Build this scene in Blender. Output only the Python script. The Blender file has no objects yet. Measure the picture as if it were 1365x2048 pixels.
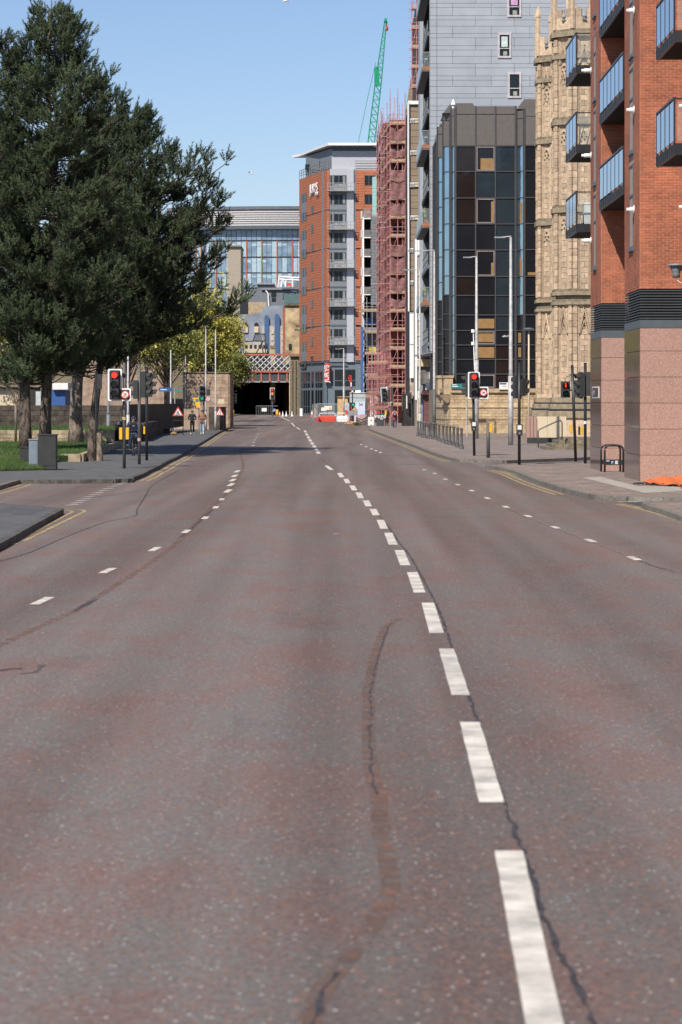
import bpy, bmesh, math, random
import numpy as np
from mathutils import Vector, Matrix
R = math.radians
C = bpy.context.scene.collection
SC = bpy.context.scene
rng = random.Random(7)

# ---------------------------------------------------------------- camera, sky, sun, exposure
CAM_H, FPX, CX, HY = 2.5, 5450.0, 682.5, 802.0      # eye height, focal length and horizon row measured in the 1365 x 2048 photograph
cam = bpy.data.cameras.new('camera')
cam_o = bpy.data.objects.new('camera', cam); C.objects.link(cam_o)
cam_o.location = (0, 0, CAM_H); cam_o.rotation_euler = (R(90), 0, 0)
cam.sensor_width = 36; cam.lens = FPX * 36 / 2048
cam.shift_y = -(1024 - HY) / 2048
cam.clip_start = 0.5; cam.clip_end = 9000
cam.dof.use_dof = True; cam.dof.focus_distance = 125; cam.dof.aperture_fstop = 4.5
SC.camera = cam_o

SUN_D = Vector((1.0, 2.2, -2.45)).normalized()       # the way the sunlight travels
elev = math.asin(-SUN_D.z)
azim = math.pi + math.atan2(SUN_D.x, SUN_D.y)
W = bpy.data.worlds.new('World'); SC.world = W; W.use_nodes = True
wn = W.node_tree; wn.nodes.clear()
sky = wn.nodes.new('ShaderNodeTexSky'); sky.sky_type = 'NISHITA'; sky.sun_disc = False
sky.sun_elevation = elev; sky.sun_rotation = azim
sky.air_density = 1.0; sky.dust_density = 0.2; sky.ozone_density = 4.0; sky.altitude = 0
bg = wn.nodes.new('ShaderNodeBackground'); bg.inputs[1].default_value = 0.088
wo = wn.nodes.new('ShaderNodeOutputWorld')
tint = wn.nodes.new('ShaderNodeMix'); tint.data_type = 'RGBA'; tint.blend_type = 'MULTIPLY'; tint.inputs[0].default_value = 1.0; tint.inputs[7].default_value = (1.0, 0.975, 1.07, 1)
wn.links.new(sky.outputs[0], tint.inputs[6]); wn.links.new(tint.outputs[2], bg.inputs[0]); wn.links.new(bg.outputs[0], wo.inputs[0])
sl = bpy.data.lights.new('sun', 'SUN'); sl.energy = 4.8; sl.angle = R(0.53); sl.color = (1.0, 0.93, 0.83)
so = bpy.data.objects.new('sun', sl); C.objects.link(so)
so.rotation_euler = (-SUN_D).to_track_quat('Z', 'Y').to_euler()
SC.view_settings.view_transform = 'Standard'; SC.view_settings.look = 'None'
SC.view_settings.exposure = 0.28; SC.view_settings.gamma = 1.0; SC.view_settings.use_curve_mapping = False
SC.cycles.max_bounces = 6; SC.cycles.transparent_max_bounces = 12

# ---------------------------------------------------------------- surveying: photograph measurements to places
def gz(Y):                                          # the road climbs a little towards the bridge
    t = min(1, max(0, (Y - 270) / 150.0)); return 0.3 * t * t * (3 - 2 * t)
def G(px, py, z=0.0):                               # point on the ground
    Y = (CAM_H - z) * FPX / (py - HY)
    if Y > 270:
        for _ in range(12): Y = 0.5 * Y + 0.5 * (CAM_H - z - gz(Y)) * FPX / (py - HY)
    return Vector(((px - CX) * Y / FPX, Y, z + gz(Y)))
def X(px, Y): return (px - CX) * Y / FPX
def Z(py, Y): return CAM_H + (HY - py) * Y / FPX

# ---------------------------------------------------------------- materials
MATS = {}
def mat(name, col, rough=0.8, metal=0.0, var=0.12, scale=3.0, bump=0.0, bscale=40.0, spec=0.5, col2=None, emit=None, piece=0.0, stretch=(1, 1, 1), alpha=None):
    if name in MATS: return MATS[name]
    m = bpy.data.materials.new(name); m.use_nodes = True; nt = m.node_tree; N = nt.nodes; L = nt.links
    b = N['Principled BSDF']; b.inputs['Roughness'].default_value = rough; b.inputs['Metallic'].default_value = metal
    b.inputs['Specular IOR Level'].default_value = spec
    geo = N.new('ShaderNodeNewGeometry'); mp = N.new('ShaderNodeMapping'); L.new(geo.outputs['Position'], mp.inputs[0])
    mp.inputs['Scale'].default_value = stretch
    c2 = col2 if col2 else tuple(c * (1 - 2 * var) for c in col)
    c1 = col if col2 else tuple(min(1, c * (1 + var)) for c in col)
    n1 = N.new('ShaderNodeTexNoise'); n1.inputs['Scale'].default_value = scale; n1.inputs['Detail'].default_value = 6; n1.inputs['Roughness'].default_value = 0.65
    L.new(mp.outputs[0], n1.inputs['Vector'])
    cr = N.new('ShaderNodeValToRGB'); cr.color_ramp.elements[0].position = 0.35; cr.color_ramp.elements[1].position = 0.65
    cr.color_ramp.elements[0].color = (*c2, 1); cr.color_ramp.elements[1].color = (*c1, 1)
    L.new(n1.outputs['Fac'], cr.inputs[0]); out = cr.outputs[0]
    if piece:
        oi = N.new('ShaderNodeObjectInfo'); at = N.new('ShaderNodeAttribute'); at.attribute_name = 'rnd'
        ad = N.new('ShaderNodeMath'); ad.operation = 'ADD'; L.new(oi.outputs['Random'], ad.inputs[0]); L.new(at.outputs['Fac'], ad.inputs[1])
        fr = N.new('ShaderNodeMath'); fr.operation = 'FRACT'; L.new(ad.outputs[0], fr.inputs[0])
        mr = N.new('ShaderNodeMapRange'); mr.inputs['To Min'].default_value = 1 - piece; mr.inputs['To Max'].default_value = 1 + piece
        L.new(fr.outputs[0], mr.inputs['Value'])
        hv = N.new('ShaderNodeHueSaturation'); L.new(mr.outputs[0], hv.inputs['Value']); L.new(out, hv.inputs['Color']); out = hv.outputs[0]
    L.new(out, b.inputs['Base Color'])
    if bump:
        n2 = N.new('ShaderNodeTexNoise'); n2.inputs['Scale'].default_value = bscale; n2.inputs['Detail'].default_value = 4
        L.new(mp.outputs[0], n2.inputs['Vector'])
        bp = N.new('ShaderNodeBump'); bp.inputs['Strength'].default_value = bump; bp.inputs['Distance'].default_value = 0.02
        L.new(n2.outputs['Fac'], bp.inputs['Height']); L.new(bp.outputs[0], b.inputs['Normal'])
    if emit:
        b.inputs['Emission Color'].default_value = (*emit[0], 1); b.inputs['Emission Strength'].default_value = emit[1]
    if alpha is not None:
        b.inputs['Alpha'].default_value = alpha
    MATS[name] = m; return m

def glass_mat(name, col, rough=0.03, metal=0.0, ior=1.5, wav=0.0, var=0.1):
    if name in MATS: return MATS[name]
    m = mat(name, col, rough, metal, var, 0.5); b = m.node_tree.nodes['Principled BSDF']; b.inputs['IOR'].default_value = ior
    if wav:
        N = m.node_tree.nodes; L = m.node_tree.links
        n2 = N.new('ShaderNodeTexNoise'); n2.inputs['Scale'].default_value = 0.9; n2.inputs['Detail'].default_value = 1
        g = N.new('ShaderNodeNewGeometry'); L.new(g.outputs['Position'], n2.inputs['Vector'])
        bp = N.new('ShaderNodeBump'); bp.inputs['Strength'].default_value = wav; bp.inputs['Distance'].default_value = 0.1
        L.new(n2.outputs['Fac'], bp.inputs['Height']); L.new(bp.outputs[0], b.inputs['Normal'])
    return m
def see_mat(name, col, opac, rough=0.9):            # netting, clear balustrade glass: part of the light passes
    if name in MATS: return MATS[name]
    m = mat(name, col, rough, 0, 0.2, 2.5); nt = m.node_tree; N = nt.nodes; L = nt.links
    tr = N.new('ShaderNodeBsdfTransparent'); mx = N.new('ShaderNodeMixShader'); mx.inputs[0].default_value = opac
    L.new(tr.outputs[0], mx.inputs[1]); L.new(N['Principled BSDF'].outputs[0], mx.inputs[2])
    L.new(mx.outputs[0], N['Material Output'].inputs[0]); return m

def wear(m, scale, lo, hi, mn, mx_):                 # paint worn away in patches, what lies under it shows
    nt = m.node_tree; n = nt.nodes.new('ShaderNodeTexNoise'); n.inputs['Scale'].default_value = scale; n.inputs['Detail'].default_value = 8; n.inputs['Roughness'].default_value = .75
    g = nt.nodes.new('ShaderNodeNewGeometry'); nt.links.new(g.outputs['Position'], n.inputs['Vector']); mr = nt.nodes.new('ShaderNodeMapRange')
    for k, v in (('From Min', lo), ('From Max', hi), ('To Min', mn), ('To Max', mx_)): mr.inputs[k].default_value = v
    nt.links.new(n.outputs['Fac'], mr.inputs['Value'])
    for q in nt.nodes:
        if q.type == 'MIX_SHADER': nt.links.new(mr.outputs[0], q.inputs[0])
    return m
def road_mat():
    m = bpy.data.materials.new('worn_red_tarmac'); m.use_nodes = True; nt = m.node_tree; N = nt.nodes; L = nt.links
    b = N['Principled BSDF']; geo = N.new('ShaderNodeNewGeometry')
    def noise(scale, det=4, st=(1, 1, 1), r=0.6):
        mp = N.new('ShaderNodeMapping'); mp.inputs['Scale'].default_value = st; L.new(geo.outputs['Position'], mp.inputs[0])
        n = N.new('ShaderNodeTexNoise'); n.inputs['Scale'].default_value = scale; n.inputs['Detail'].default_value = det; n.inputs['Roughness'].default_value = r
        L.new(mp.outputs[0], n.inputs['Vector']); return n.outputs['Fac']
    def ramp(f, stops):
        cr = N.new('ShaderNodeValToRGB'); e = cr.color_ramp.elements
        while len(e) < len(stops): e.new(0.5)
        for i, (p, c) in enumerate(stops): e[i].position = p; e[i].color = (*c, 1)
        L.new(f, cr.inputs[0]); return cr.outputs[0]
    def mix(f, a, c, mode='MIX'):
        x = N.new('ShaderNodeMix'); x.data_type = 'RGBA'; x.blend_type = mode
        if isinstance(f, float): x.inputs[0].default_value = f
        else: L.new(f, x.inputs[0])
        for s, v in ((6, a), (7, c)):
            if isinstance(v, tuple): x.inputs[s].default_value = (*v, 1)
            else: L.new(v, x.inputs[s])
        return x.outputs[2]
    red = (0.168, 0.094, 0.078); grey = (0.146, 0.133, 0.122)
    big = ramp(noise(0.8, 8, (1.0, 0.40, 1), .72), [(0.38, (0, 0, 0)), (0.55, (1, 1, 1))])
    fine = ramp(noise(13, 6, (1, 1, 1), 0.8), [(0.42, (0, 0, 0)), (0.58, (1, 1, 1))])
    c = mix(big, red, grey)
    c = mix(0.42, c, mix(fine, (0.098, 0.068, 0.058), (0.180, 0.162, 0.148)))
    # wheel tracks along the carriageway
    tracks = ramp(noise(0.75, 2, (1.0, 0.02, 1)), [(0.38, (0.82, 0.80, 0.79)), (0.62, (1.18, 1.19, 1.20))])
    c = mix(1.0, c, tracks, 'MULTIPLY')
    spk = noise(34, 3, (1, 1, 1), 0.75)
    c = mix(1.0, c, ramp(spk, [(0.36, (0.66, 0.64, 0.64)), (0.5, (1.0, 1.0, 1.0)), (0.64, (1.38, 1.38, 1.37))]), 'MULTIPLY')
    vo = N.new('ShaderNodeTexVoronoi'); vo.inputs['Scale'].default_value = 42; L.new(geo.outputs['Position'], vo.inputs['Vector'])
    sep = N.new('ShaderNodeSeparateColor'); L.new(vo.outputs['Color'], sep.inputs[0])
    chip = N.new('ShaderNodeMath'); chip.operation = 'GREATER_THAN'; chip.inputs[1].default_value = 0.972; L.new(sep.outputs[0], chip.inputs[0])
    core = N.new('ShaderNodeMath'); core.operation = 'LESS_THAN'; core.inputs[1].default_value = 0.42; L.new(vo.outputs['Distance'], core.inputs[0])
    cm = N.new('ShaderNodeMath'); cm.operation = 'MULTIPLY'; L.new(chip.outputs[0], cm.inputs[0]); L.new(core.outputs[0], cm.inputs[1])
    c = mix(cm.outputs[0], c, (0.48, 0.45, 0.41))
    chip2 = N.new('ShaderNodeMath'); chip2.operation = 'GREATER_THAN'; chip2.inputs[1].default_value = 0.93; L.new(sep.outputs[1], chip2.inputs[0])
    c = mix(chip2.outputs[0], c, (0.22, 0.115, 0.082))
    stain = ramp(noise(0.55, 6, (1, 0.5, 1), 0.7), [(0.26, (0.80, 0.80, 0.81)), (0.42, (1, 1, 1)), (0.60, (1, 1, 1)), (0.75, (1.16, 1.14, 1.11))])
    c = mix(1.0, c, stain, 'MULTIPLY')
    L.new(c, b.inputs['Base Color']); b.inputs['Roughness'].default_value = 0.83; b.inputs['Specular IOR Level'].default_value = 0.35
    bp = N.new('ShaderNodeBump'); bp.inputs['Strength'].default_value = 0.55; bp.inputs['Distance'].default_value = 0.012
    L.new(noise(70, 3), bp.inputs['Height']); L.new(bp.outputs[0], b.inputs['Normal'])
    return m

# ---------------------------------------------------------------- mesh helpers
class MB:
    def __init__(s): s.v = []; s.f = []; s.m = []; s.r = []
    def add(s, vs, fs, mi=0, rnd=0.0):
        o = len(s.v); s.v += [tuple(v) for v in vs]
        for f in fs: s.f.append(tuple(i + o for i in f)); s.m.append(mi); s.r.append(rnd)
        return s
    def box(s, x0, x1, y0, y1, z0, z1, mi=0, rnd=0.0, M=None):
        vs = [Vector((x, y, z)) for z in (z0, z1) for y in (y0, y1) for x in (x0, x1)]
        if M is not None: vs = [M @ v for v in vs]
        return s.add(vs, [(0, 2, 3, 1), (4, 5, 7, 6), (0, 1, 5, 4), (2, 6, 7, 3), (0, 4, 6, 2), (1, 3, 7, 5)], mi, rnd)
    def prism(s, pts, z0, z1, mi=0, rnd=0.0, top=True, bottom=True):      # plan outline (x, y), counter-clockwise
        n = len(pts); a = [(p[0], p[1], z0 if not callable(z0) else z0(p)) for p in pts]; b = [(p[0], p[1], z1 if not callable(z1) else z1(p)) for p in pts]
        fs = [(i, (i + 1) % n, n + (i + 1) % n, n + i) for i in range(n)]
        if top: fs.append(tuple(range(n, 2 * n)))
        if bottom: fs.append(tuple(range(n - 1, -1, -1)))
        return s.add(a + b, fs, mi, rnd)
    def face_xz(s, pts, y0, y1, mi=0):                                     # outline (x, z) seen from -Y, thickness y0..y1 (y0 nearer)
        n = len(pts); a = [(p[0], y0, p[1]) for p in pts]; b = [(p[0], y1, p[1]) for p in pts]
        fs = [tuple(range(n)), tuple(range(2 * n - 1, n - 1, -1))] + [(i, n + i, n + (i + 1) % n, (i + 1) % n) for i in range(n)]
        return s.add(a + b, fs, mi)
    def tube(s, pts, r, n=6, mi=0, cap=True, rnd=0.0):
        pts = [Vector(p) for p in pts]; rs = r if isinstance(r, (list, tuple)) else [r] * len(pts)
        rings = []
        for i, p in enumerate(pts):
            d = (pts[min(i + 1, len(pts) - 1)] - pts[max(i - 1, 0)])
            d = d.normalized() if d.length > 1e-9 else Vector((0, 0, 1))
            u = d.cross(Vector((0, 0, 1)) if abs(d.z) < 0.9 else Vector((1, 0, 0))).normalized(); w = u.cross(d)
            rings.append([p + (u * math.cos(2 * math.pi * k / n) + w * math.sin(2 * math.pi * k / n)) * rs[i] for k in range(n)])
        vs = [v for rg in rings for v in rg]; fs = []
        for i in range(len(pts) - 1):
            for k in range(n): fs.append((i * n + k, (i + 1) * n + k, (i + 1) * n + (k + 1) % n, i * n + (k + 1) % n))
        if cap: fs.append(tuple(range(n))); fs.append(tuple(range(len(vs) - 1, len(vs) - n - 1, -1)))
        return s.add(vs, fs, mi, rnd)
    def lathe(s, prof, c=(0, 0, 0), n=12, mi=0):
        return s.tube([(c[0], c[1], c[2] + z) for z, r in prof], [r for z, r in prof], n, mi)
    def quad(s, a, b, c, d, mi=0, rnd=0.0): return s.add([a, b, c, d], [(0, 1, 2, 3)], mi, rnd)
    def build(s, name, ms, parent=None, smooth=False, loc=None, kind=None, bevel=0, label=None):
        me = bpy.data.meshes.new(name); off = Vector((0, 0, 0))
        p = parent
        while p is not None: off += p.location; p = p.parent
        if loc is not None: off += Vector(loc)
        vs = [(v[0] - off.x, v[1] - off.y, v[2] - off.z) for v in s.v]
        me.from_pydata(vs, [], s.f)
        for m in (ms if isinstance(ms, (list, tuple)) else [ms]): me.materials.append(m)
        me.polygons.foreach_set('material_index', s.m)
        if any(s.r):
            at = me.attributes.new('rnd', 'FLOAT', 'FACE'); at.data.foreach_set('value', s.r)
        if smooth: me.polygons.foreach_set('use_smooth', [True] * len(s.f))
        me.update(); o = bpy.data.objects.new(name, me); C.objects.link(o)
        if loc is not None: o.location = loc
        if parent is not None: o.parent = parent
        if kind: o['kind'] = kind
        if label: o['label'] = label
        if bevel:
            bv = o.modifiers.new('bevel', 'BEVEL'); bv.width = bevel; bv.segments = 2; bv.limit_method = 'ANGLE'
        return o
def world_of(o):
    v = Vector((0, 0, 0))
    while o is not None: v += o.location; o = o.parent
    return v
def thing(name, label, cat, loc=(0, 0, 0), rz=0, group=None):
    o = bpy.data.objects.new(name, None); C.objects.link(o); o.location = loc; o.rotation_euler = (0, 0, rz); o.empty_display_size = 0.3
    o['label'] = label; o['category'] = cat
    if group: o['group'] = group
    return o
def tag(o, label, cat, group=None):
    o['label'] = label; o['category'] = cat
    if group: o['group'] = group
    return o
def struct(o): o['kind'] = 'structure'; return o
def copy_tree(o, parent=None):
    c = o.copy(); C.objects.link(c); c.parent = parent
    for ch in list(o.children): copy_tree(ch, c)
    return c
def B(name, x0, x1, y0, y1, z0, z1, m, parent=None, bevel=0, label=None, kind=None):
    return MB().box(x0, x1, y0, y1, z0, z1).build(name, m, parent, bevel=bevel, label=label, kind=kind)
_unit = {}
def unit_box(m):                                    # shared, slightly chamfered block
    if m.name not in _unit:
        bm = bmesh.new(); bmesh.ops.create_cube(bm, size=1.0)
        me = bpy.data.meshes.new('block'); bm.to_mesh(me); bm.free(); me.materials.append(m); _unit[m.name] = me
    return _unit[m.name]
def piece(name, m, parent, cx, cy, cz, sx, sy, sz, rz=0.0):
    o = bpy.data.objects.new(name, unit_box(m)); C.objects.link(o)
    o.location = Vector((cx, cy, cz)) - world_of(parent); o.scale = (sx, sy, sz); o.rotation_euler = (0, 0, rz); o.parent = parent
    return o
def courses(name, m, parent, p0, p1, z0, z1, ch, bl, gap, depth, proud=0.0, limit=300, jit=0.006, seed=1, halves=True):
    """masonry or cladding pieces along the plan line p0 -> p1, their faces looking to the right-hand side of that line"""
    r = random.Random(seed); p0 = Vector((p0[0], p0[1], 0)); p1 = Vector((p1[0], p1[1], 0)); d = p1 - p0; Lw = d.length; d.normalize()
    nrm = Vector((d.y, -d.x, 0)); ang = math.atan2(d.y, d.x)
    n = 0; mb = MB(); z = z0; k = 0
    hs = ch if isinstance(ch, (list, tuple)) else [ch]
    while z < z1 - 0.3 * hs[0]:
        h = min(hs[k % len(hs)], z1 - z); off = -(bl * 0.5 if (k % 2 and halves) else 0)
        x = off
        while x < Lw - 1e-3:
            w = bl if jit < 0.02 else bl * r.uniform(0.8, 1.2)
            a = max(0, x); b_ = min(Lw, x + w)
            if b_ - a > 0.04:
                dd = depth + r.uniform(0, jit)
                c = p0 + d * ((a + b_) / 2) + nrm * (proud + dd / 2 - depth / 2)
                if n < limit: piece(name, m, parent, c.x, c.y, z + h / 2, b_ - a - gap, dd, h - gap, ang)
                else:
                    M = Matrix.Translation((c.x, c.y, z + h / 2)) @ Matrix.Rotation(ang, 4, 'Z')
                    mb.box(-(b_ - a - gap) / 2, (b_ - a - gap) / 2, -dd / 2, dd / 2, -(h - gap) / 2, (h - gap) / 2, 0, r.random(), M)
                n += 1
            x += w
        z += h; k += 1
    if mb.f: mb.build(name, m, parent, kind='stuff')
    return n
def text(txt, size, ext, m, name, parent, M, sx=1.0):
    cu = bpy.data.curves.new(name, 'FONT'); cu.body = txt; cu.size = size; cu.extrude = ext; cu.align_x = 'CENTER'; cu.align_y = 'CENTER'
    t = bpy.data.objects.new('t', cu); C.objects.link(t); dg = bpy.context.evaluated_depsgraph_get()
    me = bpy.data.meshes.new_from_object(t.evaluated_get(dg)); bpy.data.objects.remove(t)
    me.transform(M @ Matrix.Diagonal((sx, 1, 1, 1))); me.transform(Matrix.Translation(-world_of(parent)))
    me.materials.clear(); me.materials.append(m)
    o = bpy.data.objects.new(name, me); C.objects.link(o); o.parent = parent; return o
FACE = Matrix.Rotation(R(90), 4, 'X')               # lettering upright, facing the camera side (-Y)
def spline(pts, step=0.5):
    P = [Vector((p[0], p[1], 0)) for p in pts]; out = []
    if len(P) == 2:
        n = max(1, int((P[1] - P[0]).length / step)); return [P[0].lerp(P[1], i / n) for i in range(n + 1)]
    for i in range(len(P) - 1):
        a, b_, c, d = P[max(i - 1, 0)], P[i], P[i + 1], P[min(i + 2, len(P) - 1)]
        n = max(1, int((c - b_).length / step))
        for j in range(n):
            t = j / n
            out.append(0.5 * ((2 * b_) + (c - a) * t + (2 * a - 5 * b_ + 4 * c - d) * t * t + (3 * b_ - a - 3 * c + d) * t ** 3))
    out.append(P[-1]); return out
def ribbon(pts, w, m, name, parent, z=0.004, jit=0.0, step=0.5, smooth=True, kind=None, seed=0, wander=0.0):
    r = random.Random(seed); S = spline(pts, step) if smooth else [Vector((p[0], p[1], 0)) for p in pts]
    mb = MB(); vs = []
    for i, p in enumerate(S):
        d = S[min(i + 1, len(S) - 1)] - S[max(i - 1, 0)]; d.normalize(); nn = Vector((d.y, -d.x, 0))
        ww = w * 0.5 * (1 + r.uniform(-jit, jit)); p = p + nn * r.uniform(-wander, wander)
        zz = z + gz(p.y)
        vs += [(p.x - nn.x * ww, p.y - nn.y * ww, zz), (p.x + nn.x * ww, p.y + nn.y * ww, zz)]
    mb.add(vs, [(2 * i, 2 * i + 1, 2 * i + 3, 2 * i + 2) for i in range(len(S) - 1)])
    return mb.build(name, m, parent, kind=kind)
def offset(pts, d):
    out = []
    for i, p in enumerate(pts):
        t = (pts[min(i + 1, len(pts) - 1)] - pts[max(i - 1, 0)]); t.z = 0; t.normalize(); out.append(Vector((p.x + t.y * d, p.y - t.x * d, 0)))
    return out
def kerb(pts, parent, m, zt=0.12, w=0.16, Ls=0.92, limit=300, far=230):
    S = spline(pts, 0.1); i = 0; n = 0; L = 0; start = S[0]
    mb = MB()
    for q in range(1, len(S)):
        if (S[q] - start).length >= (Ls if S[q].y < far else 4) or q == len(S) - 1:
            c = (S[q] + start) / 2; d = S[q] - start; ln = d.length
            if ln < 0.05: continue
            h = zt + 0.1 + rng.uniform(-0.004, 0.004)
            if n < limit: piece('kerb_stone', m, parent, c.x, c.y, zt + gz(c.y) - h / 2 + 0.004, ln - 0.012, w, h, math.atan2(d.y, d.x)); n += 1
            else:
                mb.box(-(ln - .012) / 2, (ln - .012) / 2, -w / 2, w / 2, -h / 2, h / 2, 0, rng.random(), Matrix.Translation((c.x, c.y, zt + gz(c.y) - h / 2 + 0.004)) @ Matrix.Rotation(math.atan2(d.y, d.x), 4, 'Z'))
            start = S[q]
    if mb.f: mb.build('kerb_stone', m, parent, kind='stuff')
# ---------------------------------------------------------------- palette
M_road = road_mat()
M_tar = mat('dark_tar', (0.052, 0.046, 0.045), 0.6, var=0.3, scale=8)
M_seam = see_mat('rusty_seam', (0.21, 0.115, 0.080), 0.5)
_nt = M_seam.node_tree; _n = _nt.nodes.new('ShaderNodeTexNoise'); _n.inputs['Scale'].default_value = 5; _n.inputs['Detail'].default_value = 6; _g = _nt.nodes.new('ShaderNodeNewGeometry'); _nt.links.new(_g.outputs['Position'], _n.inputs['Vector'])
_mr = _nt.nodes.new('ShaderNodeMapRange'); _mr.inputs['From Min'].default_value = .36; _mr.inputs['From Max'].default_value = .64; _mr.inputs['To Max'].default_value = .62; _nt.links.new(_n.outputs['Fac'], _mr.inputs['Value'])
for _m in _nt.nodes:
    if _m.type == 'MIX_SHADER': _nt.links.new(_mr.outputs[0], _m.inputs[0])
M_white = wear(see_mat('road_paint_white', (0.66, 0.61, 0.53), 0.9, 0.7), 60, .26, .38, .74, .98)
M_whiteworn = wear(see_mat('road_paint_worn', (0.45, 0.40, 0.36), 0.5), 9, .45, .62, 0, .6)
M_yellow = wear(see_mat('road_paint_yellow', (0.50, 0.38, 0.18), 0.8), 14, .34, .56, .2, .95)
M_pave = mat('pavement_tarmac', (0.108, 0.107, 0.107), 0.9, var=0.16, scale=2.2, bump=0.3, bscale=80)
M_redpave = mat('pavement_blocks', (0.235, 0.185, 0.160), 0.9, var=0.16, scale=1.3, bump=0.3, bscale=30, stretch=(1, 2.2, 1))
M_palepave = mat('pale_slab_band', (0.38, 0.35, 0.30), 0.85, var=0.1, scale=3)
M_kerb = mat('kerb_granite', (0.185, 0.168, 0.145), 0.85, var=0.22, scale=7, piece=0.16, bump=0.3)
M_kerbdark = mat('kerb_dirt_shade_left', (0.10, 0.092, 0.082), 0.9, var=0.3, scale=6, piece=0.2)  # dark dirty stone, with the shade on left kerb faces put in
M_ground = mat('bare_ground', (0.13, 0.12, 0.10), 0.95)
M_grass = mat('lawn_green', (0.065, 0.12, 0.024), 0.8, var=0.3, scale=7, piece=0.3)
M_soil = mat('lawn_soil', (0.055, 0.085, 0.022), 0.95, var=0.3, scale=5)
M_sand = mat('sandstone', (0.46, 0.35, 0.22), 0.9, var=0.16, scale=1.8, bump=0.35, bscale=22, piece=0.15)
M_sandjoint = mat('sandstone_joint', (0.24, 0.18, 0.115), 0.95, var=0.2, scale=3)
M_church = mat('church_sandstone', (0.47, 0.355, 0.245), 0.9, var=0.13, scale=5, bump=0.2, bscale=30, piece=0.24)
M_string = mat('string_stone', (0.29, 0.235, 0.16), 0.95, var=0.16, scale=4)
M_churchjoint = mat('church_joint', (0.33, 0.25, 0.175), 0.95, var=0.2, scale=3)
M_churchdark = mat('weathered_sandstone', (0.21, 0.175, 0.12), 0.95, var=0.25, scale=4, bump=0.15, bscale=25)
M_brick = mat('red_brick', (0.40, 0.128, 0.066), 0.85, var=0.16, scale=1.2, bump=0.25, bscale=60, piece=0.15)
M_mortar = mat('brick_mortar', (0.46, 0.30, 0.215), 0.95, var=0.1, scale=10)
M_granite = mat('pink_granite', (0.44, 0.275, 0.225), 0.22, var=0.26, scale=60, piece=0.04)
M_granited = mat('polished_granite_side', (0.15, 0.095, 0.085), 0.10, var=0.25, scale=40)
M_louvre = mat('dark_louvre', (0.050, 0.056, 0.064), 0.5, var=0.06, spec=0.5)
M_frame = mat('grey_blue_frame', (0.085, 0.105, 0.122), 0.45, var=0.06)
M_black = mat('black_paint', (0.022, 0.023, 0.026), 0.4, var=0.15)
M_blackm = mat('black_matt', (0.030, 0.031, 0.033), 0.75, var=0.1)
M_dark = mat('recess_dark', (0.020, 0.020, 0.022), 0.9, var=0.1)
M_galv = mat('galvanised_steel', (0.32, 0.33, 0.34), 0.5, 0.3, var=0.14, scale=5)
M_pole = mat('pale_lamp_post', (0.44, 0.43, 0.42), 0.6, 0.15, var=0.16, scale=4)
M_signalpole = mat('signal_pole_grey', (0.10, 0.098, 0.095), 0.55, var=0.15)
M_whitep = mat('white_plastic', (0.78, 0.78, 0.77), 0.45, var=0.03)
M_yellowp = mat('yellow_box', (0.72, 0.40, 0.025), 0.5, var=0.05)
M_redlamp = mat('red_lamp_lit', (0.6, 0.02, 0.02), 0.3, var=0.0, emit=((1.0, 0.035, 0.02), 1.6))
M_amberlamp = mat('amber_lamp_lit', (0.6, 0.3, 0.02), 0.3, var=0.0, emit=((1.0, 0.30, 0.02), 1.3))
M_greenlamp = mat('green_lamp_lit', (0.0, 0.3, 0.2), 0.3, var=0.0, emit=((0.02, 0.75, 0.40), 0.45))
M_lensoff = mat('unlit_lens', (0.012, 0.014, 0.013), 0.2)
M_signwhite = mat('sign_white', (0.72, 0.71, 0.69), 0.5, var=0.03)
M_signred = mat('sign_red', (0.52, 0.045, 0.035), 0.5, var=0.05)
M_signblue = mat('sign_blue', (0.03, 0.095, 0.27), 0.5, var=0.05)
M_teal = mat('sign_teal', (0.03, 0.20, 0.21), 0.5, var=0.05)
M_clad = mat('blue_grey_cladding', (0.32, 0.345, 0.385), 0.5, var=0.04, scale=0.7, piece=0.045)
M_clad_j = mat('cladding_joint', (0.16, 0.175, 0.20), 0.7)
M_loggia = mat('loggia_shade', (0.030, 0.036, 0.046), 0.9, spec=0.1)  # shade of the recesses put into a near-black colour
M_spand = mat('bronze_spandrel', (0.125, 0.112, 0.102), 0.42, var=0.05, spec=0.4)
M_mull = mat('bronze_mullion', (0.075, 0.072, 0.078), 0.4, 0.2, var=0.06)
M_dglass = glass_mat('smoked_glass', (0.014, 0.015, 0.019), 0.05, ior=1.36, wav=0.12)
M_dglass2 = glass_mat('smoked_glass_blue', (0.022, 0.031, 0.040), 0.07, ior=1.42, wav=0.12)
M_dglass3 = glass_mat('smoked_glass_brown', (0.020, 0.014, 0.013), 0.04, ior=1.36, wav=0.12)
M_bglass = glass_mat('sky_reflection_glass', (0.42, 0.58, 0.68), 0.04, 0.92, wav=0.06, var=0.05)  # office glass copy for the angled facets, sky reflection put into its blue
M_wood = mat('orange_wood_panel', (0.27, 0.155, 0.055), 0.6, var=0.1)
M_win = glass_mat('window_glass', (0.018, 0.024, 0.030), 0.06, ior=1.28)
M_winblue = glass_mat('balcony_glass_blue', (0.22, 0.33, 0.50), 0.12, 0.35, var=0.03)
M_clear = see_mat('clear_balcony_glass', (0.45, 0.52, 0.52), 0.13, 0.1)
M_frost = mat('frosted_balcony_glass', (0.36, 0.42, 0.41), 0.3, var=0.12, scale=1.5)
M_brown = mat('brown_panel', (0.245, 0.185, 0.130), 0.7, var=0.06, scale=1, piece=0.05)
M_orange = mat('terracotta_cladding', (0.40, 0.135, 0.065), 0.75, var=0.06, scale=2, piece=0.06)
M_orangeband = mat('hotel_band_grey', (0.20, 0.20, 0.22), 0.7)
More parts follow.
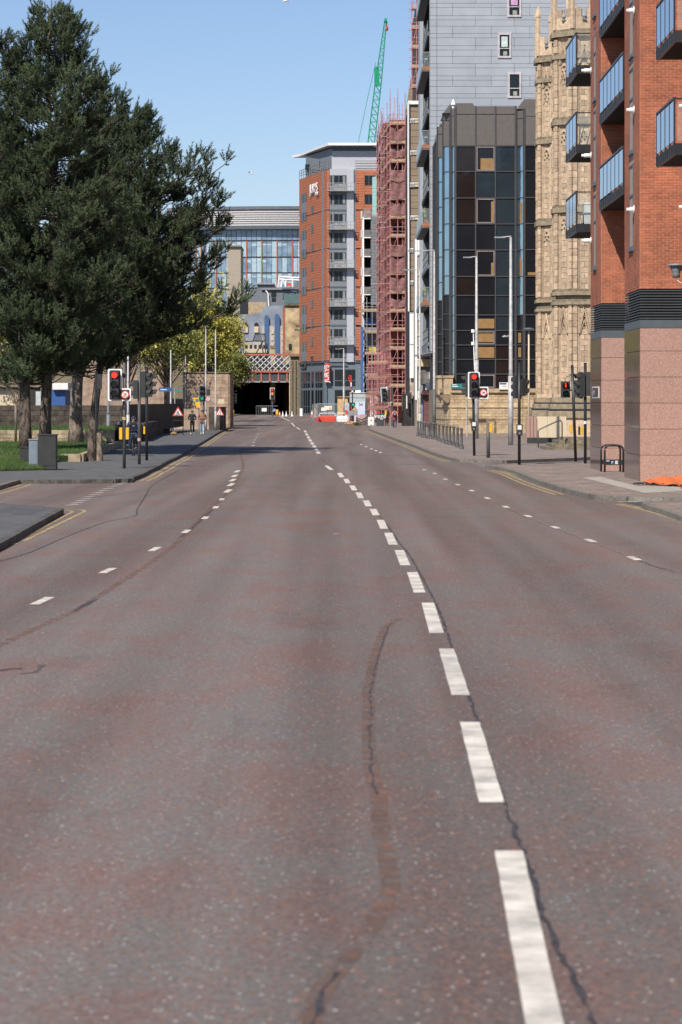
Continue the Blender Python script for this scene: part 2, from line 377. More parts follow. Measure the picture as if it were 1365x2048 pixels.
M_hgrey = mat('hotel_mid_grey', (0.17, 0.19, 0.205), 0.6, var=0.05)
M_hpale = mat('hotel_pale_panel', (0.40, 0.41, 0.45), 0.5, var=0.04, piece=0.05)
M_hbase = mat('hotel_slate_blue', (0.125, 0.160, 0.185), 0.55, var=0.06)
M_roofw = mat('canopy_white', (0.72, 0.74, 0.75), 0.5, var=0.03)
M_scaf = mat('scaffold_red_tube', (0.56, 0.24, 0.24), 0.6, var=0.25, scale=2)
M_scafg = mat('scaffold_grey_tube', (0.42, 0.41, 0.40), 0.5, 0.3)
M_board = mat('scaffold_board', (0.42, 0.31, 0.21), 0.85, var=0.2, scale=4)
M_net = see_mat('debris_netting', (0.33, 0.17, 0.165), 0.66)
M_netpink = see_mat('red_netting', (0.40, 0.15, 0.13), 0.26)
M_rust = mat('orange_brickwork', (0.33, 0.12, 0.075), 0.9, var=0.15, scale=2)
M_bluesheet = mat('blue_sheeting', (0.055, 0.13, 0.33), 0.6, var=0.2)
M_crane = mat('crane_green', (0.015, 0.30, 0.17), 0.5, var=0.08)
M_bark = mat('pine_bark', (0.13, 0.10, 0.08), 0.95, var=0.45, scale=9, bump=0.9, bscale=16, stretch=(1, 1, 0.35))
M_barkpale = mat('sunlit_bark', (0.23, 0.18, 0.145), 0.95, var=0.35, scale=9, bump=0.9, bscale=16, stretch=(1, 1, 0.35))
M_twig = mat('bare_twig', (0.20, 0.14, 0.10), 0.9)
M_needle = mat('pine_needles', (0.078, 0.104, 0.052), 0.6, var=0.25, scale=0.9, spec=0.25, piece=0.5)
M_leaf = mat('spring_leaves', (0.40, 0.37, 0.070), 0.6, var=0.3, scale=0.6, piece=0.35)
M_leafg = mat('green_leaves', (0.19, 0.22, 0.045), 0.6, var=0.3, scale=0.6, piece=0.35)
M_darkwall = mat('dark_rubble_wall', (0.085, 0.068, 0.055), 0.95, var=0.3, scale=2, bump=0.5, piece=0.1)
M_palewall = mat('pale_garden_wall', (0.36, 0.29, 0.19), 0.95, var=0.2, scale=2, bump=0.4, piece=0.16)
M_towerstone = mat('pink_sandstone', (0.37, 0.265, 0.19), 0.9, var=0.2, scale=1.2, bump=0.4, piece=0.12)
M_girder = mat('bridge_red', (0.42, 0.12, 0.075), 0.7, var=0.15)
M_lattice = mat('bridge_pale_lattice', (0.47, 0.51, 0.51), 0.6, var=0.1)
M_bluebld = mat('blue_painted_render', (0.22, 0.255, 0.31), 0.8, var=0.14, scale=0.5)
M_bluearch = mat('deep_blue_panel', (0.045, 0.11, 0.24), 0.6, var=0.05)
M_officeglass = glass_mat('office_glass', (0.21, 0.30, 0.40), 0.15, 0.1, var=0.2)
M_officepale = mat('office_blind', (0.36, 0.48, 0.54), 0.5, var=0.12)
M_steelband = mat('steel_louvre_band', (0.60, 0.57, 0.55), 0.4, 0.3, var=0.05)
M_barrier = mat('barrier_red', (0.62, 0.075, 0.045), 0.5, var=0.08)
M_cone = mat('cone_orange', (0.75, 0.13, 0.04), 0.5, var=0.05)
M_ply = mat('plywood', (0.55, 0.38, 0.19), 0.8, var=0.12)
M_cream = mat('cream_board', (0.58, 0.48, 0.33), 0.7, var=0.05, piece=0.05)
M_beigeclad = mat('beige_facade_panel', (0.34, 0.30, 0.25), 0.8, var=0.08, piece=0.05)

# ---------------------------------------------------------------- ground, road, pavements
ground = MB()
ground.add([(-3000, -600, -0.25), (3000, -600, -0.25), (3000, 6000, -0.25), (-3000, 6000, -0.25)], [(0, 1, 2, 3)])
struct(ground.build('ground', M_ground))
mb = MB(); ys = [-40, 0, 100, 200] + [270 + i * 10 for i in range(16)] + [500, 640]
for a, b_ in zip(ys[:-1], ys[1:]):
    mb.quad((-70, a, gz(a)), (70, a, gz(a)), (70, b_, gz(b_)), (-70, b_, gz(b_)))
road = struct(mb.build('road', M_road))

def Gs(l, z=0.0): return [G(p[0], p[1], z) for p in l]
# kerb lines (near to far)
KL = Gs([(36, 960), (180, 959), (256, 958), (262, 955), (283, 947), (296, 940), (312, 933), (332, 922), (356, 911), (384, 894.5), (411, 879), (437, 864), (455, 856)], 0.12)
KLfar = [Vector((-12.5, 300, 0.12)), Vector((-15.3, 370, 0.12)), Vector((-16.0, 440, 0.12))]
KL = KL + KLfar
KL2 = Gs([(-120, 1150), (-30, 1098), (2, 1082), (60, 1050), (121, 1018)], 0.12)
KR = Gs([(1290, 1003.5), (1200, 990)], 0.12)
# left pavement west of the carriageway
pts = [(p.x, p.y) for p in KL] + [(-16, 640), (-69.8, 640), (-69.8, 62)] + [(G(-300, 975, .12).x, G(-300, 975, .12).y), (G(0, 969, .12).x, G(0, 969, .12).y)]
pv = struct(MB().prism(pts, lambda p: -0.2, lambda p: 0.12 + gz(p[1])).build('pavement', M_pave))
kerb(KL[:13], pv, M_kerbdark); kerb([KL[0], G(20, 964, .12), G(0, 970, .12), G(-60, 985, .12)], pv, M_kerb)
k2 = Gs([(121, 1017), (0, 1007), (-300, 1000)], 0.12)
p2 = [(p.x, p.y) for p in KL2] + [(p.x, p.y) for p in k2] + [(-40, 30)]
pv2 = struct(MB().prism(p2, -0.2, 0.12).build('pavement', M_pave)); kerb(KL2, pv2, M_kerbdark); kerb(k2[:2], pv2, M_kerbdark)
# right: pavement by the church and shops
KR1 = Gs([(1010, 921), (960, 919), (915, 917.5), (870, 905), (836, 892), (800, 879.5), (765, 867), (740, 858)], 0.12)
KR1 += [Vector((3.9, 330, 0.12)), Vector((0.6, 385, .12))]
k1b = Gs([(1190, 914), (1010, 921)], 0.12)
p3 = [(p.x, p.y) for p in k1b] + [(p.x, p.y) for p in KR1[1:]] + [(0.6, 640), (69.8, 640), (69.8, 112)]
pv3 = struct(MB().prism(p3[::-1], -0.2, lambda p: 0.12 + gz(p[1])).build('pavement', M_redpave)); kerb(KR1[:8], pv3, M_kerb); kerb(k1b, pv3, M_kerb)
# right: corner pavement under the brick building
KR2 = Gs([(1196, 990.5), (1150, 981), (1080, 960), (1030, 941), (1000, 934), (975, 930.5)], 0.12)
k2b = Gs([(1400, 996.5), (1260, 993.5), (1196, 990.5)], 0.12)
k2c = Gs([(975, 930.5), (1010, 928.5), (1100, 926), (1210, 925)], 0.12)
far2 = [(30, 102), (30, 67)]
p4 = [(p.x, p.y) for p in k2b] + [(p.x, p.y) for p in KR2[1:]] + [(p.x, p.y) for p in k2c[1:]] + far2
pv4 = struct(MB().prism(p4[::-1], -0.2, 0.12).build('pavement', M_redpave)); kerb(KR2, pv4, M_kerb); kerb(k2b, pv4, M_kerb); kerb(k2c, pv4, M_kerb)
# pale band of slabs across it
mb = MB(); q = Gs([(1165, 956), (1200, 954), (1275, 973), (1360, 974), (1365, 983), (1290, 987)], 0.125)
mb.add([(p.x, p.y, 0.136) for p in q], [(5, 4, 3, 2, 1, 0)]); mb.build('slab_band', M_palepave, pv4)
# right: nearest pavement beyond the lane mouth
KR3 = Gs([(1480, 1073), (1400, 1043), (1365, 1031), (1330, 1019), (1303, 1011), (1290, 1006)], 0.12)
k3b = Gs([(1290, 1006), (1312, 1002), (1420, 1001)], 0.12)
p5 = [(p.x, p.y) for p in KR3] + [(p.x, p.y) for p in k3b[1:]] + [(30, 64), (30, 40)]
pv5 = struct(MB().prism(p5[::-1], -0.2, 0.12).build('pavement', M_redpave)); kerb(KR3, pv5, M_kerb); kerb(k3b, pv5, M_kerb)
lane = Gs([(1200, 993), (1430, 998.5), (1430, 1003), (1330, 1006), (1283, 1013)], 0.0)
struct(MB().add([(p.x, p.y, 0.004) for p in lane], [(4, 3, 2, 1, 0)]).build('side_lane', mat('fresh_tarmac', (0.06, 0.06, 0.062), 0.85, var=0.2, scale=6)))
lane2 = Gs([(-200, 975), (0, 974), (40, 965), (255, 962.5), (135, 1013), (0, 1003), (-200, 1000)], 0.0)

def inside(poly, x, y):
    c = False; j = len(poly) - 1
    for i in range(len(poly)):
        if (poly[i][1] > y) != (poly[j][1] > y) and x < (poly[j][0] - poly[i][0]) * (y - poly[i][1]) / (poly[j][1] - poly[i][1]) + poly[i][0]: c = not c
        j = i
    return c
M_slab = mat('paving_slab', (0.235, 0.185, 0.160), 0.9, var=0.10, scale=2, bump=0.2, bscale=30, piece=0.17)
def slabs(poly, parent, x0, x1, y0, y1, sx, sy, limit, seed):
    r = random.Random(seed); mb = MB(); n = 0; y = y0; k = 0
    while y < y1:
        x = x0 - (sx / 2 if k % 2 else 0)
        while x < x1:
            if all(inside(poly, x + a * (sx + .25) - .12, y + b_ * (sy + .25) - .12) for a in (0, 1) for b_ in (0, 1)):
                z = .118 + gz(y) + r.uniform(0, .004)
                if n < limit: piece('paving_slab', M_slab, parent, x + sx / 2, y + sy / 2, z, sx - .012, sy - .012, .02)
                else: mb.box(x + .006, x + sx - .006, y + .006, y + sy - .006, z - .01, z + .01, 0, r.random())
                n += 1
            x += sx
        y += sy; k += 1
    if mb.f: mb.build('paving_slab', M_slab, parent, kind='stuff')
slabs(p4, pv4, 4.5, 13, 70, 102, .60, .60, 300, 1); slabs(p5, pv5, 6, 11, 50, 66, .6, .6, 150, 2); slabs(p3, pv3, 3.5, 17, 110, 200, .9, .6, 0, 3)
# patches and seams in the left pavement
for px, w, m_ in (([(112, 935), (200, 940), (262, 940.5)], .05, M_palepave), ([(30, 948), (120, 951), (240, 950)], .9, M_pave)):
    q = [G(a, b_, .12) for a, b_ in px]; o_ = ribbon(q, w, m_, 'pavement_seam', pv, z=.123, jit=.2)
q = [(p.x, p.y) for p in Gs([(350, 905), (372, 893), (345, 889), (318, 900)], .12)]; MB().prism(q[::-1], .1201, .1225).build('tarmac_patch', mat('tarmac_patch', (.085, .087, .09), .9, var=.2, scale=4), pv)
q = [(p.x, p.y) for p in Gs([(60, 1030), (95, 1017), (20, 1014), (-40, 1026)], .12)]; MB().prism(q[::-1], .1201, .1225).build('tarmac_patch', MATS['tarmac_patch'], pv2)
# ---------------------------------------------------------------- road markings and joints
def dash(a, b_, w, m=M_white):
    a = G(*a); b_ = G(*b_); d = (b_ - a); d.z = 0; ln = d.length; n = max(1, int(ln / 0.35)); S = [a.lerp(b_, i / n) for i in range(n + 1)]
    return ribbon(S, w, m, 'lane_marking', road, jit=0.035 if a.y < 60 else 0.0, smooth=False, seed=int(a.y * 10), z=0.005)
for a, b_ in [((1018, 1703), (1094, 2070)), ((940, 1445), (984, 1606)), ((893, 1298), (922, 1391)), ((856, 1206), (874, 1267)), ((825, 1145), (840, 1186)),
              ((799, 1101), (811, 1131)), ((777, 1066), (787, 1090)), ((761, 1040), (769, 1058)), ((746, 1018), (753, 1031)), ((732, 1001), (738, 1013)),
              ((717, 985), (723, 997)), ((704, 971), (710, 981)), ((692, 958), (697, 967)), ((679, 946), (685, 955)), ((653, 931.5), (664, 940))]:
    dash(a, b_, 0.155)
for a in [(611, 863), (614, 869), (617.5, 875), (621, 881), (625, 887), (629, 893), (633, 899), (637, 905.5)]:
    dash((a[0] - 1.2, a[1] - 2), (a[0] + 1.2, a[1] + 2), 0.19)
dash((584, 846), (590, 853), .16); dash((594, 855), (600, 859), .16); dash((560, 833), (580, 842), .16)
left = [(85, 1202), (216, 1141.5), (310, 1098.5), (373, 1063), (411, 1036), (432, 1015), (444, 999)]
for i, c in enumerate(left):
    n_ = left[min(i + 1, len(left) - 1)]; p_ = left[max(i - 1, 0)]; g0, g1 = G(*p_), G(*n_); d = (g1 - g0).normalized(); g = G(*c)
    ribbon([g - d * 0.62, g + d * 0.62], 0.125, M_white, 'lane_marking', road, smooth=False, z=0.005)
for a in [(456.5, 982), (462.5, 969.5), (466, 960.5), (469.5, 952), (474.5, 943)]:
    g = G(*a); d = Vector((0.01, 1, 0)).normalized(); ribbon([g - d * 1.3, g + d * 1.3], 0.15, M_white, 'lane_marking', road, smooth=False, z=0.005)
for a in [(506, 891), (508, 885), (510, 880), (513, 874), (516.5, 868.5), (520, 860), (527, 849), (531, 844), (533, 838)]:
    g = G(*a); ribbon([g - Vector((0, 1.0, 0)), g + Vector((0.02, 1.0, 0))], 0.14, M_white, 'lane_marking', road, smooth=False, z=0.005)
right = [(1268.5, 1117), (1181.5, 1081.5), (1111, 1055), (1056.5, 1032.5), (1012.5, 1014), (975, 996.5), (944, 981.5), (916, 969.5), (891, 958.5), (870, 947), (849, 939.5)]
for i, c in enumerate(right):
    n_ = right[min(i + 1, len(right) - 1)]; p_ = right[max(i - 1, 0)]; g0, g1 = G(*p_), G(*n_); d = (g1 - g0).normalized(); g = G(*c)
    ribbon([g - d * 0.52, g + d * 0.52], 0.125, M_white, 'lane_marking', road, smooth=False, z=0.005)
for a in [(727, 889), (737, 893.5), (748, 898), (757, 901.5), (766, 905)]:
    g = G(*a); ribbon([g - Vector((.12, 1.2, 0)), g + Vector((-.12, 1.2, 0))], 0.13, M_white, 'lane_marking', road, smooth=False, z=0.005)
for a, b_, w in [((730, 873), (748, 880), .25), ((712, 873), (728, 880), .25), ((720, 871), (735, 871.5), .5), ((555, 879), (585, 878), .9), ((460, 881.5), (485, 880.5), .9),
                 ((705, 863), (760, 864.5), .35), ((465, 939.5), (505, 937.5), .25), ((440, 940.5), (512, 941), .18), ((548, 934), (592, 932.5), .2), ((548, 939), (592, 938), .2), ((680, 905), (715, 905.5), .25)]:
    ribbon([G(*a), G(*b_)], w, M_whiteworn, 'worn_marking', road, jit=0.5, z=0.0045, step=0.4)
# side street dotted line, lane mouth
for i in range(13):
    t = i / 12; px = 253 + (146 - 253) * t; py = 964 + (1010 - 964) * (t ** 1.12)
    g = G(px, py); ribbon([g - Vector((0.12, 0.26, 0)), g + Vector((0.12, .26, 0))], 0.13, M_white, 'lane_marking', road, smooth=False, z=0.005)
for px, py in [(1212, 996), (1228, 999), (1245, 1000.5), (1258, 1004), (1280, 1001)]:
    g = G(px, py); ribbon([g - Vector((0.22, -0.15, 0)), g + Vector((.22, -.15, 0))], 0.16, M_white, 'lane_marking', road, smooth=False, z=0.009)
# yellow lines
def yl(px, w=0.085): ribbon(Gs(px), w, M_yellow, 'yellow_line', road, z=0.006, jit=0.12)
for d in (0.28, 0.50):
    ribbon(offset(KL[3:13], d), 0.085, M_yellow, 'yellow_line', road, z=0.006, jit=0.15)
yl([(262, 959.5), (180, 962.5), (62, 966), (28, 974), (-20, 985)], 0.08); yl([(66, 967), (45, 975), (0, 988)], 0.08)
yl([(116, 1019.5), (140, 1021.5), (146, 1024), (128, 1033), (80, 1058), (32, 1083)]); yl([(125, 1018.5), (160, 1019.5), (170, 1023), (150, 1033), (105, 1055), (48, 1083)])
yl([(-30, 1103), (0, 1094), (36, 1087)]); yl([(-30, 1097), (0, 1089), (12, 1087)])
for d in (-0.28, -0.50):
    ribbon(offset(KR2[1:5], d), 0.085, M_yellow, 'yellow_line', road, z=0.006, jit=0.15); ribbon(offset(KR1[2:8], d), 0.085, M_yellow, 'yellow_line', road, z=0.006, jit=0.15)
yl([(968, 930), (990, 938), (1040, 953)]); yl([(1140, 984), (1175, 990), (1200, 991)], .07)
yl([(1229, 1009), (1260, 1014.5), (1300, 1024), (1345, 1038), (1400, 1056)]); yl([(1238, 1008.5), (1290, 1018), (1330, 1030), (1400, 1052)])
# joints, cracks, tar lines
def crack(px, w, m=M_tar, j=0.5, z=0.0035, wander=0.012, seed=3): ribbon(Gs(px), w, m, 'crack' if m is M_tar else 'joint_scar', road, jit=j, z=z, step=0.12, wander=wander, seed=seed)
crack([(1195, 2060), (1150, 1960), (1100, 1865), (1060, 1745), (1028, 1655), (1003, 1590), (975, 1500), (948, 1420), (922, 1350), (902, 1290), (880, 1225), (850, 1165), (822, 1115), (797, 1082), (775, 1050)], 0.022, j=0.9, wander=0.012)
crack([(775, 1050), (757, 1030), (735, 1003), (700, 965), (660, 932), (640, 915)], 0.045, M_seam)
crack([(615, 2060), (640, 1990), (690, 1925), (735, 1865), (775, 1795), (778, 1740), (762, 1660), (758, 1590), (740, 1520), (738, 1420), (738, 1370), (757, 1290), (775, 1252), (800, 1238)], 0.10, M_seam, 0.12, 0.0030, 0.008)
crack([(625, 2060), (650, 1980), (672, 1945)], 0.02, j=.95, seed=4); crack([(752, 1590), (742, 1520), (741, 1420), (742, 1380), (760, 1300), (782, 1245)], 0.012, j=.95, seed=5)
crack([(1365, 1149), (1320, 1137), (1268, 1118), (1180, 1083), (1100, 1054), (1040, 1029), (990, 1005)], 0.03, M_seam, .7, .003, .02)
crack([(1350, 1142), (1310, 1133), (1278, 1120)], 0.02)
crack([(-20, 1300), (60, 1262), (110, 1240), (160, 1217), (230, 1172), (290, 1133), (350, 1090), (375, 1065), (420, 1020), (455, 985), (480, 950), (487, 930), (480, 905)], 0.11, M_seam, .15, .003, .012)
crack([(150, 1222), (162, 1215), (190, 1200)], 0.05); crack([(360, 1075), (378, 1062), (425, 1020)], 0.03)
crack([(-20, 1128), (60, 1105), (130, 1075), (210, 1045), (270, 1032), (275, 1018), (290, 995), (305, 972), (340, 950), (360, 940)], 0.024)
crack([(0, 1002.5), (100, 1000), (200, 993), (290, 981), (370, 977)], 0.03)
crack([(797, 928), (830, 929), (868, 929.5)], 0.16, j=.3)
crack([(680, 908), (760, 910), (830, 913)], .12, mat('tar_faded', (0.09, 0.075, 0.072), .8), .3)
crack([(0, 1342), (20, 1338), (45, 1338)], 0.07); crack([(40, 1348), (70, 1345), (85, 1330)], 0.05, mat('tar_faded', (0.09, 0.075, 0.072), .8))
# ironwork
for px, py, r in [(675, 1068, 0.05)]:
    g = G(px, py); MB().box(g.x - .09, g.x + .03, g.y - .09, g.y + .03, 0.004, .007).build('pale_scrap', mat('pale_scrap', (.45, .45, .55)), road)

# ---------------------------------------------------------------- terraced park on the left
def lawn(pts, z, name='lawn'):
    return MB().prism(pts, -0.1, z).build(name, M_soil, kind='stuff')
EDGE = [G(162, 924, .12), G(243, 892, .12)]           # foot of the low retaining wall
LY = 140.0
lf = [(-30, 88), (G(0, 943, .12).x, G(0, 943, .12).y), (G(90, 941, .12).x, G(90, 941, .12).y), (G(112, 926, .12).x, G(112, 926, .12).y), (EDGE[0].x - .15, EDGE[0].y + .1), (EDGE[1].x - .15, LY), (-30, LY)]
lawn_a = struct(lawn([lf[1], lf[2], lf[3], (lf[3][0], lf[3][1] + 12), (lf[1][0] - 8, lf[3][1] + 12), (-30, 90)], 0.20)); lawn_a.name = 'lawn'
lawn_b = struct(lawn([(lf[3][0] - .05, lf[3][1] + 1.2), (EDGE[0].x - .2, EDGE[0].y + .2), (EDGE[1].x - .2, LY), (-40, LY), (-40, lf[3][1] + 8)], 0.38))
lawn_c = struct(lawn([(-45, LY + .4), (EDGE[1].x - .15, LY + .4), (-13.4, 210), (-45, 210)], 0.98))
# grass blades
def blades(poly, z, n, seed, h=(0.05, 0.14), name='grass'):
    r = np.random.RandomState(seed); P = np.array(poly); x0, y0 = P.min(0); x1, y1 = P.max(0)
    pts = np.stack([r.uniform(x0, x1, n * 2), r.uniform(y0, y1, n * 2)], 1)
    ins = np.zeros(len(pts), bool); j = len(P) - 1
    for i in range(len(P)):
        c = ((P[i, 1] > pts[:, 1]) != (P[j, 1] > pts[:, 1])) & (pts[:, 0] < (P[j, 0] - P[i, 0]) * (pts[:, 1] - P[i, 1]) / (P[j, 1] - P[i, 1] + 1e-9) + P[i, 0]); ins ^= c; j = i
    pts = pts[ins][:n]; n = len(pts); hh = r.uniform(h[0], h[1], n); a = r.uniform(0, math.pi, n); w = 0.012
    V = np.zeros((n, 3, 3)); V[:, 0, 0] = pts[:, 0] - np.cos(a) * w; V[:, 0, 1] = pts[:, 1] - np.sin(a) * w; V[:, 1, 0] = pts[:, 0] + np.cos(a) * w; V[:, 1, 1] = pts[:, 1] + np.sin(a) * w
    V[:, 2, 0] = pts[:, 0] + r.normal(0, .03, n); V[:, 2, 1] = pts[:, 1] + r.normal(0, .03, n); V[:, :2, 2] = z; V[:, 2, 2] = z + hh
    o = tri_mesh(name, V, M_grass, r.rand(n)); o['kind'] = 'stuff'; tag(o, 'fresh green grass growing on the park lawns behind the left pavement', 'grass'); return o
def tri_mesh(name, V, m, rnd=None, parent=None):
    n = len(V); me = bpy.data.meshes.new(name); me.vertices.add(n * 3); me.loops.add(n * 3); me.polygons.add(n)
    me.vertices.foreach_set('co', V.reshape(-1).astype(np.float32)); me.loops.foreach_set('vertex_index', np.arange(n * 3, dtype=np.int32))
    me.polygons.foreach_set('loop_start', np.arange(0, n * 3, 3, dtype=np.int32)); me.materials.append(m)
    if rnd is not None:
        at = me.attributes.new('rnd', 'FLOAT', 'FACE'); at.data.foreach_set('value', rnd.astype(np.float32))
    me.update(); me.validate(); o = bpy.data.objects.new(name, me); C.objects.link(o)
    if parent: o.parent = parent
    return o
# fallen needles, twigs and dandelions
blades([lf[1], lf[2], lf[3], (lf[3][0], lf[3][1] + 12), (lf[1][0] - 3, lf[3][1] + 12), (lf[1][0] - 3, lf[1][1])], 0.19, 26000, 1)
blades([(lf[3][0], lf[3][1] + 1), (EDGE[0].x - .2, EDGE[0].y + .3), (EDGE[1].x - .2, LY), (-22, LY), (-22, 112)], 0.37, 40000, 2, (.05, .16))
blades([(-25, LY + .5), (EDGE[1].x - .3, LY + .5), (-13.6, 200), (-25, 200)], 0.97, 36000, 3, (.06, .18))

# low retaining wall
w1 = thing('garden_wall', 'low stone edging wall holding the front lawn beside the left pavement', 'wall', (EDGE[0].x, EDGE[0].y, .12))
a0 = G(113, 926, .12)
B('wall_core', a0.x, EDGE[0].x - .02, EDGE[0].y + .02, EDGE[0].y + .3, .1, .42, M_sandjoint, w1)
courses('stone', M_palewall, w1, (a0.x, EDGE[0].y), (EDGE[0].x, EDGE[0].y), .12, .44, .32, .95, .012, .2, jit=.03, seed=3)
courses('stone', M_palewall, w1, EDGE[0], EDGE[1], .12, .44, .32, .95, .012, .2, jit=.03, seed=4)
w2 = thing('garden_wall', 'pale coursed stone wall below the upper lawn behind the pine trunks', 'wall', (-14, LY, .38))
B('wall_core', -30, EDGE[1].x - .02, LY + .05, LY + .35, .3, .98, M_sandjoint, w2)
courses('stone', M_palewall, w2, (-24, LY), (EDGE[1].x, LY), .38, 1.02, .21, .62, .014, .2, jit=.03, seed=5)
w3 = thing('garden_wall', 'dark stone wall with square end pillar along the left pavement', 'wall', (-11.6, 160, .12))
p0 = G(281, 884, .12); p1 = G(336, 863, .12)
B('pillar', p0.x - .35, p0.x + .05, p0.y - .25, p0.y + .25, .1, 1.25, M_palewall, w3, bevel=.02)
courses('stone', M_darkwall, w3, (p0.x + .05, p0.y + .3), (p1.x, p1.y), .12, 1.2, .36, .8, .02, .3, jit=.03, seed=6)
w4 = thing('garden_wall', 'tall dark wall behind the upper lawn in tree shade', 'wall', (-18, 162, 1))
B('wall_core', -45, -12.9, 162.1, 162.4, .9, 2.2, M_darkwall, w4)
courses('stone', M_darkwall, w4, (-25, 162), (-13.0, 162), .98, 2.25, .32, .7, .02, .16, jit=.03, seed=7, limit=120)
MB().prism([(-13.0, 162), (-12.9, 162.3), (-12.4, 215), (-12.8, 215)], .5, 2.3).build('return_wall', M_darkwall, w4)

# cabinets
def cabinet(px0, px1, pt, pb, m, lab, lid=True):
    g = G((px0 + px1) / 2, pb, .2); s = g.y / FPX; w = (px1 - px0) * s; h = (pb - pt) * s; t = thing('utility_cabinet', lab, 'utility cabinet', (g.x, g.y, .2))
    B('cabinet_body', g.x - w / 2, g.x + w / 2, g.y, g.y + .42, .15, .2 + h - .05, m, t, bevel=.01)
    B('lid', g.x - w / 2 - .02, g.x + w / 2 + .02, g.y - .02, g.y + .44, .2 + h - .05, .2 + h, m, t, bevel=.01)
    B('door', g.x - w / 2 + .03, g.x + w / 2 - .03, g.y - .012, g.y - .001, .28, .2 + h - .09, m, t)
cabinet(58, 76, 878, 933, mat('cabinet_blue_grey', (.17, .21, .25), .55, var=.08), 'slim blue grey utility cabinet standing in front of the black cabinets')
cabinet(77, 113, 868.5, 936, M_blackm, 'tall wide black utility cabinet on the lawn edge')
cabinet(41, 60, 893.5, 925, M_blackm, 'short black utility cabinet half hidden behind the grey one')
# ---------------------------------------------------------------- trees
def needles(name, P, D, parent, m, k=15, ln=(0.08, 0.145), spread=0.75, w=0.012, seed=0, rv=None):
    r = np.random.RandomState(seed); n = len(P); P = np.repeat(P, k, 0); D0 = np.repeat(D, k, 0)
    t = r.uniform(-.5, .5, (n * k, 1)) * 0.14; dd = D0 * 0.75 + r.normal(0, spread, (n * k, 3)) * 0.85; dd /= np.linalg.norm(dd, axis=1, keepdims=True)
    L = r.uniform(ln[0], ln[1], (n * k, 1)); base = P + D0 * t; side = np.cross(dd, r.normal(0, 1, (n * k, 3))); side /= np.linalg.norm(side, axis=1, keepdims=True) + 1e-9
    V = np.stack([base - side * w, base + side * w, base + dd * L], 1)
    rn = np.repeat(rv if rv is not None else r.rand(n), k) * 0.72 + np.repeat(r.rand(n), k) * 0.14 + r.rand(n * k) * 0.14
    return tri_mesh(name, V - np.array(world_of(parent)), m, rn, parent)
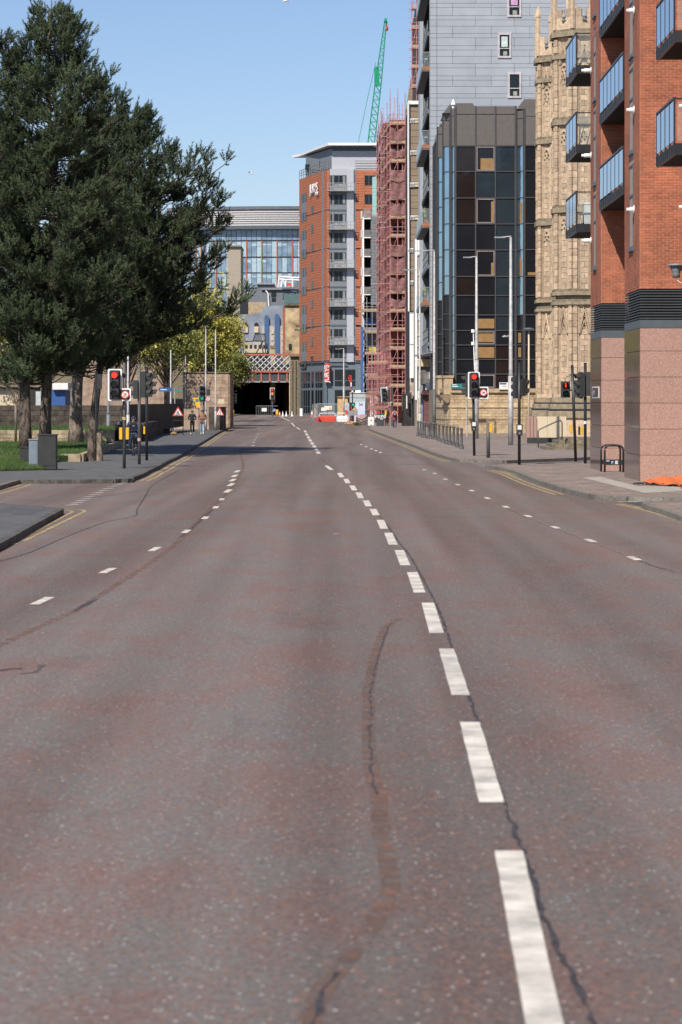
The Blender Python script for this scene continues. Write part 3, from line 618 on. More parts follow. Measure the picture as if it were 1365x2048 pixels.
def pine(label, base, lean, H, prof, seed, group=None, r0=0.24, depth=3.6, clear=4.5, nlimb=150, bark=M_bark, k=15, dens=1.0, low=0.0, extra=()):
    """prof(z) -> (reach towards the road, reach away from it)"""
    rn = random.Random(seed); T = thing('pine_tree', label, 'pine tree', base, group=group); b = Vector(base)
    def axis(z): t = z / H; return b + Vector((lean[0] * t ** 1.2 + 0.12 * math.sin(t * 7 + seed), lean[1] * t, z))
    zs = [H * i / 14 for i in range(15)]
    tr = MB().tube([axis(z) for z in zs], [r0 * (1.25 if i == 0 else 1) * (1 - 0.9 * i / 14) + .02 for i, z in enumerate(zs)], 10)
    tr.build('trunk', bark, T, smooth=True)
    lm = MB(); PP = []; DD = []; RR = []
    n = 0
    for i in range(nlimb):
        u = (i + rn.random()) / nlimb; z = clear + (H - clear) * u ** 0.92; ph = rn.uniform(0, 2 * math.pi); c, s = math.cos(ph), math.sin(ph)
        rr, rl = prof(z); ra = max(.25, rr if c > 0 else rl); rad = 1 / math.sqrt((c / ra) ** 2 + (s / max(.3, min(depth, max(ra, .6)))) ** 2)
        rad *= rn.uniform(0.62, 1.04) if rn.random() < .8 else rn.uniform(.92, 1.12)
        if i < len(extra): z, ph, rad = extra[i]; c, s = math.cos(ph), math.sin(ph)
        p0 = axis(z * 0.985 - rad * 0.02); rise = rad * (0.62 * (z / H) + 0.02) - low * rad
        segs = 6; pts = []
        for q in range(segs + 1):
            t = q / segs; pts.append(p0 + Vector((c * rad * t, s * rad * t, rise * t * (0.35 + .65 * t) - 0.14 * rad * math.sin(t * 3.1) * (1 - z / H))) + Vector((rn.gauss(0, .03), rn.gauss(0, .03), rn.gauss(0, .03))) * rad * .5)
        lm.tube(pts, [max(.012, .035 * (rad / 3) ** .6 * (1 - .8 * q / segs) + .008) for q in range(segs + 1)], 4, cap=False)
        ncl = max(1, int(rad * 2.2 * dens + rn.random()))
        for j in range(ncl):
            t = 1.0 if j == 0 else rn.uniform(.08, .95); ii = min(segs - 1, int(t * segs)); q0 = pts[ii].lerp(pts[ii + 1], t * segs - ii)
            sa = ph + rn.uniform(-1.1, 1.1); off = (rn.uniform(.1, .32) * rad * (1.15 - t) + .1) if j else 0
            q1 = q0 + Vector((math.cos(sa) * off, math.sin(sa) * off, .12 + off * rn.uniform(-.1, .35)))
            if off > .15: lm.tube([q0, q1], [.018, .008], 3, cap=False)
            cr_ = rn.uniform(.26, .48) * (1.0 if rad > .9 else .7); od = Vector((c * .5, s * .5, .62))
            cv = rn.random()
            for a in range(int(5.5 * (cr_ / .4) ** 2) + 2):
                v = Vector((rn.gauss(0, .8), rn.gauss(0, .8), rn.gauss(.25, .5))).normalized(); sd = (od * .75 + v * .8 + Vector((0, 0, .25))).normalized(); b0 = q1 + v * cr_ * rn.uniform(.1, .5) * Vector((1, 1, .6)).length / 1.6; sl_ = cr_ * rn.uniform(.7, 1.35)
                for q in range(5): PP.append(b0 + sd * sl_ * (q + .5) / 5 + Vector((0, 0, .05 * (q / 5) ** 2))); DD.append(sd); RR.append(cv)
            if rn.random() < .35:
                for a in range(6): PP.append(q1 + Vector((c * .03 * a, s * .03 * a, .11 * a + cr_ * .4))); DD.append(Vector((c * .25, s * .25, 1)).normalized()); RR.append(cv)
        for a in range(6): PP.append(pts[-1] + Vector((0, 0, .10 * a))); DD.append(Vector((c * .35, s * .35, 1)).normalized()); RR.append(.8)
    for a in range(12): PP.append(axis(H - .12 * a) + Vector((rn.gauss(0, .06), rn.gauss(0, .06), 0))); DD.append(Vector((rn.gauss(0, .3), rn.gauss(0, .3), 1)).normalized()); RR.append(.6)
    lm.build('limbs', bark if bark is M_bark else M_bark, T)
    needles('foliage', np.array([tuple(p) for p in PP]), np.array([tuple(d) for d in DD]), T, M_needle, k=k, seed=seed, rv=np.array(RR))
    return T
def interp(tab, z):
    if z <= tab[0][0]: return tab[0][1]
    for (a, b_), (c, d) in zip(tab[:-1], tab[1:]):
        if z <= c: return b_ + (d - b_) * (z - a) / (c - a)
    return tab[-1][1]
def prof_from(Y, cx, R_, L_):                       # outline rows (row, column) -> reach at a height
    tr = sorted([(Z(py, Y), abs(X(px, Y) - X(cx, Y))) for py, px in R_]); tl = sorted([(Z(py, Y), abs(X(px, Y) - X(cx, Y))) for py, px in L_])
    return lambda z: (interp(tr, z), interp(tl, z))
zf = 0.38
YA = 118.0
pine('tallest dark green pine with a pointed crown behind the tall black cabinet', (X(96, YA), YA, zf), (0.2, 0, 0), Z(22, YA) - zf,
     prof_from(YA, 98, [(15, 104), (60, 138), (110, 165), (190, 196), (250, 222), (330, 250), (450, 260), (600, 270), (740, 200), (780, 170)],
               [(15, 92), (60, 66), (100, 55), (160, 35), (250, 10), (400, -40), (600, -60), (780, -20)]), 11, nlimb=310, clear=2.9, dens=1.0)
YB = 132.0
pine('broad pine whose long boughs reach out over the pavement towards the road', (X(190, YB), YB, zf), (1.7, 0, 0), Z(238, YB) - zf,
     prof_from(YB, 265, [(225, 272), (245, 300), (290, 320), (345, 345), (372, 395), (400, 440), (430, 462), (480, 474), (540, 466), (600, 450), (650, 492), (690, 446), (725, 385), (765, 320), (790, 280)],
               [(225, 255), (300, 210), (400, 150), (600, 110), (780, 160)]), 23, nlimb=290, clear=3.0, dens=1.05, depth=4.5, r0=.2, extra=[(Z(650, YB) - zf, .05, 6.9), (Z(662, YB) - zf, -.12, 6.5), (Z(640, YB) - zf, -.3, 6.0), (Z(585, YB) - zf, .2, 5.3), (Z(560, YB) - zf, -.1, 5.6), (Z(520, YB) - zf, .1, 5.4), (Z(480, YB) - zf, -.2, 5.2), (Z(455, YB) - zf, .25, 4.9)])
YC = 119.0
pine('pine at the far left edge, its crown cut by the picture border', (X(63, YC), YC - 1.5, zf), (-1.5, .5, 0), Z(92, YC) - zf,
     prof_from(YC, -5, [(80, 10), (130, 40), (200, 48), (300, 50), (450, 60), (600, 80), (740, 90)], [(80, -15), (200, -80), (400, -140), (740, -140)]), 37, nlimb=190, clear=3.0)
YD = 136.0
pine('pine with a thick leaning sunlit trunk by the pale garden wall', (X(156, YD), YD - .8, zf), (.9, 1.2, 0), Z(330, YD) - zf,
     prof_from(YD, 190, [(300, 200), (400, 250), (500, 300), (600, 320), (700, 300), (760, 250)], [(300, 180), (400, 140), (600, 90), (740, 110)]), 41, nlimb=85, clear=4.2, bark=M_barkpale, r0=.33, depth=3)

def broadleaf(name, label, base, H, rx, ry, clear, n, m, seed, twig=M_bark, leaf=0.13, group=None, trunkr=.18):
    rn = random.Random(seed); b = Vector(base); T = thing(name, label, 'tree', base, group=group)
    mb = MB(); mb.tube([b, b + Vector((.1, 0, clear)), b + Vector((.25, .1, H * .6))], [trunkr, trunkr * .75, trunkr * .3], 8); mb.build('trunk', twig, T, smooth=True)
    lm = MB(); C0 = []
    for i in range(46):
        ph = rn.uniform(0, 6.283); z0 = clear + (H * .55 - clear) * rn.random(); el = rn.uniform(.15, 1.2); u = rn.uniform(.6, 1)
        e = b + Vector((math.cos(ph) * rx * math.cos(el) * u, math.sin(ph) * ry * math.cos(el) * u, clear + (H - clear) * (.42 + .56 * math.sin(el) * u) - (1 - u) * .5))
        s_ = b + Vector((.1, 0, z0)); mid = s_.lerp(e, .5) + Vector((0, 0, .3)); lm.tube([s_, mid, e], [.06, .035, .012], 4, cap=False)
        for q in range(9):
            c = mid.lerp(e, rn.uniform(.1, 1.1)) + Vector((rn.gauss(0, rx * .13), rn.gauss(0, ry * .13), rn.gauss(0, H * .06))); C0.append(c); lm.tube([mid.lerp(e, .5), c], [.014, .006], 3, cap=False)
    lm.build('limbs', twig, T)
    r = np.random.RandomState(seed); C1 = np.array([tuple(c) for c in C0]); idx = r.randint(0, len(C1), n); P = C1[idx] + r.normal(0, .34, (n, 3)) * np.array([1, 1, .7])
    d = r.normal(0, 1, (n, 3)); d /= np.linalg.norm(d, axis=1, keepdims=True); e = np.cross(d, r.normal(0, 1, (n, 3))); e /= np.linalg.norm(e, axis=1, keepdims=True); L = r.uniform(.6, 1.3, (n, 1)) * leaf
    V = np.stack([P - e * L * .5, P + e * L * .5, P + d * L * 1.3], 1); cl = r.rand(len(C1))
    tri_mesh('foliage', V - np.array(b), m, cl[idx] * .7 + r.rand(n) * .3, T); return T
G2 = 'spring trees behind the park'
for px, Yt, top, rx, m, n, lab in [(418, 266, 590, 2.6, M_leaf, 15000, 'yellow green spring tree between the pines and the bridge'), (452, 330, 615, 2.8, M_leaf, 12000, 'yellow green tree in front of the bridge left end'),
                                 (385, 268, 545, 4.6, M_leaf, 16000, 'tall yellow leafed tree glimpsed through the pine boughs'), (330, 250, 620, 4.6, M_leafg, 9000, 'green spring tree behind the tall dark wall'), (458, 318, 700, 3.0, M_leafg, 9000, 'low green tree overhanging the bridge mouth'),
                                 (40, 230, 590, 5, M_leaf, 9000, 'yellow leafed tree glimpsed at the left edge behind the pines'), (255, 240, 560, 5, M_leaf, 9000, 'yellow leafed tree behind the leaning pine trunk')]:
    broadleaf('spring_tree', lab, (X(px, Yt), Yt, gz(Yt) + .12), Z(top, Yt), rx, rx, 3.0, n, m, int(px + Yt), group=G2, leaf=.16)
t = thing('young_tree', 'thin bare sapling with a few upright twigs on the upper lawn', 'tree', (X(32, 139), 139, .38))
b = t.location; mb = MB().tube([b, b + Vector((0, 0, 2.6))], [.07, .055], 7); mb.build('trunk', M_barkpale, t, smooth=True)
mb = MB()
for i in range(16):
    a = rng.uniform(0, 6.28); z0 = rng.uniform(1.7, 2.6); l = rng.uniform(.5, 1.2); p = b + Vector((0, 0, z0)); e = p + Vector((math.cos(a) * l * .6, math.sin(a) * l * .6, l)); mb.tube([p, p.lerp(e, .5) + Vector((0, 0, -.05)), e], [.025, .015, .006], 4)
mb.build('limbs', M_twig, t)

# ---------------------------------------------------------------- red brick flats, right edge
HB = thing('apartment_building', 'red brick apartment block with pink granite piers and glass balconies at the right edge', 'building', (10.5, 85, .12))
FX, BX = 8.84, 10.15
Y0, Y1, Y2, Y3 = 80.6, 84.9, 92.6, 96.5
TOPZ = 27.0; BZ = 5.82
def wall_core(x0, x1, y0, y1, z0, z1, m=M_mortar): B('wall', x0, x1, y0, y1, z0, z1, m, HB)
wall_core(FX + .0, 22, Y0 - .015, Y1 - .03, BZ, TOPZ); wall_core(FX + .0, 22, Y2 - .015, Y3 - .035, BZ, TOPZ); wall_core(BX + .0, 21.9, Y1 - .03, Y2 + .03, BZ, TOPZ); wall_core(BX + .0, 21.9, 52, Y0 + .03, BZ, TOPZ); wall_core(BX + .03, 22, Y3 - .03, 106, BZ, TOPZ)
def bricks(p0, p1, z0, z1, lim, seed):
    return courses('brick', M_brick, HB, p0, p1, z0, z1, .078, .228, .015, .045, proud=.0, limit=lim, jit=.004, seed=seed)
bricks((FX + .0, Y0), (BX + .35, Y0), BZ, 15.2, 300, 1)
bricks((FX, Y2), (BX, Y2), BZ, 15.2, 0, 2)
bricks((FX, Y1), (FX, Y0), BZ, 15.2, 0, 3) if False else None
def bricks_left(Ya, Yb, x, z0, z1, seed, skip=None):                    # faces looking at -X
    r = random.Random(seed); mb = MB(); k = 0; z = z0
    while z < z1:
        y = Ya - (0.114 if k % 2 else 0)
        while y < Yb:
            a, b_ = max(y, Ya), min(y + .213, Yb)
            if b_ - a > .04 and not (skip and skip[0] < (a + b_) / 2 < skip[1] and z > skip[2]): mb.box(x - .005 - r.uniform(0, .004), x + .04, a, b_, z, z + .063, 0, r.random())
            y += .228
        z += .078; k += 1
    mb.build('brick', M_brick, HB, kind='stuff')
WZ = 7.13
bricks_left(Y0, Y1, FX, BZ, 15.2, 3, (82.2, 83.5, WZ)); bricks_left(Y2, Y3, FX, BZ, 15.2, 4, (94.2, 95.3, WZ)); bricks_left(62, Y0, BX, BZ, 15.2, 5); B('wall', BX - .02, 21.85, 51.9, 61.99, BZ, 15.2, M_brick, HB); B('wall', BX - .02, 21.85, 51.9, Y0 - .03, 15.201, TOPZ, M_brick, HB); bricks_left(Y1, Y2, BX, BZ, 15.2, 6)
for za, zb in ((15.2, TOPZ),):
    B('wall', FX - .01, 21.9, Y0 - .02, Y1, za, zb, M_brick, HB); B('wall', FX - .01, 21.9, Y2 - .02, Y3 - .001, za, zb, M_brick, HB)
B('wall', FX + .001, 21.8, Y3 - .03, Y3, BZ, TOPZ, M_brick, HB)
# louvre bands, plain band, granite
for (xa, ya, yb, yend) in ((FX, Y0, Y1, BX + .12), (FX, Y2, Y3, BX)):
    B('band_core', xa + .12, 21.5, ya + .12, yb - .05, 4.85, BZ, M_dark, HB)
    zz = 4.93
    while zz < BZ - .03:
        mb = MB(); mb.box(xa, 21, ya, ya + .05, zz, zz + .040).box(xa, xa + .05, ya + .051, yb, zz, zz + .040)
        mb.build('louvre_blade', M_louvre, HB); zz += .0818
    B('band', xa - .01, 21, ya - .01, yb + .01, 4.66, 4.9, M_frame, HB)
    B('granite_core', xa + .04, 21, ya + .04, yb - .04, .1, 4.65, M_dark, HB)
    zs = [.12, .90, 1.67, 2.44, 3.21, 3.98, 4.655]
    for a, b_ in zip(zs[:-1], zs[1:]):
        g = .013
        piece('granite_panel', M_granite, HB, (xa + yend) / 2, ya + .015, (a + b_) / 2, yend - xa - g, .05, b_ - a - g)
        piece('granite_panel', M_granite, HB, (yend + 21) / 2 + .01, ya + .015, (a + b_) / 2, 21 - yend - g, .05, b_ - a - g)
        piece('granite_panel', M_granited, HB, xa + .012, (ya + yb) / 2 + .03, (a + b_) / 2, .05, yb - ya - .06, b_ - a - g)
B('granite_core', BX + .1, 21, Y1 - .1, Y2 + .1, .1, 5.8, M_frame, HB); B('granite_core', BX + .2, 21, Y3 - .1, 106, .1, 5.8, M_frame, HB)
# shopfront frame at the right edge
B('glazing', BX + .25, BX + .3, 60, Y0 - .02, .12, 5.7, M_win, HB)
for yy in (60, 64, 68, 72, 76, 80.42): B('frame_post', BX + .12, BX + .27, yy, yy + .15, .12, 5.75, M_frame, HB)
B('frame_rail', BX + .10, BX + .27, 60, Y0 - .02, 2.55, 2.68, M_frame, HB); B('band', BX + .0, BX + .3, 60, Y0 - .02, 5.3, 5.82, M_louvre, HB)
# narrow windows in the street faces
def slit_window(x, ya, yb, z0, h):
    f = B('window', x + .03, x + .035, ya, yb, z0, z0 + h, M_win, HB)
    fr = MB(); t_ = .06
    fr.box(x - .02, x + .05, ya, ya + t_, z0, z0 + h).box(x - .02, x + .05, yb - t_, yb, z0, z0 + h).box(x - .02, x + .05, ya + t_, yb - t_, z0, z0 + t_).box(x - .02, x + .05, ya + t_, yb - t_, z0 + h - t_, z0 + h).box(x - .02, x + .05, ya + t_, yb - t_, z0 + h * .62, z0 + h * .62 + t_)
    fr.build('frame', M_frame, f); B('sill', x - .07, x + .02, ya - .05, yb + .05, z0 - .09, z0 - .001, M_frame, f)
for k in range(4):
    slit_window(FX - .005, 82.3, 83.4, WZ + 2.93 * k, 2.55); slit_window(FX - .005, 94.3, 95.25, WZ + 2.93 * k, 2.55)
    slit_window(BX - .005, 78.9, 80.1, WZ + .15 + 2.93 * k, 2.4)
# balconies
def balcony(ox, ya, yb, zb, inner, panels, front=True, nm='balcony', recess=False):
    P = B(nm, ox + .02, inner, ya + .02, yb - .02, zb + .02, zb + .18, M_dark, HB)          # deck and joists
    mb = MB(); mb.box(ox, ox + .06, ya, yb, zb, zb + .30).box(ox + .06, inner, ya, ya + .06, zb, zb + .30)
    n = panels * 2
    for i in range(n + 1): yy = ya + (yb - ya - .06) * i / n; mb.box(ox - .03, ox - .001, yy, yy + .06, zb + .02, zb + .28)
    mb.build('edge_beam', M_black, P)
    w = (yb - ya) / panels
    for i in range(panels):
        B('glass_panel', ox - .012, ox + .012, ya + w * i + .09, ya + w * (i + 1) - .09, zb + .36, zb + 1.40, M_winblue, P)
    for i in range(panels + 1): B('baluster', ox - .02, ox + .03, ya + w * i - .03 + (.03 if i == 0 else 0), ya + w * i + .03, zb + .28, zb + 1.44, M_black, P)
    B('handrail', ox - .03, ox + .04, ya, yb, zb + 1.44, zb + 1.50, M_black, P)
    if front:
        B('front_glass', ox + .08, inner, ya + .01, ya + .025, zb + .36, zb + 1.40, M_clear, P); B('handrail', ox + .04, inner, ya, ya + .05, zb + 1.44, zb + 1.48, M_black, P)
    return P
for k in range(3): balcony(8.80, Y1 + .02, Y2 - .02, 8.96 + 2.93 * k, BX, 6, front=False)
for k in range(3): balcony(8.66, 70.8, 74.7, 8.90 + 2.93 * k, BX, 4)
for k in range(3): balcony(8.60, 99.6, 104.0, 8.68 + 2.90 * k, BX, 3)
for k in range(3):                                                                              # curved-corner privacy screens behind the recessed balconies
    zb = 9.15 + 2.93 * k; pts = [(BX - .7, zb), (BX - .7, zb + 1.75)] + [(BX - .7 + .25 - .25 * math.cos(a), zb + 1.75 + .25 * math.sin(a)) for a in (R(30), R(60), R(90))] + [(BX - .01, zb + 2.0), (BX - .01, zb)]
    MB().face_xz(pts, Y2 - .16, Y2 - .12).build('privacy_screen', M_hgrey, HB)
# furniture on the far balconies
t = thing('clothes_airer', 'folded metal clothes airer on the middle far balcony', 'clothes airer', (9.1, 100.8, 11.9))
mb = MB()
for i in range(7): a = rng.uniform(8.75, 9.4); mb.tube([(a, 100.6 + .1 * i, 11.86), (a + rng.uniform(-.35, .35), 100.6 + .1 * i, 12.75)], .015, 4)
mb.tube([(8.8, 100.8, 12.7), (9.5, 100.8, 12.7)], .02, 4); mb.build('frame_bars', M_black, t)
t = thing('storage_box', 'pale storage box on the lowest far balcony', 'box', (9.1, 100.6, 8.9)); B('box_body', 8.95, 9.3, 100.3, 100.9, 8.88, 9.75, mat('pale_box', (.5, .56, .55), .6), t, bevel=.02); B('lid', 8.93, 9.32, 100.28, 100.92, 9.751, 9.80, M_whitep, t)
# flues
FL = 'white boiler flues on the brick block'
def flue(px, py, Yv, x, L_, lab):
    t = thing('boiler_flue', lab, 'flue', (x, Yv, Z(py, Yv)), group=FL); z = Z(py, Yv)
    MB().tube([(x, Yv, z), (x - L_, Yv, z)], .075, 10).build('pipe', M_whitep, t, smooth=True); MB().tube([(x - .02, Yv, z), (x - .045, Yv, z)], .13, 10).build('wall_collar', M_whitep, t)
    MB().tube([(x - L_, Yv, z), (x - L_ - .09, Yv, z)], .05, 8).build('outlet', M_whitep, t)
for i, py in enumerate((21, 220, 419)): flue(1267, py, 82.0, FX, .16, ['short white flue stub high on the near bay', 'short white flue stub halfway up the near bay', 'lowest short white flue stub on the near bay'][i])
for i, py in enumerate((212, 414)): flue(1345, py, 78.7, BX, .30, ['upper white flue pipe beside the right edge window', 'lower white flue pipe beside the right edge window'][i])
for i, py in enumerate((141, 311, 481)): flue(1177, py, 99.0 if 0 else 96.1, FX, .27, ['white flue by the top far balcony', 'white flue by the middle far balcony', 'white flue under the lowest far balcony'][i])
# floodlight
t = thing('floodlight', 'grey downward floodlight with a white cable on the brick wall at the right edge', 'floodlight', (9.8, 79, Z(540, 79))); zf_ = Z(540, 79)
MB().tube([(9.72, 79, zf_ - .22), (9.72, 79, zf_ - .12), (9.72, 79, zf_ - .05), (9.72, 79, zf_ + .13)], [.11, .11, .12, .21], 12).build('lamp_housing', M_hgrey, t, smooth=True)
MB().tube([(9.72, 79, zf_ + .13), (9.72, 79, zf_ + .17)], .26, 12).build('rim', M_galv, t); MB().tube([(9.72, 79, zf_), (BX, 79, zf_)], .035, 6).build('bracket', M_galv, t)
MB().tube([(9.95, 79, zf_ - .05), (9.98, 78.98, zf_ - .28), (9.86, 78.96, zf_ - .38), (9.74, 78.95, zf_ - .30)], .015, 5).build('cable', M_whitep, t)
# no parking style notice on the granite
t = thing('warning_sign', 'white edged dark sign with red lettering on the far granite pier', 'sign', (FX, 94, 2.8))
B('sign_panel', FX - .03, FX - .016, 93.2, 95.6, Z(796, 94), Z(773, 94), M_whitep, t); B('sign_face', FX - .036, FX - .031, 93.35, 95.45, Z(794, 94), Z(775.5, 94), mat('sign_dark_face', (.05, .03, .03), .4), t)
MM = Matrix.Translation((FX - .04, 94.4, Z(785, 94))) @ Matrix.Rotation(R(-90), 4, 'Z') @ FACE
text('NO', .17, .001, M_signred, 'lettering', t, MM @ Matrix.Translation((.6, .1, 0)), 3.0); text('(P)', .2, .001, M_signwhite, 'lettering', t, MM @ Matrix.Translation((-.45, 0, 0)), 3.4)

# ---------------------------------------------------------------- church turrets
CH = thing('church', 'sandstone gothic church front with two octagonal turrets beside the brick flats', 'church', (16, 176, .12))
def octagon(cx, cy, ap, k=0.0): # apothem ap
    r = ap / math.cos(math.pi / 8); return [(cx + r * math.cos(math.pi / 8 + math.pi / 4 * i), cy + r * math.sin(math.pi / 8 + math.pi / 4 * i)) for i in range(8)]
def turret(cx, Yf, side, seed, lim):
    ap = side * (1 + math.sqrt(2)) / 2; cy = Yf + ap; zz = lambda py: CAM_H + (HY - py) * 170.0 / FPX
    def ring(d, z0, z1, m=M_string, nm='string_course'):
        return MB().prism(octagon(cx, cy, ap + d), z0, z1).build(nm, m, CH)
    ring(-.12, .1, zz(66), M_churchjoint, 'turret_core')
    # plinth and base mouldings
    ring(.36, .1, zz(836), M_church, 'plinth'); ring(.48, zz(835.9), zz(822)); ring(.40, zz(821.9), zz(818), M_dark, 'shade_ring'); ring(.34, zz(817.9), zz(808)); ring(.26, zz(807.9), zz(805), M_dark, 'shade_ring'); ring(.24, zz(804.9), zz(795)); ring(.13, zz(794.9), zz(788), M_church, 'weathering')  # solid near-black rings, the shade between mouldings put in as colour
    for a, b_ in ((609, 603), (590, 583), (424, 414), (248, 238), (116, 108)):
        ring(.20, zz(a), zz(b_)); ring(.10, zz(b_) - .0005 if 0 else zz(b_) + .0005, zz(b_) + .16, M_churchdark, 'weathering')
    ring(.26, zz(72), zz(62)); ring(.12, zz(61.9), zz(57), M_churchdark, 'weathering')
    # faces: 4 visible towards the camera and the road
    O = octagon(cx, cy, ap)
    n_used = 0
    for fi, (i, j) in enumerate(((5, 6), (4, 5), (3, 4), (6, 7))):
        A = Vector((*O[i], 0)); Bp = Vector((*O[j], 0)); d = (Bp - A).normalized(); nrm = Vector((d.y, -d.x, 0)); Ls = (Bp - A).length
        levels = ((795, 609), (583, 424), (414, 248), (238, 116), (108, 72))
        for li, (lo, hi) in enumerate(levels):
            z0, z1 = zz(lo) + (.16 if li else .2), zz(hi) - .001
            q = courses('ashlar_block', M_church, CH, A + d * .22, Bp - d * .22, z0, z1, .34, .5, .020, .12, proud=-.07, limit=max(0, lim - n_used) if fi < 2 else 0, jit=.012, seed=seed + fi * 7 + li)
            n_used += q if fi < 2 else 0
            # raised frame: two side strips, inner roll mouldings, centre mullion and gablet
            for s0, s1, pr in ((.0, .27, .05), (Ls - .27, Ls, .05)):
                courses('corner_strip', M_church, CH, A + d * s0, A + d * s1, z0, z1, .42, .6, .024, .16, proud=pr - .01 + .001 * li, limit=0, jit=.015, seed=li + fi)
            mb = MB()
            for s in (.34, .42, Ls - .42, Ls - .34): p = A + d * s + nrm * (-.02 if .4 < s < Ls - .4 else .03); mb.tube([(p.x, p.y, z0), (p.x, p.y, z1)], .04, 6)
            mb.build('roll_moulding', M_church, CH)
            # tracery head
            top = zz(hi) - (.25 if li < 4 else .5); cN = A + d * (Ls / 2); u = d
            def tri_frame(hw, zb_, zt, th, pr, m=M_church, nm='gablet'):
                mb = MB()
                for sg in (-1, 1):
                    p = cN + u * (sg * hw) + nrm * pr; q_ = cN + nrm * pr; mb.tube([(p.x, p.y, zb_), (q_.x, q_.y, zt)], th, 5)
                mb.build(nm, m, CH)
            if li in (0, 4) or li == 3:
                hz = 1.55 if li == 0 else 1.2
                if li != 3: tri_frame(.34, top - hz, top + (.1 if li == 0 else -.05), .075, .08)
                tri_frame(.26, top - hz, top - hz * .45, .04, .04)
            # trefoils: flat dark discs, the shade of the holes put in as colour
            mb = MB(); tz = top - (.75 if li in (0, 4) else .42)
            for (du, dz) in ((0, .16), (-.13, -.1), (.13, -.1), (-.2, -.4), (.02, -.62 if li > 2 else -.3), (.2, -.4)):
                p = cN + u * du + nrm * .012; mb.tube([(p.x, p.y, tz + dz), (p.x + nrm.x * .02, p.y + nrm.y * .02, tz + dz)], .055, 6)
            mb.build('tracery_shade', M_dark, CH)
            mb = MB()
            for du in (-.24, .24): p = cN + u * du + nrm * .0; mb.tube([(p.x, p.y, z0), (p.x, p.y, tz - .15)], .035, 5)
            pts = [cN + u * (.24 * math.cos(a)) + nrm * .01 + Vector((0, 0, tz - .15 + .42 * math.sin(a))) for a in [math.pi * q / 8 for q in range(9)]]; mb.tube(pts, .035, 5)
            mb.build('niche_moulding', M_church, CH)
    # crenellated top and pinnacles
    zt = zz(57)
    for i in range(8):
        A = Vector((*octagon(cx, cy, ap + .04)[i], 0)); Bp = Vector((*octagon(cx, cy, ap + .04)[(i + 1) % 8], 0)); d = Bp - A
        for t0, t1, h in ((0, 1, .75), (0, .38, 1.25), (.62, 1, 1.25)):
            a = A + d * t0; b_ = A + d * t1; c = (a + b_) / 2; inn = (Vector((cx, cy, 0)) - c).normalized() * .25
            MB().prism([(a.x, a.y), (b_.x, b_.y), (b_.x + inn.x, b_.y + inn.y), (a.x + inn.x, a.y + inn.y)], zt + (0 if h < 1 else .7505), zt + h).build('battlement', M_church, CH)
        p = A; MB().lathe([(0, .17), (2.6, .16), (2.62, .2), (2.8, .2), (3.4, .02)], (p.x, p.y, zt), 6).build('pinnacle', M_church, CH)
        m_ = A + d * .5; MB().box(m_.x - .13, m_.x + .13, m_.y - .16, m_.y + .05, zt + .55, zt + .60).lathe([(0, .05), (.18, .16), (.3, .09), (.6, .01)], (m_.x, m_.y - .05, zt + .6), 6).build('finial', mat('lead_grey', (.27, .29, .31), .6), CH)
turret(15.18, 170.0, 1.42, 100, 300)
turret(15.05, 182.6, 1.42, 200, 0)
B('nave_wall', 15.2, 30, 173.5, 215, .1, 21, M_church, CH); B('nave_gable', 16, 30, 172.2, 173.4, .1, 24, M_church, CH)
# steps, entrance walls, handrail
st = thing('entrance_steps', 'grey stone steps with a black plinth and bent handrail before the church', 'steps', (12.5, 150, .12))
g0 = G(1130, 900, .12); Ys = g0.y
for i in range(4): B('step', X(1092 + 13 * i, Ys), X(1092, Ys) + 7, Ys + i * .34, Ys + 4, .12 + .15 * i + (.0 if i == 0 else .001), .12 + .15 * (i + 1), M_churchdark, st)
st2 = thing('low_wall', 'cream board wall panels on a black plinth beside the church steps', 'wall', (12, 153, .12))
Yp = 152.5
B('plinth', X(1054, Yp), X(1131, Yp), Yp - 1.2, Yp - .2, .1, Z(875, Yp), M_blackm, st2)
for a, b_, m in ((1074, 1095, M_cream), (1095.3, 1112, M_cream), (1112.3, 1133, M_cream)): B('wall_panel', X(a, Yp), X(b_, Yp), Yp, Yp + .12, Z(889, Yp), Z(833, Yp), m, st2)
for a, b_ in ((1053, 1060), (1061, 1067), (1068, 1073.7)): B('granite_fin', X(a, Yp), X(b_, Yp), Yp - .1, Yp + .6, Z(889, Yp), Z(834, Yp), M_granite, st2)
hr = MB(); Yh = Ys - .5; hp = [(X(1077, Yh), Yh, Z(895, Yh)), (X(1077, Yh), Yh, Z(862, Yh)), (X(1079, Yh), Yh, Z(859, Yh)), (X(1118, Yh), Yh + .6, Z(842, Yh)), (X(1124, Yh), Yh + .7, Z(841, Yh)), (X(1127, Yh), Yh + .7, Z(846, Yh)), (X(1127, Yh), Yh + .7, Z(878, Yh))]
hr.tube(hp, .035, 6).build('handrail', M_signalpole, st, smooth=True)
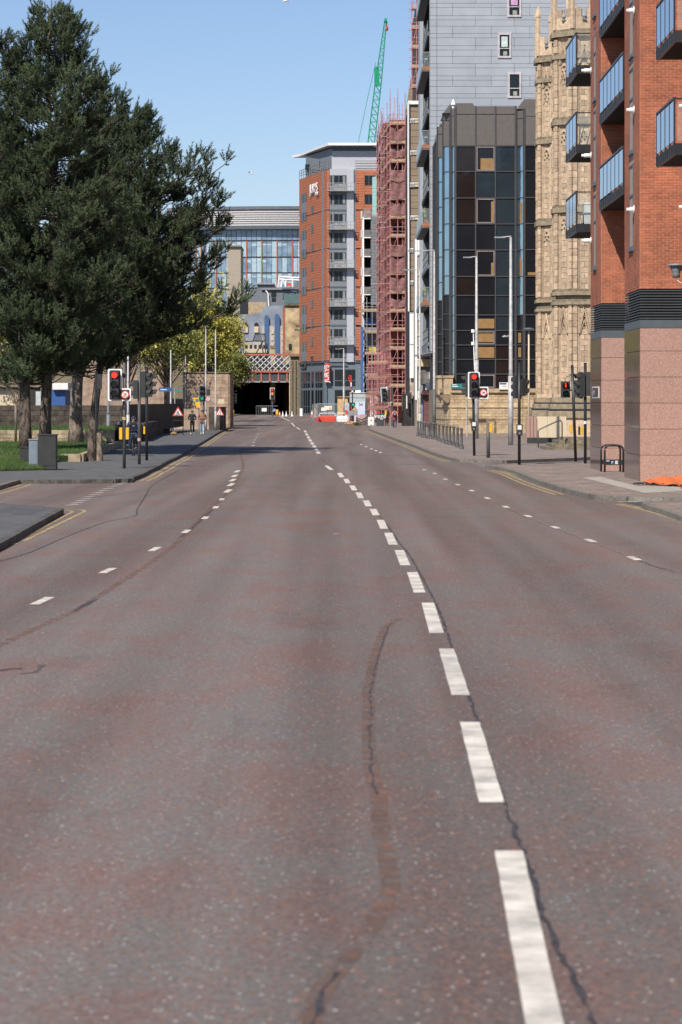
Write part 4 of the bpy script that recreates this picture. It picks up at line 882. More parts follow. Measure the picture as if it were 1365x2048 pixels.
# ---------------------------------------------------------------- smoked glass office on a sandstone base
GB = thing('glass_office', 'dark smoked glass office block with bronze spandrels on a sandstone base', 'building', (8, 200, .12))
GY = 199.0
def GX(px): return X(px, GY)
GZ = lambda py: Z(py, GY)
rows = [292, 343, 396, 448, 500, 553, 591, 630, 661, 690, 719, 748, 777]
def curtain(p0, p1, dz, cols, top, mg, first_light=False, spec=None, split=None):
    """curtain wall along p0->p1; cols = fractions of the length"""
    p0 = Vector((*p0, 0)); p1 = Vector((*p1, 0)); d = p1 - p0; L_ = d.length; d.normalize(); ang = math.atan2(d.y, d.x); nrm = Vector((d.y, -d.x, 0))
    def pc(nm, m, s0, s1, z0, z1, th, off):
        c = p0 + d * ((s0 + s1) / 2) + nrm * off; return piece(nm, m, GB, c.x, c.y, (z0 + z1) / 2, s1 - s0, th, z1 - z0, ang)
    zs = [GZ(r) + dz for r in rows]
    fr = [f * L_ for f in cols]
    for a, b_ in zip(fr[:-1], fr[1:]):
        zt = GZ(top) + dz; pc('spandrel_panel', M_spand, a + .03, b_ - .03, zs[0] + .05, zt - .6, .06, 0); pc('spandrel_panel', M_spand, a + .03, b_ - .03, zt - .55, zt, .06, 0)
        for i, (u, l) in enumerate(zip(zs[:-1], zs[1:])):
            m = mg(i, a, b_) if callable(mg) else mg
            pc('glass_pane', m, a + .04, b_ - .04, l + .03, u - .03, .02, -.02)
            if spec and (i, fr.index(a)) in spec:
                k = spec[(i, fr.index(a))]
                if k[0]:
                    t_ = .09
                    for (s0, s1, q0, q1) in ((a + .06, a + .06 + t_, l + .05, u - .05), (b_ - .06 - t_, b_ - .06, l + .05, u - .05), (a + .151, b_ - .151, l + .05, l + .05 + t_), (a + .151, b_ - .151, u - .05 - t_, u - .05)):
                        pc('opening_frame', mat('light_bronze', (.20, .165, .155), .5), s0, s1, q0, q1, .06, .03)
                if k[1]: s0, s1, q0, q1 = k[1]; W_ = b_ - a; H_ = u - l; pc('wood_panel', M_wood, a + .08 + s0 * (W_ - .16), a + .08 + s1 * (W_ - .16), l + .08 + q0 * (H_ - .16), l + .08 + q1 * (H_ - .16), .012, -.001)
    for f in fr: pc('mullion', M_mull, f - .045, f + .045, zs[-1] - .03, GZ(top) + dz + .02, .12, .03)
    for z_ in zs: pc('transom', M_mull, -.02, L_ + .02, z_ - .035, z_ + .035, .09, .022)
    return
sp = {(0, 1): (True, (.22, .97, 0, .52)), (2, 1): (True, (.82, .97, .03, .9)), (4, 1): (True, (.82, .97, .03, .52)), (7, 1): (False, (0, 1, .08, .8)), (8, 1): (True, (.04, .97, .15, .85)), (9, 1): (False, (0, 1, .05, .92)), (12 - 1, 1): (True, None)}
x0 = GX(912); x1 = GX(1031)
curtain((x0, GY), (x1, GY), 0, [0, .333, .667, 1], 213, lambda i, a, b_: M_dglass2 if (a > 2.5 and i < 8) or (a > 1 and i == 1) else (M_dglass3 if (a < .5 and i in (0, 1, 2, 5)) or (a > 2.5 and i > 8) else M_dglass), spec=sp)
curtain((x0 - .30, GY + .35), (x0 - .02, GY + .02), 0, [0, 1], 216, M_bglass)
# stepped facets on the street side
B0 = (X(887, GY + 2), GY + 2.0); B1 = (X(901, GY + 1.5), GY + 1.5)
def bm_(i, a, b_): return M_bglass if i < 5 or i == 5 else M_dglass  # sky-bright glass above, dark below, standing in for mirrored sky and trees
curtain(B0, B1, .12, [0, 1], 224, bm_)
C0 = (X(876, GY + 9), GY + 9.0); C1 = (X(887, GY + 8.6), GY + 8.6)
curtain(C0, C1, -.05, [0, 1], 228, lambda i, a, b_: M_bglass if i < 6 else M_dglass)
MB().prism([(B1[0] + .01, B1[1] + .01), (x0 - .29, GY + .36), (x0 - .29, GY + .9), (B1[0], GY + 2)], GZ(790), GZ(225)).build('corner_fin', M_mull, GB)
D0 = (x1 + .12, GY + .12); D1 = (GX(1048), GY - .42)
curtain(D0, D1, 0, [0, 1], 222, lambda i, a, b_: M_bglass if i < 7 else M_dglass, spec={(2, 0): (0, (.4, .75, .0, .85)), (4, 0): (0, (.4, .7, 0, .7)), (8, 0): (0, (.1, .6, .1, .9)), (9, 0): (0, (.1, .6, .1, .9))})
curtain((D1[0] + .04, D1[1]), (D1[0] + 4.0, D1[1]), 0, [0, .4, .8, 1], 218, M_dglass, spec={(2, 0): (0, (.7, .97, .1, .9)), (4, 0): (0, (.1, .6, .0, .12))})
B('corner_fin', x1 + .05, x1 + .12, GY - .02, GY + .3, GZ(780), GZ(212), M_mull, GB)
# body behind, coping caps with sloped ends
MB().prism([(x0, GY + .1), (x1 + .1, GY + .2), (D1[0] + 4, D1[1] + .2), (D1[0] + 4, GY + 30), (C0[0] + .2, GY + 30), (C0[0] + .2, GY + 9.1), (C1[0] + .1, GY + 8.8), (C1[0] + .1, GY + 2.2), (B1[0] + .0, GY + 1.7)], .1, GZ(226)).build('building_core', M_dark, GB)
for (a, b_, y_, zl, zh) in ((887, 946, GY + 1.2, 226, 206), (1034, 1110, GY - .1, 218, 198)):
    xa, xb = X(a, y_), X(b_, y_); z0, z1 = Z(zl, y_), Z(zh, y_); MB().face_xz([(xa, z0), (xb + .4, z0), (xb, z1), (xa + .55, z1)], y_ + .1, y_ + 6).build('roof_cap', M_spand, GB)
xa = X(874, GY + 9); MB().face_xz([(xa, GZ(262) + .3), (xa + .5, GZ(262) + .3), (xa + .5, GZ(236) + .6), (xa + .25, GZ(236) + .5), (xa, GZ(250) + .3)], GY + 9.1, GY + 14).build('roof_cap', M_spand, GB)
v = thing('roof_vent', 'small white pointed roof vent on top of the dark glass office', 'roof vent', (X(907, GY + .8), GY + .8, GZ(213)))
MB().lathe([(-.3, .09), (.2, .09), (.21, .2), (.65, .02)], (X(907, GY + .8), GY + .8, GZ(213)), 8).build('vent_cowl', M_whitep, v)
# sandstone base of squared blocks
bz = GZ(777)
zcs = [.12, GZ(836), GZ(818), GZ(790)]
base_pts = [(C0[0] - .1, GY + 9.0), (GX(893), GY + 1.2), (GX(893) + .3, GY - .35), (x1 + .2, GY - .35), (D1[0] - .1, GY - .75), (D1[0] + 4, GY - .75)]
MB().prism([(base_pts[0][0] + .05, base_pts[0][1] + .05), (base_pts[1][0] + .06, base_pts[1][1] + .05), (base_pts[2][0] + .05, base_pts[2][1] + .06), (base_pts[3][0], base_pts[3][1] + .06), (base_pts[4][0] + .02, base_pts[4][1] + .06), (base_pts[5][0], base_pts[5][1] + .06), (base_pts[5][0], GY + 30), (base_pts[0][0] + .1, GY + 30)], .1, bz - .02).build('base_core', M_sandjoint, GB)
n_left = 300
for i, (a, b_) in enumerate(zip(base_pts[:-1], base_pts[1:])):
    n_left -= courses('stone_block', M_sand, GB, a, b_, .14, bz - .30, .205, .50, .014, .10, proud=.0, limit=max(0, n_left if i in (1, 2, 3, 4) else 0), jit=.008, seed=30 + i)
    d = (Vector(b_) - Vector(a)).normalized(); n_ = Vector((d.y, -d.x))
    for z0, z1, pr in ((bz - .30, bz - .005, .22), (GZ(815), GZ(810), .13), (GZ(839), GZ(836.5), .10), (.12, .55, .09)):
        aa = Vector(a) + n_ * pr; bb = Vector(b_) + n_ * pr
        MB().prism([tuple(aa), tuple(bb), tuple(Vector(b_) - n_ * .1), tuple(Vector(a) - n_ * .1)], z0, z1).build('string_course', M_sand, GB)
# stone oriel on the street side
for px0, px1, yy in ((876, 887, GY + 4.2), (888, 906, GY + .0)):
    xa, xb = X(px0, yy), X(px1, yy); B('stone_turret', xa, xb, yy - .4, yy + 3, Z(789, yy), Z(754, yy), M_sand, GB); B('coping', xa - .06, xb + .06, yy - .46, yy + 3, Z(756, yy), Z(751, yy), M_sand, GB)
MB().face_xz([(GX(877), GZ(790)), (GX(906), GZ(790)), (GX(897), GZ(806)), (GX(893), GZ(806))], GY - .38, GY + 2).build('corbel', M_sandjoint, GB)
# signs on the office
t = thing('notice_board', 'small white notice board with a blue strip below the glass office windows', 'sign', (GX(1010), GY - .8, GZ(778)))
B('sign_panel', GX(998), GX(1019), GY - .70, GY - .66, GZ(779), GZ(765), M_signwhite, t); B('blue_strip', GX(999), GX(1012), GY - .712, GY - .702, GZ(769), GZ(766), M_signblue, t); B('printed_line', GX(1004), GX(1012), GY - .712, GY - .702, GZ(773), GZ(772.2), M_blackm, t)
t = thing('shop_sign', 'long dark green sign board with two white lines of lettering on the office base', 'sign', (GX(915), GY - .8, GZ(776)))
B('sign_panel', GX(902), GX(932), GY - .70, GY - .63, GZ(777), GZ(767.5), M_teal, t)
for i, (a, b_) in enumerate(((904, 913), (904, 916))): B('printed_line', GX(a), GX(b_), GY - .712, GY - .702, GZ(770.5 + 3.2 * i), GZ(769 + 3.2 * i), M_signwhite, t)

# ---------------------------------------------------------------- blue grey clad flats
FB = thing('apartment_tower', 'tall blue grey clad apartment tower with corner balconies behind the glass office', 'building', (12, 226, .12))
FY = 226.0; fx = X(861, FY); fx1 = fx + 13.5; fz = lambda py: Z(py, FY); FT = 41.0
B('tower_core', fx + 1.65, fx1, FY + 2.1, FY + 24, fz(703), FT, M_loggia, FB); B('front_core', fx + .02, fx1, FY + .06, FY + 2.09, fz(703), FT, M_clad_j, FB); B('rear_core', fx + .02, fx + 1.64, FY + 19, FY + 24, fz(703), FT, M_clad_j, FB)
for i_ in range(12): B('floor_slab', fx + .0, fx + 1.649, FY + 2.1, FY + 19, 7.1 + 3.25 * i_, 7.1 + 3.25 * i_ + .3, M_loggia, FB)
B('lower_core', fx + .6, fx1, FY + .4, FY + 22, .1, fz(703) - .01, M_hgrey, FB)
z = fz(703); k = 0; hs = [.36, .66, .36, .60, .52]
xs_full = [fx, fx + .56]
while z < FT - .1:
    h = hs[k % 5]
    piece('cladding_panel', M_clad, FB, fx + .27, FY + .03, z + h / 2, .53, .06 + .004 * (k % 3), h - .025)
    if z > fz(470):
        x = fx + .56 + (0 if (k // 2) % 2 else -1.9)
        while x < fx1:
            a = max(x, fx + .56); b_ = min(x + 3.2, fx1)
            if b_ - a > .1: piece('cladding_panel', M_clad, FB, (a + b_) / 2, FY + .03, z + h / 2, b_ - a - .025, .06 + .003 * (k % 2), h - .025)
            x += 3.2
    z += h; k += 1
B('corner_trim', fx - .06, fx - .002, FY - .02, FY + .2, fz(703), FT, M_galv, FB)
for (pa, pb, ya, yb, kind) in ((1015, 1043, -20, 34, 1), (996, 1023, 66, 116, 0), (1016, 1043, 145, 196, 2)):
    xa, xb, z0, z1 = X(pa, FY), X(pb, FY), fz(yb), fz(ya)
    w = B('window', xa + .1, xb - .1, FY - .02, FY - .012, z0 + .1, z1 - .1, M_win, FB)
    mb = MB(); T_ = .16; y0_ = FY - .10
    mb.box(xa, xa + T_, y0_, FY - .005, z0, z1).box(xb - T_, xb, y0_, FY - .005, z0, z1).box(xa + T_, xb - T_, y0_, FY - .005, z0, z0 + T_).box(xa + T_, xb - T_, y0_, FY - .005, z1 - T_, z1).box(xa + T_, xb - T_, y0_, FY - .005, z0 + (z1 - z0) * .36, z0 + (z1 - z0) * .36 + .07)
    mb.build('frame', mat('window_frame_pale', (.50, .46, .48), .5), w)
    B('blind', xa + .3, xb - .3, FY - .03, FY - .021, z0 + (z1 - z0) * .44, z1 - .3, [M_win, mat('pink_blind', (.55, .30, .50), .7), M_win][kind] if kind != 0 else mat('net_curtain', (.50, .58, .56), .8), w)
    B('window_contents', xa + .45, xb - .35, FY - .03, FY - .021, z0 + .2, z0 + .55, mat('window_plants', (.30, .32, .26), .8), w)
# street face with loggias: dark recess, slabs, french railings and projecting glass balconies
B('loggia_back', fx + .02, fx + .05, FY + .2, FY + 24, fz(703), FT, M_loggia, FB) if 0 else None
FH = 3.25
for kf in range(11):
    zb = 10.35 + FH * (kf - 1)
    if kf % 2 == 1:
        P = B('balcony', 6.72, fx - .07, FY + .02, FY + 17, zb, zb + .34, M_clad_j, FB)
        B('front_fascia', 6.74, fx - .07, FY - .02, FY + .018, zb + .10, zb + .42, mat('orange_fascia', (.34, .13, .06), .6), P)
        B('side_glass', 6.74, 6.76, FY + .05, FY + 17, zb + .42, zb + 1.55, M_frost, P)
        B('front_glass', 6.77, fx - .07, FY + .03, FY + .045, zb + .45, zb + 1.55, M_clear, P)
        B('handrail', 6.70, fx - .07, FY, FY + .05, zb + 1.551, zb + 1.60, M_galv, P)
        if kf in (1, 3):
            po = thing('potted_plant', ['green conifer in a terracotta pot on the lowest glass balcony', 'leafy green plant in a pot on the second glass balcony'][kf // 2], 'plant', (fx - .45, FY + .5, zb + .4))
            MB().lathe([(0, .12), (.3, .17)], (fx - .45, FY + .5, zb + .42), 8).build('pot', mat('terracotta', (.45, .17, .09), .8), po)
            MB().lathe([(.3, .1), (.5, .24), (.9, .17), (1.35, .02)], (fx - .45, FY + .5, zb + .42), 7).build('foliage', M_leafg, po)
        else:
            po = thing('balcony_table', ['white folded chair on the third glass balcony', 'small white table on the top visible glass balcony', 'white stool on the highest glass balcony'][min(2, (kf - 5) // 2)], 'furniture', (fx - .45, FY + .5, zb + .4))
            B('table_top', fx - .7, fx - .2, FY + .4, FY + .9, zb + 1.05, zb + 1.1, M_whitep, po); B('leg', fx - .5, fx - .4, FY + .6, FY + .7, zb + .43, zb + 1.049, M_whitep, po)
    else:
        mb = MB(); xr = fx - .04
        for i in range(13): y_ = FY + 4.5 + i * 1.15; mb.box(xr - .03, xr, y_, y_ + .07, zb + .35, zb + 1.5)
        mb.box(xr - .04, xr + .01, FY + 4.4, FY + 18.6, zb + 1.501, zb + 1.57).box(xr - .04, xr + .01, FY + 4.4, FY + 18.6, zb + .85, zb + .9).build('railing', M_hgrey, FB)
        B('slab_edge', xr - .12, fx, FY + 2.2, FY + 19, zb, zb + .33, M_clad_j, FB)
B('side_panel', fx - .03, fx + .015, FY + .10, FY + 2.08, fz(703), FT, M_loggia, FB)
B('side_panel', fx - .3, fx + .0, FY + 19.1, FY + 24, fz(703), FT, M_clad, FB)
MB().prism([(fx - .9, FY + 18), (fx - .01, FY + .06), (fx + .55, FY + .06), (fx + .55, FY + 18)], fz(706), fz(703) - .01).build('soffit', M_clad, FB)
B('parapet_panel', fx - .2, fx - .046, FY + 3, FY + 17, fz(703), fz(690), M_hgrey, FB)

# ---------------------------------------------------------------- pale panelled street building with shop below
SB = thing('shop_building', 'narrow pale panelled shop building below the grey tower balconies', 'building', (7, 247, .12))
SY = 247.0; sz = lambda py: Z(py, SY); sx = lambda p: X(p, SY)
B('body', sx(834), sx(880), SY + .1, SY + 20, .1, sz(468), M_beigeclad, SB)
B('white_pier', sx(831), sx(835), SY - .1, SY + 2, sz(800), sz(478), M_whitep, SB, bevel=.02)
for i, (a, b_) in enumerate(((512, 548), (553, 590), (593, 622), (658, 668), (674, 690), (696, 708))):
    B('facade_panel', sx(836), sx(846), SY - .02, SY + .09, sz(b_), sz(a), M_beigeclad, SB); B('ledge', sx(835.2), sx(847), SY - .12, SY + .05, sz(b_ + 3), sz(b_ + .6), M_cream, SB)
MB().face_xz([(sx(835.5), sz(512)), (sx(843), sz(505)), (sx(843), sz(466)), (sx(835.5), sz(480))], SY - .15, SY - .03).build('pale_panel', M_signwhite, SB)
B('window', sx(836.5), sx(841), SY - .05, SY - .025, sz(640), sz(622), M_officepale, SB)
B('bay_box', sx(834), sx(864), SY - .9, SY + .05, sz(734), sz(718), M_cream, SB, bevel=.08); B('bay_face', sx(846), sx(862), SY - 1.0, SY - .91, sz(731), sz(722), M_ply, SB)
B('facade_panel', sx(845), sx(863), SY - .5, SY + .05, sz(716), sz(704), M_beigeclad, SB)
B('render_wall', sx(841), sx(866), SY - .6, SY + .05, sz(768), sz(735), mat('grey_render', (.14, .13, .12), .95, var=.4, scale=1), SB); B('render_patch', sx(858), sx(862), SY - .63, SY - .605, sz(758), sz(745), M_signwhite, SB)
B('shop_fascia', sx(844), sx(866), SY - 1.4, SY - .5, sz(790), sz(781), mat('dark_red_fascia', (.10, .03, .03), .5, var=.3, scale=6), SB); B('white_fascia', sx(851), sx(866), SY - .9, SY - .61, sz(780), sz(765), M_signwhite, SB)
B('shutter_back', sx(846), sx(866), SY - .8, SY - .61, .12, sz(790), M_dark, SB)
z = .2
while z < sz(792): B('shutter_slat', sx(847), sx(865), SY - .86, SY - .81, z, z + .17, mat('shutter_maroon', (.17, .075, .075), .5, piece=.1), SB); z += .2
B('door_pillar', sx(839), sx(845.5), SY - .9, SY - .5, .12, sz(770), mat('door_blue_grey', (.22, .27, .31), .6, var=.2), SB); B('lantern_box', sx(835), sx(841), SY - 1.4, SY - 1.0, sz(797), sz(782), M_signwhite, SB)
B('pale_post', sx(834), sx(836.4), SY - .6, SY - .3, .12, sz(798), M_cream, SB)

# ---------------------------------------------------------------- brown panelled flats and white pipes
BB = thing('apartment_building', 'brown panelled apartment block with white railings left of the grey tower', 'building', (7, 259, .12))
BY = 258.0; bz_ = lambda p: Z(p, BY); bx = lambda p: X(p, BY)
B('body', bx(819.5), bx(880), BY + .1, BY + 16, .1, bz_(204), M_dark, BB)
B('cornice', bx(817), bx(846), BY - .25, BY + .3, bz_(209), bz_(202), M_whitep, BB)
for k in range(7):
    top = [209, 247, 312, 378, 442, 507, 572][k]; bot = [236, 300, 364, 430, 495, 560, 622][k]
    n = 2 if k == 0 else 4
    for i in range(n):
        a = top + (bot - top) * i / n; b_ = top + (bot - top) * (i + 1) / n; B('brown_panel', bx(819.5), bx(846), BY, BY + .09, bz_(b_ - .35), bz_(a + .35), M_brown, BB)
    if k < 6:
        zr0, zr1 = bz_(bot + 10.5), bz_(bot + .5); mb = MB().box(bx(819), bx(846), BY - .08, BY - .02, zr1 - .12, zr1 - .02)
        for px in (821, 824, 827.5): mb.box(bx(px), bx(px + 1.2), BY - .08, BY - .02, zr0, zr1 - .121)
        mb.build('white_railing', M_whitep, BB); B('balcony_back', bx(830), bx(846), BY + .0, BY + .08, zr0 + .05, zr1 - .15, M_cream, BB)
MB().tube([(bx(817), BY - .3, bz_(205)), (bx(817), BY - .3, bz_(330)), (bx(818), BY - .3, bz_(623))], .09, 6).build('downpipe', M_whitep, BB)
for px in (821.5, 824.5, 827): MB().tube([(bx(px), BY - .35, bz_(624)), (bx(px), BY - .35, bz_(756))], .10, 6).build('downpipe', M_whitep, BB)
B('pipe_bracket', bx(820), bx(829), BY - .45, BY - .2, bz_(690), bz_(688), M_galv, BB); B('pipe_bracket', bx(820), bx(829), BY - .45, BY - .2, bz_(627), bz_(624), M_galv, BB)
B('render_strip', bx(820), bx(832), BY - .02, BY + .09, bz_(790), bz_(624), mat('stained_cream', (.46, .39, .32), .9, var=.25, scale=1.5), BB); B('rusty_lintel', bx(821), bx(839), BY - .8, BY - .05, bz_(797), bz_(790), mat('rusty_lintel', (.30, .22, .18), .8, var=.4, scale=5), BB)
H_ = thing('hoarding', 'black painted site hoarding between the scaffold and the shop', 'hoarding', (6.3, 255, .12))
for i in range(7): B('hoarding_board', X(804 + 2.9 * i, 254), X(806.7 + 2.9 * i, 254), 254 + i * .12, 254.08 + i * .12, .12, Z(788 - i * .6, 254), mat('hoarding_black', (.045, .043, .043), .7, var=.4, piece=.3), H_)
B('hoarding_gate', X(827, 254), X(834, 254), 255, 255.1, .12, Z(793, 254), M_dark, H_); B('poster', X(813, 254), X(815, 254), 253.9, 253.98, 1.8, 3.0, M_signwhite, H_)
MB().lathe([(0, .5), (1, .1)], (0, 0, -50), 3)
SP = thing('church_spire', 'brown stone spire rising behind the red scaffold', 'spire', (8.5, 330, 0))
sx_, sy_ = X(829, 330), 332
MB().prism([(sx_ - 1.55, sy_ - 1.55), (sx_ + 1.55, sy_ - 1.55), (sx_ + 1.55, sy_ + 1.55), (sx_ - 1.55, sy_ + 1.55)], .2, 33).build('tower', M_churchdark, SP)
def pyr(x, y, s, z0, z1, n=8):
    v = [(x + s * math.cos(2 * math.pi * i / n + .39), y + s * math.sin(2 * math.pi * i / n + .39), z0) for i in range(n)] + [(x, y, z1)]; return MB().add(v, [(i, (i + 1) % n, n) for i in range(n)])
pyr(X(823, 330), sy_, 1.55, Z(300, 330), Z(150, 330)).build('spire_roof', M_churchdark, SP)

# ---------------------------------------------------------------- scaffolds
def scaffold(T, p0, p1, z0, z1, lift, nb, depth=1.3, above=2.2, m=M_scaf, boards=True, net=None, netm=M_net, tr=.036, seed=0, guard=True, drop=0):
    r = random.Random(seed); p0 = Vector((*p0, 0)); p1 = Vector((*p1, 0)); d = (p1 - p0); L_ = d.length; d.normalize(); nrm = Vector((d.y, -d.x, 0))
    for i in range(nb + 1):
        for q in (0, 1):
            p = p0 + d * (L_ * i / nb) - nrm * depth * q
            MB().tube([(p.x, p.y, z0), (p.x, p.y, z1 + above * r.uniform(.6, 1.2))], tr, 5).build('standard', m, T)
    k = 0; z = z0 + lift * (1 if not drop else drop)
    while z < z1 + .1:
        a = p0; b_ = p1; ia = p0 - nrm * depth; ib = p1 - nrm * depth; ov = d * .35
        mb = MB()
        for (s, e, zz) in ((a, b_, z - .12), (a, b_, z + .95), (a, b_, z + .5), (ia, ib, z - .12)): mb.tube([(s.x - ov.x, s.y - ov.y, zz), (e.x + ov.x, e.y + ov.y, zz)], tr * .8, 5)
        for i in range(nb + 1): p = a + d * (L_ * i / nb); mb.tube([(p.x + nrm.x * .3, p.y + nrm.y * .3, z - .18), (p.x - nrm.x * (depth + .2), p.y - nrm.y * (depth + .2), z - .18)], tr * .8, 5)
        if k % 2 == 0: mb.tube([(a.x, a.y, z), (a.x + d.x * L_ / nb, a.y + d.y * L_ / nb, z + lift)], tr * .7, 5)
        mb.build('ledger', m, T)
        if boards:
            ang = math.atan2(d.y, d.x); c = (a + b_) / 2 - nrm * depth / 2
            for j in range(4): cc = c - nrm * (j - 1.5) * depth / 4; piece('board', M_board, T, cc.x, cc.y, z - .03, L_ + .1, depth / 4 - .03, .06, ang)
            c = (a + b_) / 2 - nrm * .02; piece('toe_board', M_board, T, c.x, c.y, z + .12, L_, .04, .24, ang)
        if net and net(k, z):
            mb = MB(); nn = 10; f0, f1 = net(k, z); vs = []
            for i in range(nn + 1):
                for j in range(5):
                    u = i / nn; w = j / 4; sag = -.35 * math.sin(u * math.pi) * (w == 1 or w == 0) * r.uniform(.3, 1); p = a.lerp(b_, u) + nrm * (.08 + .13 * math.sin(u * 9 + k) * math.sin(w * 3.1) + .05 * r.random()); vs.append((p.x, p.y, z + f0 + (f1 - f0) * w + sag))
            mb.add(vs, [(i * 5 + j, (i + 1) * 5 + j, (i + 1) * 5 + j + 1, i * 5 + j + 1) for i in range(nn) for j in range(4)]); mb.build('netting', netm, T, smooth=True)
        z += lift; k += 1
RS = thing('scaffold', 'tall red tube scaffold draped in dark netting beside the brown flats', 'scaffold', (5.5, 285, .2))
RY = 285.0; rx = lambda p: X(p, RY); rz_ = lambda p: Z(p, RY)
scaffold(RS, (rx(781), RY), (rx(811), RY), .15, rz_(222), 1.96, 2, seed=1, net=lambda k, z: (.18 * (k * 7 % 4), 1.15 + .22 * (k * 5 % 4)) if (8.5 < z < 31) and k not in (4, 9) else None)
r_ = random.Random(3)
for i_ in range(34):
    z_ = r_.uniform(3, 32); x_ = rx(781) + r_.uniform(-.3, 1.2); y_ = RY + r_.uniform(-.4, 14); L_ = r_.uniform(.8, 2.2); MB().tube([(x_ - L_, y_, z_), (x_ + .4, y_ + .1, z_ + r_.uniform(-.05, .05))], .035, 5).build('loose_tube', M_scaf if i_ % 4 else M_scafg, RS)
scaffold(RS, (rx(768), RY + 16), (rx(780.5), RY + .2), .15, rz_(240), 1.96, 3, seed=2, net=lambda k, z: (0, 1.95) if z > 4 and z < 27 else None, netm=M_netpink)
scaffold(RS, (X(754, 330), 330), (X(766.5, 303), 303), .15, Z(285, 330), 1.96, 3, seed=3, boards=True, net=lambda k, z: (0, 1.95) if k % 3 and z < 18 else None, netm=M_netpink)
OB = thing('building_under_repair', 'orange brick building being repaired behind the red scaffold', 'building', (6, 300, .2))
MB().prism([(rx(781), RY + 2), (rx(813) , RY + 2), (9.5, RY + 60), (X(757, 332) , 332), (X(768, 303), 303)], .1, rz_(236)).build('wall', M_rust, OB)
for k in range(9):
    for (pa, pb, yy) in ((786, 793, RY + 1.95), (799, 806, RY + 1.95)): B('window', X(pa, yy), X(pb, yy), yy - .03, yy + .02, 3.4 + k * 3.2, 5.2 + k * 3.2, M_win, OB)
    for s in (.25, .55, .8):
        p = Vector((X(757, 332), 332, 0)).lerp(Vector((X(768, 303), 303, 0)), s); B('window', p.x - .15, p.x + .02, p.y - .9, p.y + .9, 3.4 + k * 3.2, 5.2 + k * 3.2, M_dark, OB)
T2 = thing('scaffold', 'upper red scaffold rising above the white cornice beside the grey tower', 'scaffold', (X(834, 272), 272, 30))
scaffold(T2, (X(824.5, 272), 272), (X(843, 272), 272), Z(212, 272), 44, 1.96, 2, seed=5, above=1)
UB = thing('rooftop_building', 'unfinished upper storeys behind the upper red scaffold', 'building', (8, 276, 30)); B('wall', X(838, 275), X(870, 275), 275, 300, 5, 44, M_darkwall, UB)
T3 = thing('scaffold', 'low grey and red street scaffold with white boards beside the work site', 'scaffold', (3.4, 292, .2))
scaffold(T3, (X(737, 292), 292), (X(777, 288), 288), .15, Z(716, 292), 1.6, 6, seed=6, above=.6, netm=M_netpink, net=lambda k, z: (0, 1.55) if k < 3 else None)
B('hoarding_board', X(740, 293), X(772, 293), 293.3, 293.4, .15, 3.2, mat('hoarding_pinkish', (.60, .46, .42), .7, var=.2), T3)

# pale narrow flats with blue sheeting
PB = thing('apartment_building', 'slim dark tiled flats with pale corner balconies between hotel and scaffold', 'building', (3.5, 350, .2))
PY = 350.0; px_ = lambda p: X(p, PY); pz = lambda p: Z(p, PY)
B('tile_core', px_(742), px_(760), PY + .1, PY + 14, .2, pz(431), M_dark, PB)
courses('tile_panel', M_hgrey, PB, (px_(742), PY), (px_(757), PY), pz(610), pz(431), .42, 1.0, .03, .1, proud=.04, jit=.005, limit=200, seed=8)
B('pale_pier', px_(725), px_(728.5), PY - .3, PY + 10, .2, pz(434), M_whitep, PB)
B('recess_back', px_(728), px_(742), PY + 1.5, PY + 10, .2, pz(436), M_loggia, PB)
for i, py in enumerate((475, 513, 551, 589, 437)):
    f = B('balcony', px_(728.6), px_(742), PY - .3, PY + 1.5, pz(py + 1.3), pz(py - .6), M_whitep, PB); B('railing', px_(728.6), px_(742), PY - .28, PY - .22, pz(py - .7), pz(py - 15), see_mat('railing_haze', (.35, .34, .33), .35), f)
    MB().prism([(px_(722), PY + 1), (px_(725), PY - .4), (px_(725.2), PY + 3)], pz(py), pz(py - 16)).build('balcony_side', M_whitep, f)
    MB().face_xz([(px_(729), pz(py - 2)), (px_(737), pz(py - 2)), (px_(731), pz(py - 22)), (px_(729), pz(py - 24))], PY + 1.40, PY + 1.45).build('light_wedge', mat('recess_grey', (.20, .20, .20), .8), f)  # paler wedge on the recess back, light put in as colour
B('glass_stair', px_(746), px_(754), PY + 3, PY + 8, pz(431), pz(350), mat('teal_glass', (.28, .52, .50), .3, var=.05), PB)
B('terrace_rail', px_(728), px_(743), PY, PY + .06, pz(434), pz(418), see_mat('railing_haze', (.35, .34, .33), .35), PB)
BS = thing('scaffold', 'grey tube scaffold with blue sheeting at the foot of the slim flats', 'scaffold', (3, 346, .2))
scaffold(BS, (px_(723.5) , PY - 2), (px_(755), PY - 2), .3, pz(612), 2.75, 3, m=M_scafg, seed=9, above=1)
B('blue_sheet', px_(721.5), px_(727.5), PY - 2.3, PY - 2.1, .3, pz(655), M_bluesheet, BS); B('blue_sheet', px_(729), px_(754), PY - .6, PY - .5, pz(650), pz(636), M_bluesheet, BS); B('grey_sheet', px_(729), px_(754), PY - .6, PY - .5, pz(690), pz(655), M_hgrey, BS); B('insulation', px_(735), px_(754), PY - .8, PY - .65, pz(712), pz(694), mat('yellow_insulation', (.62, .50, .12), .8, var=.2), BS)

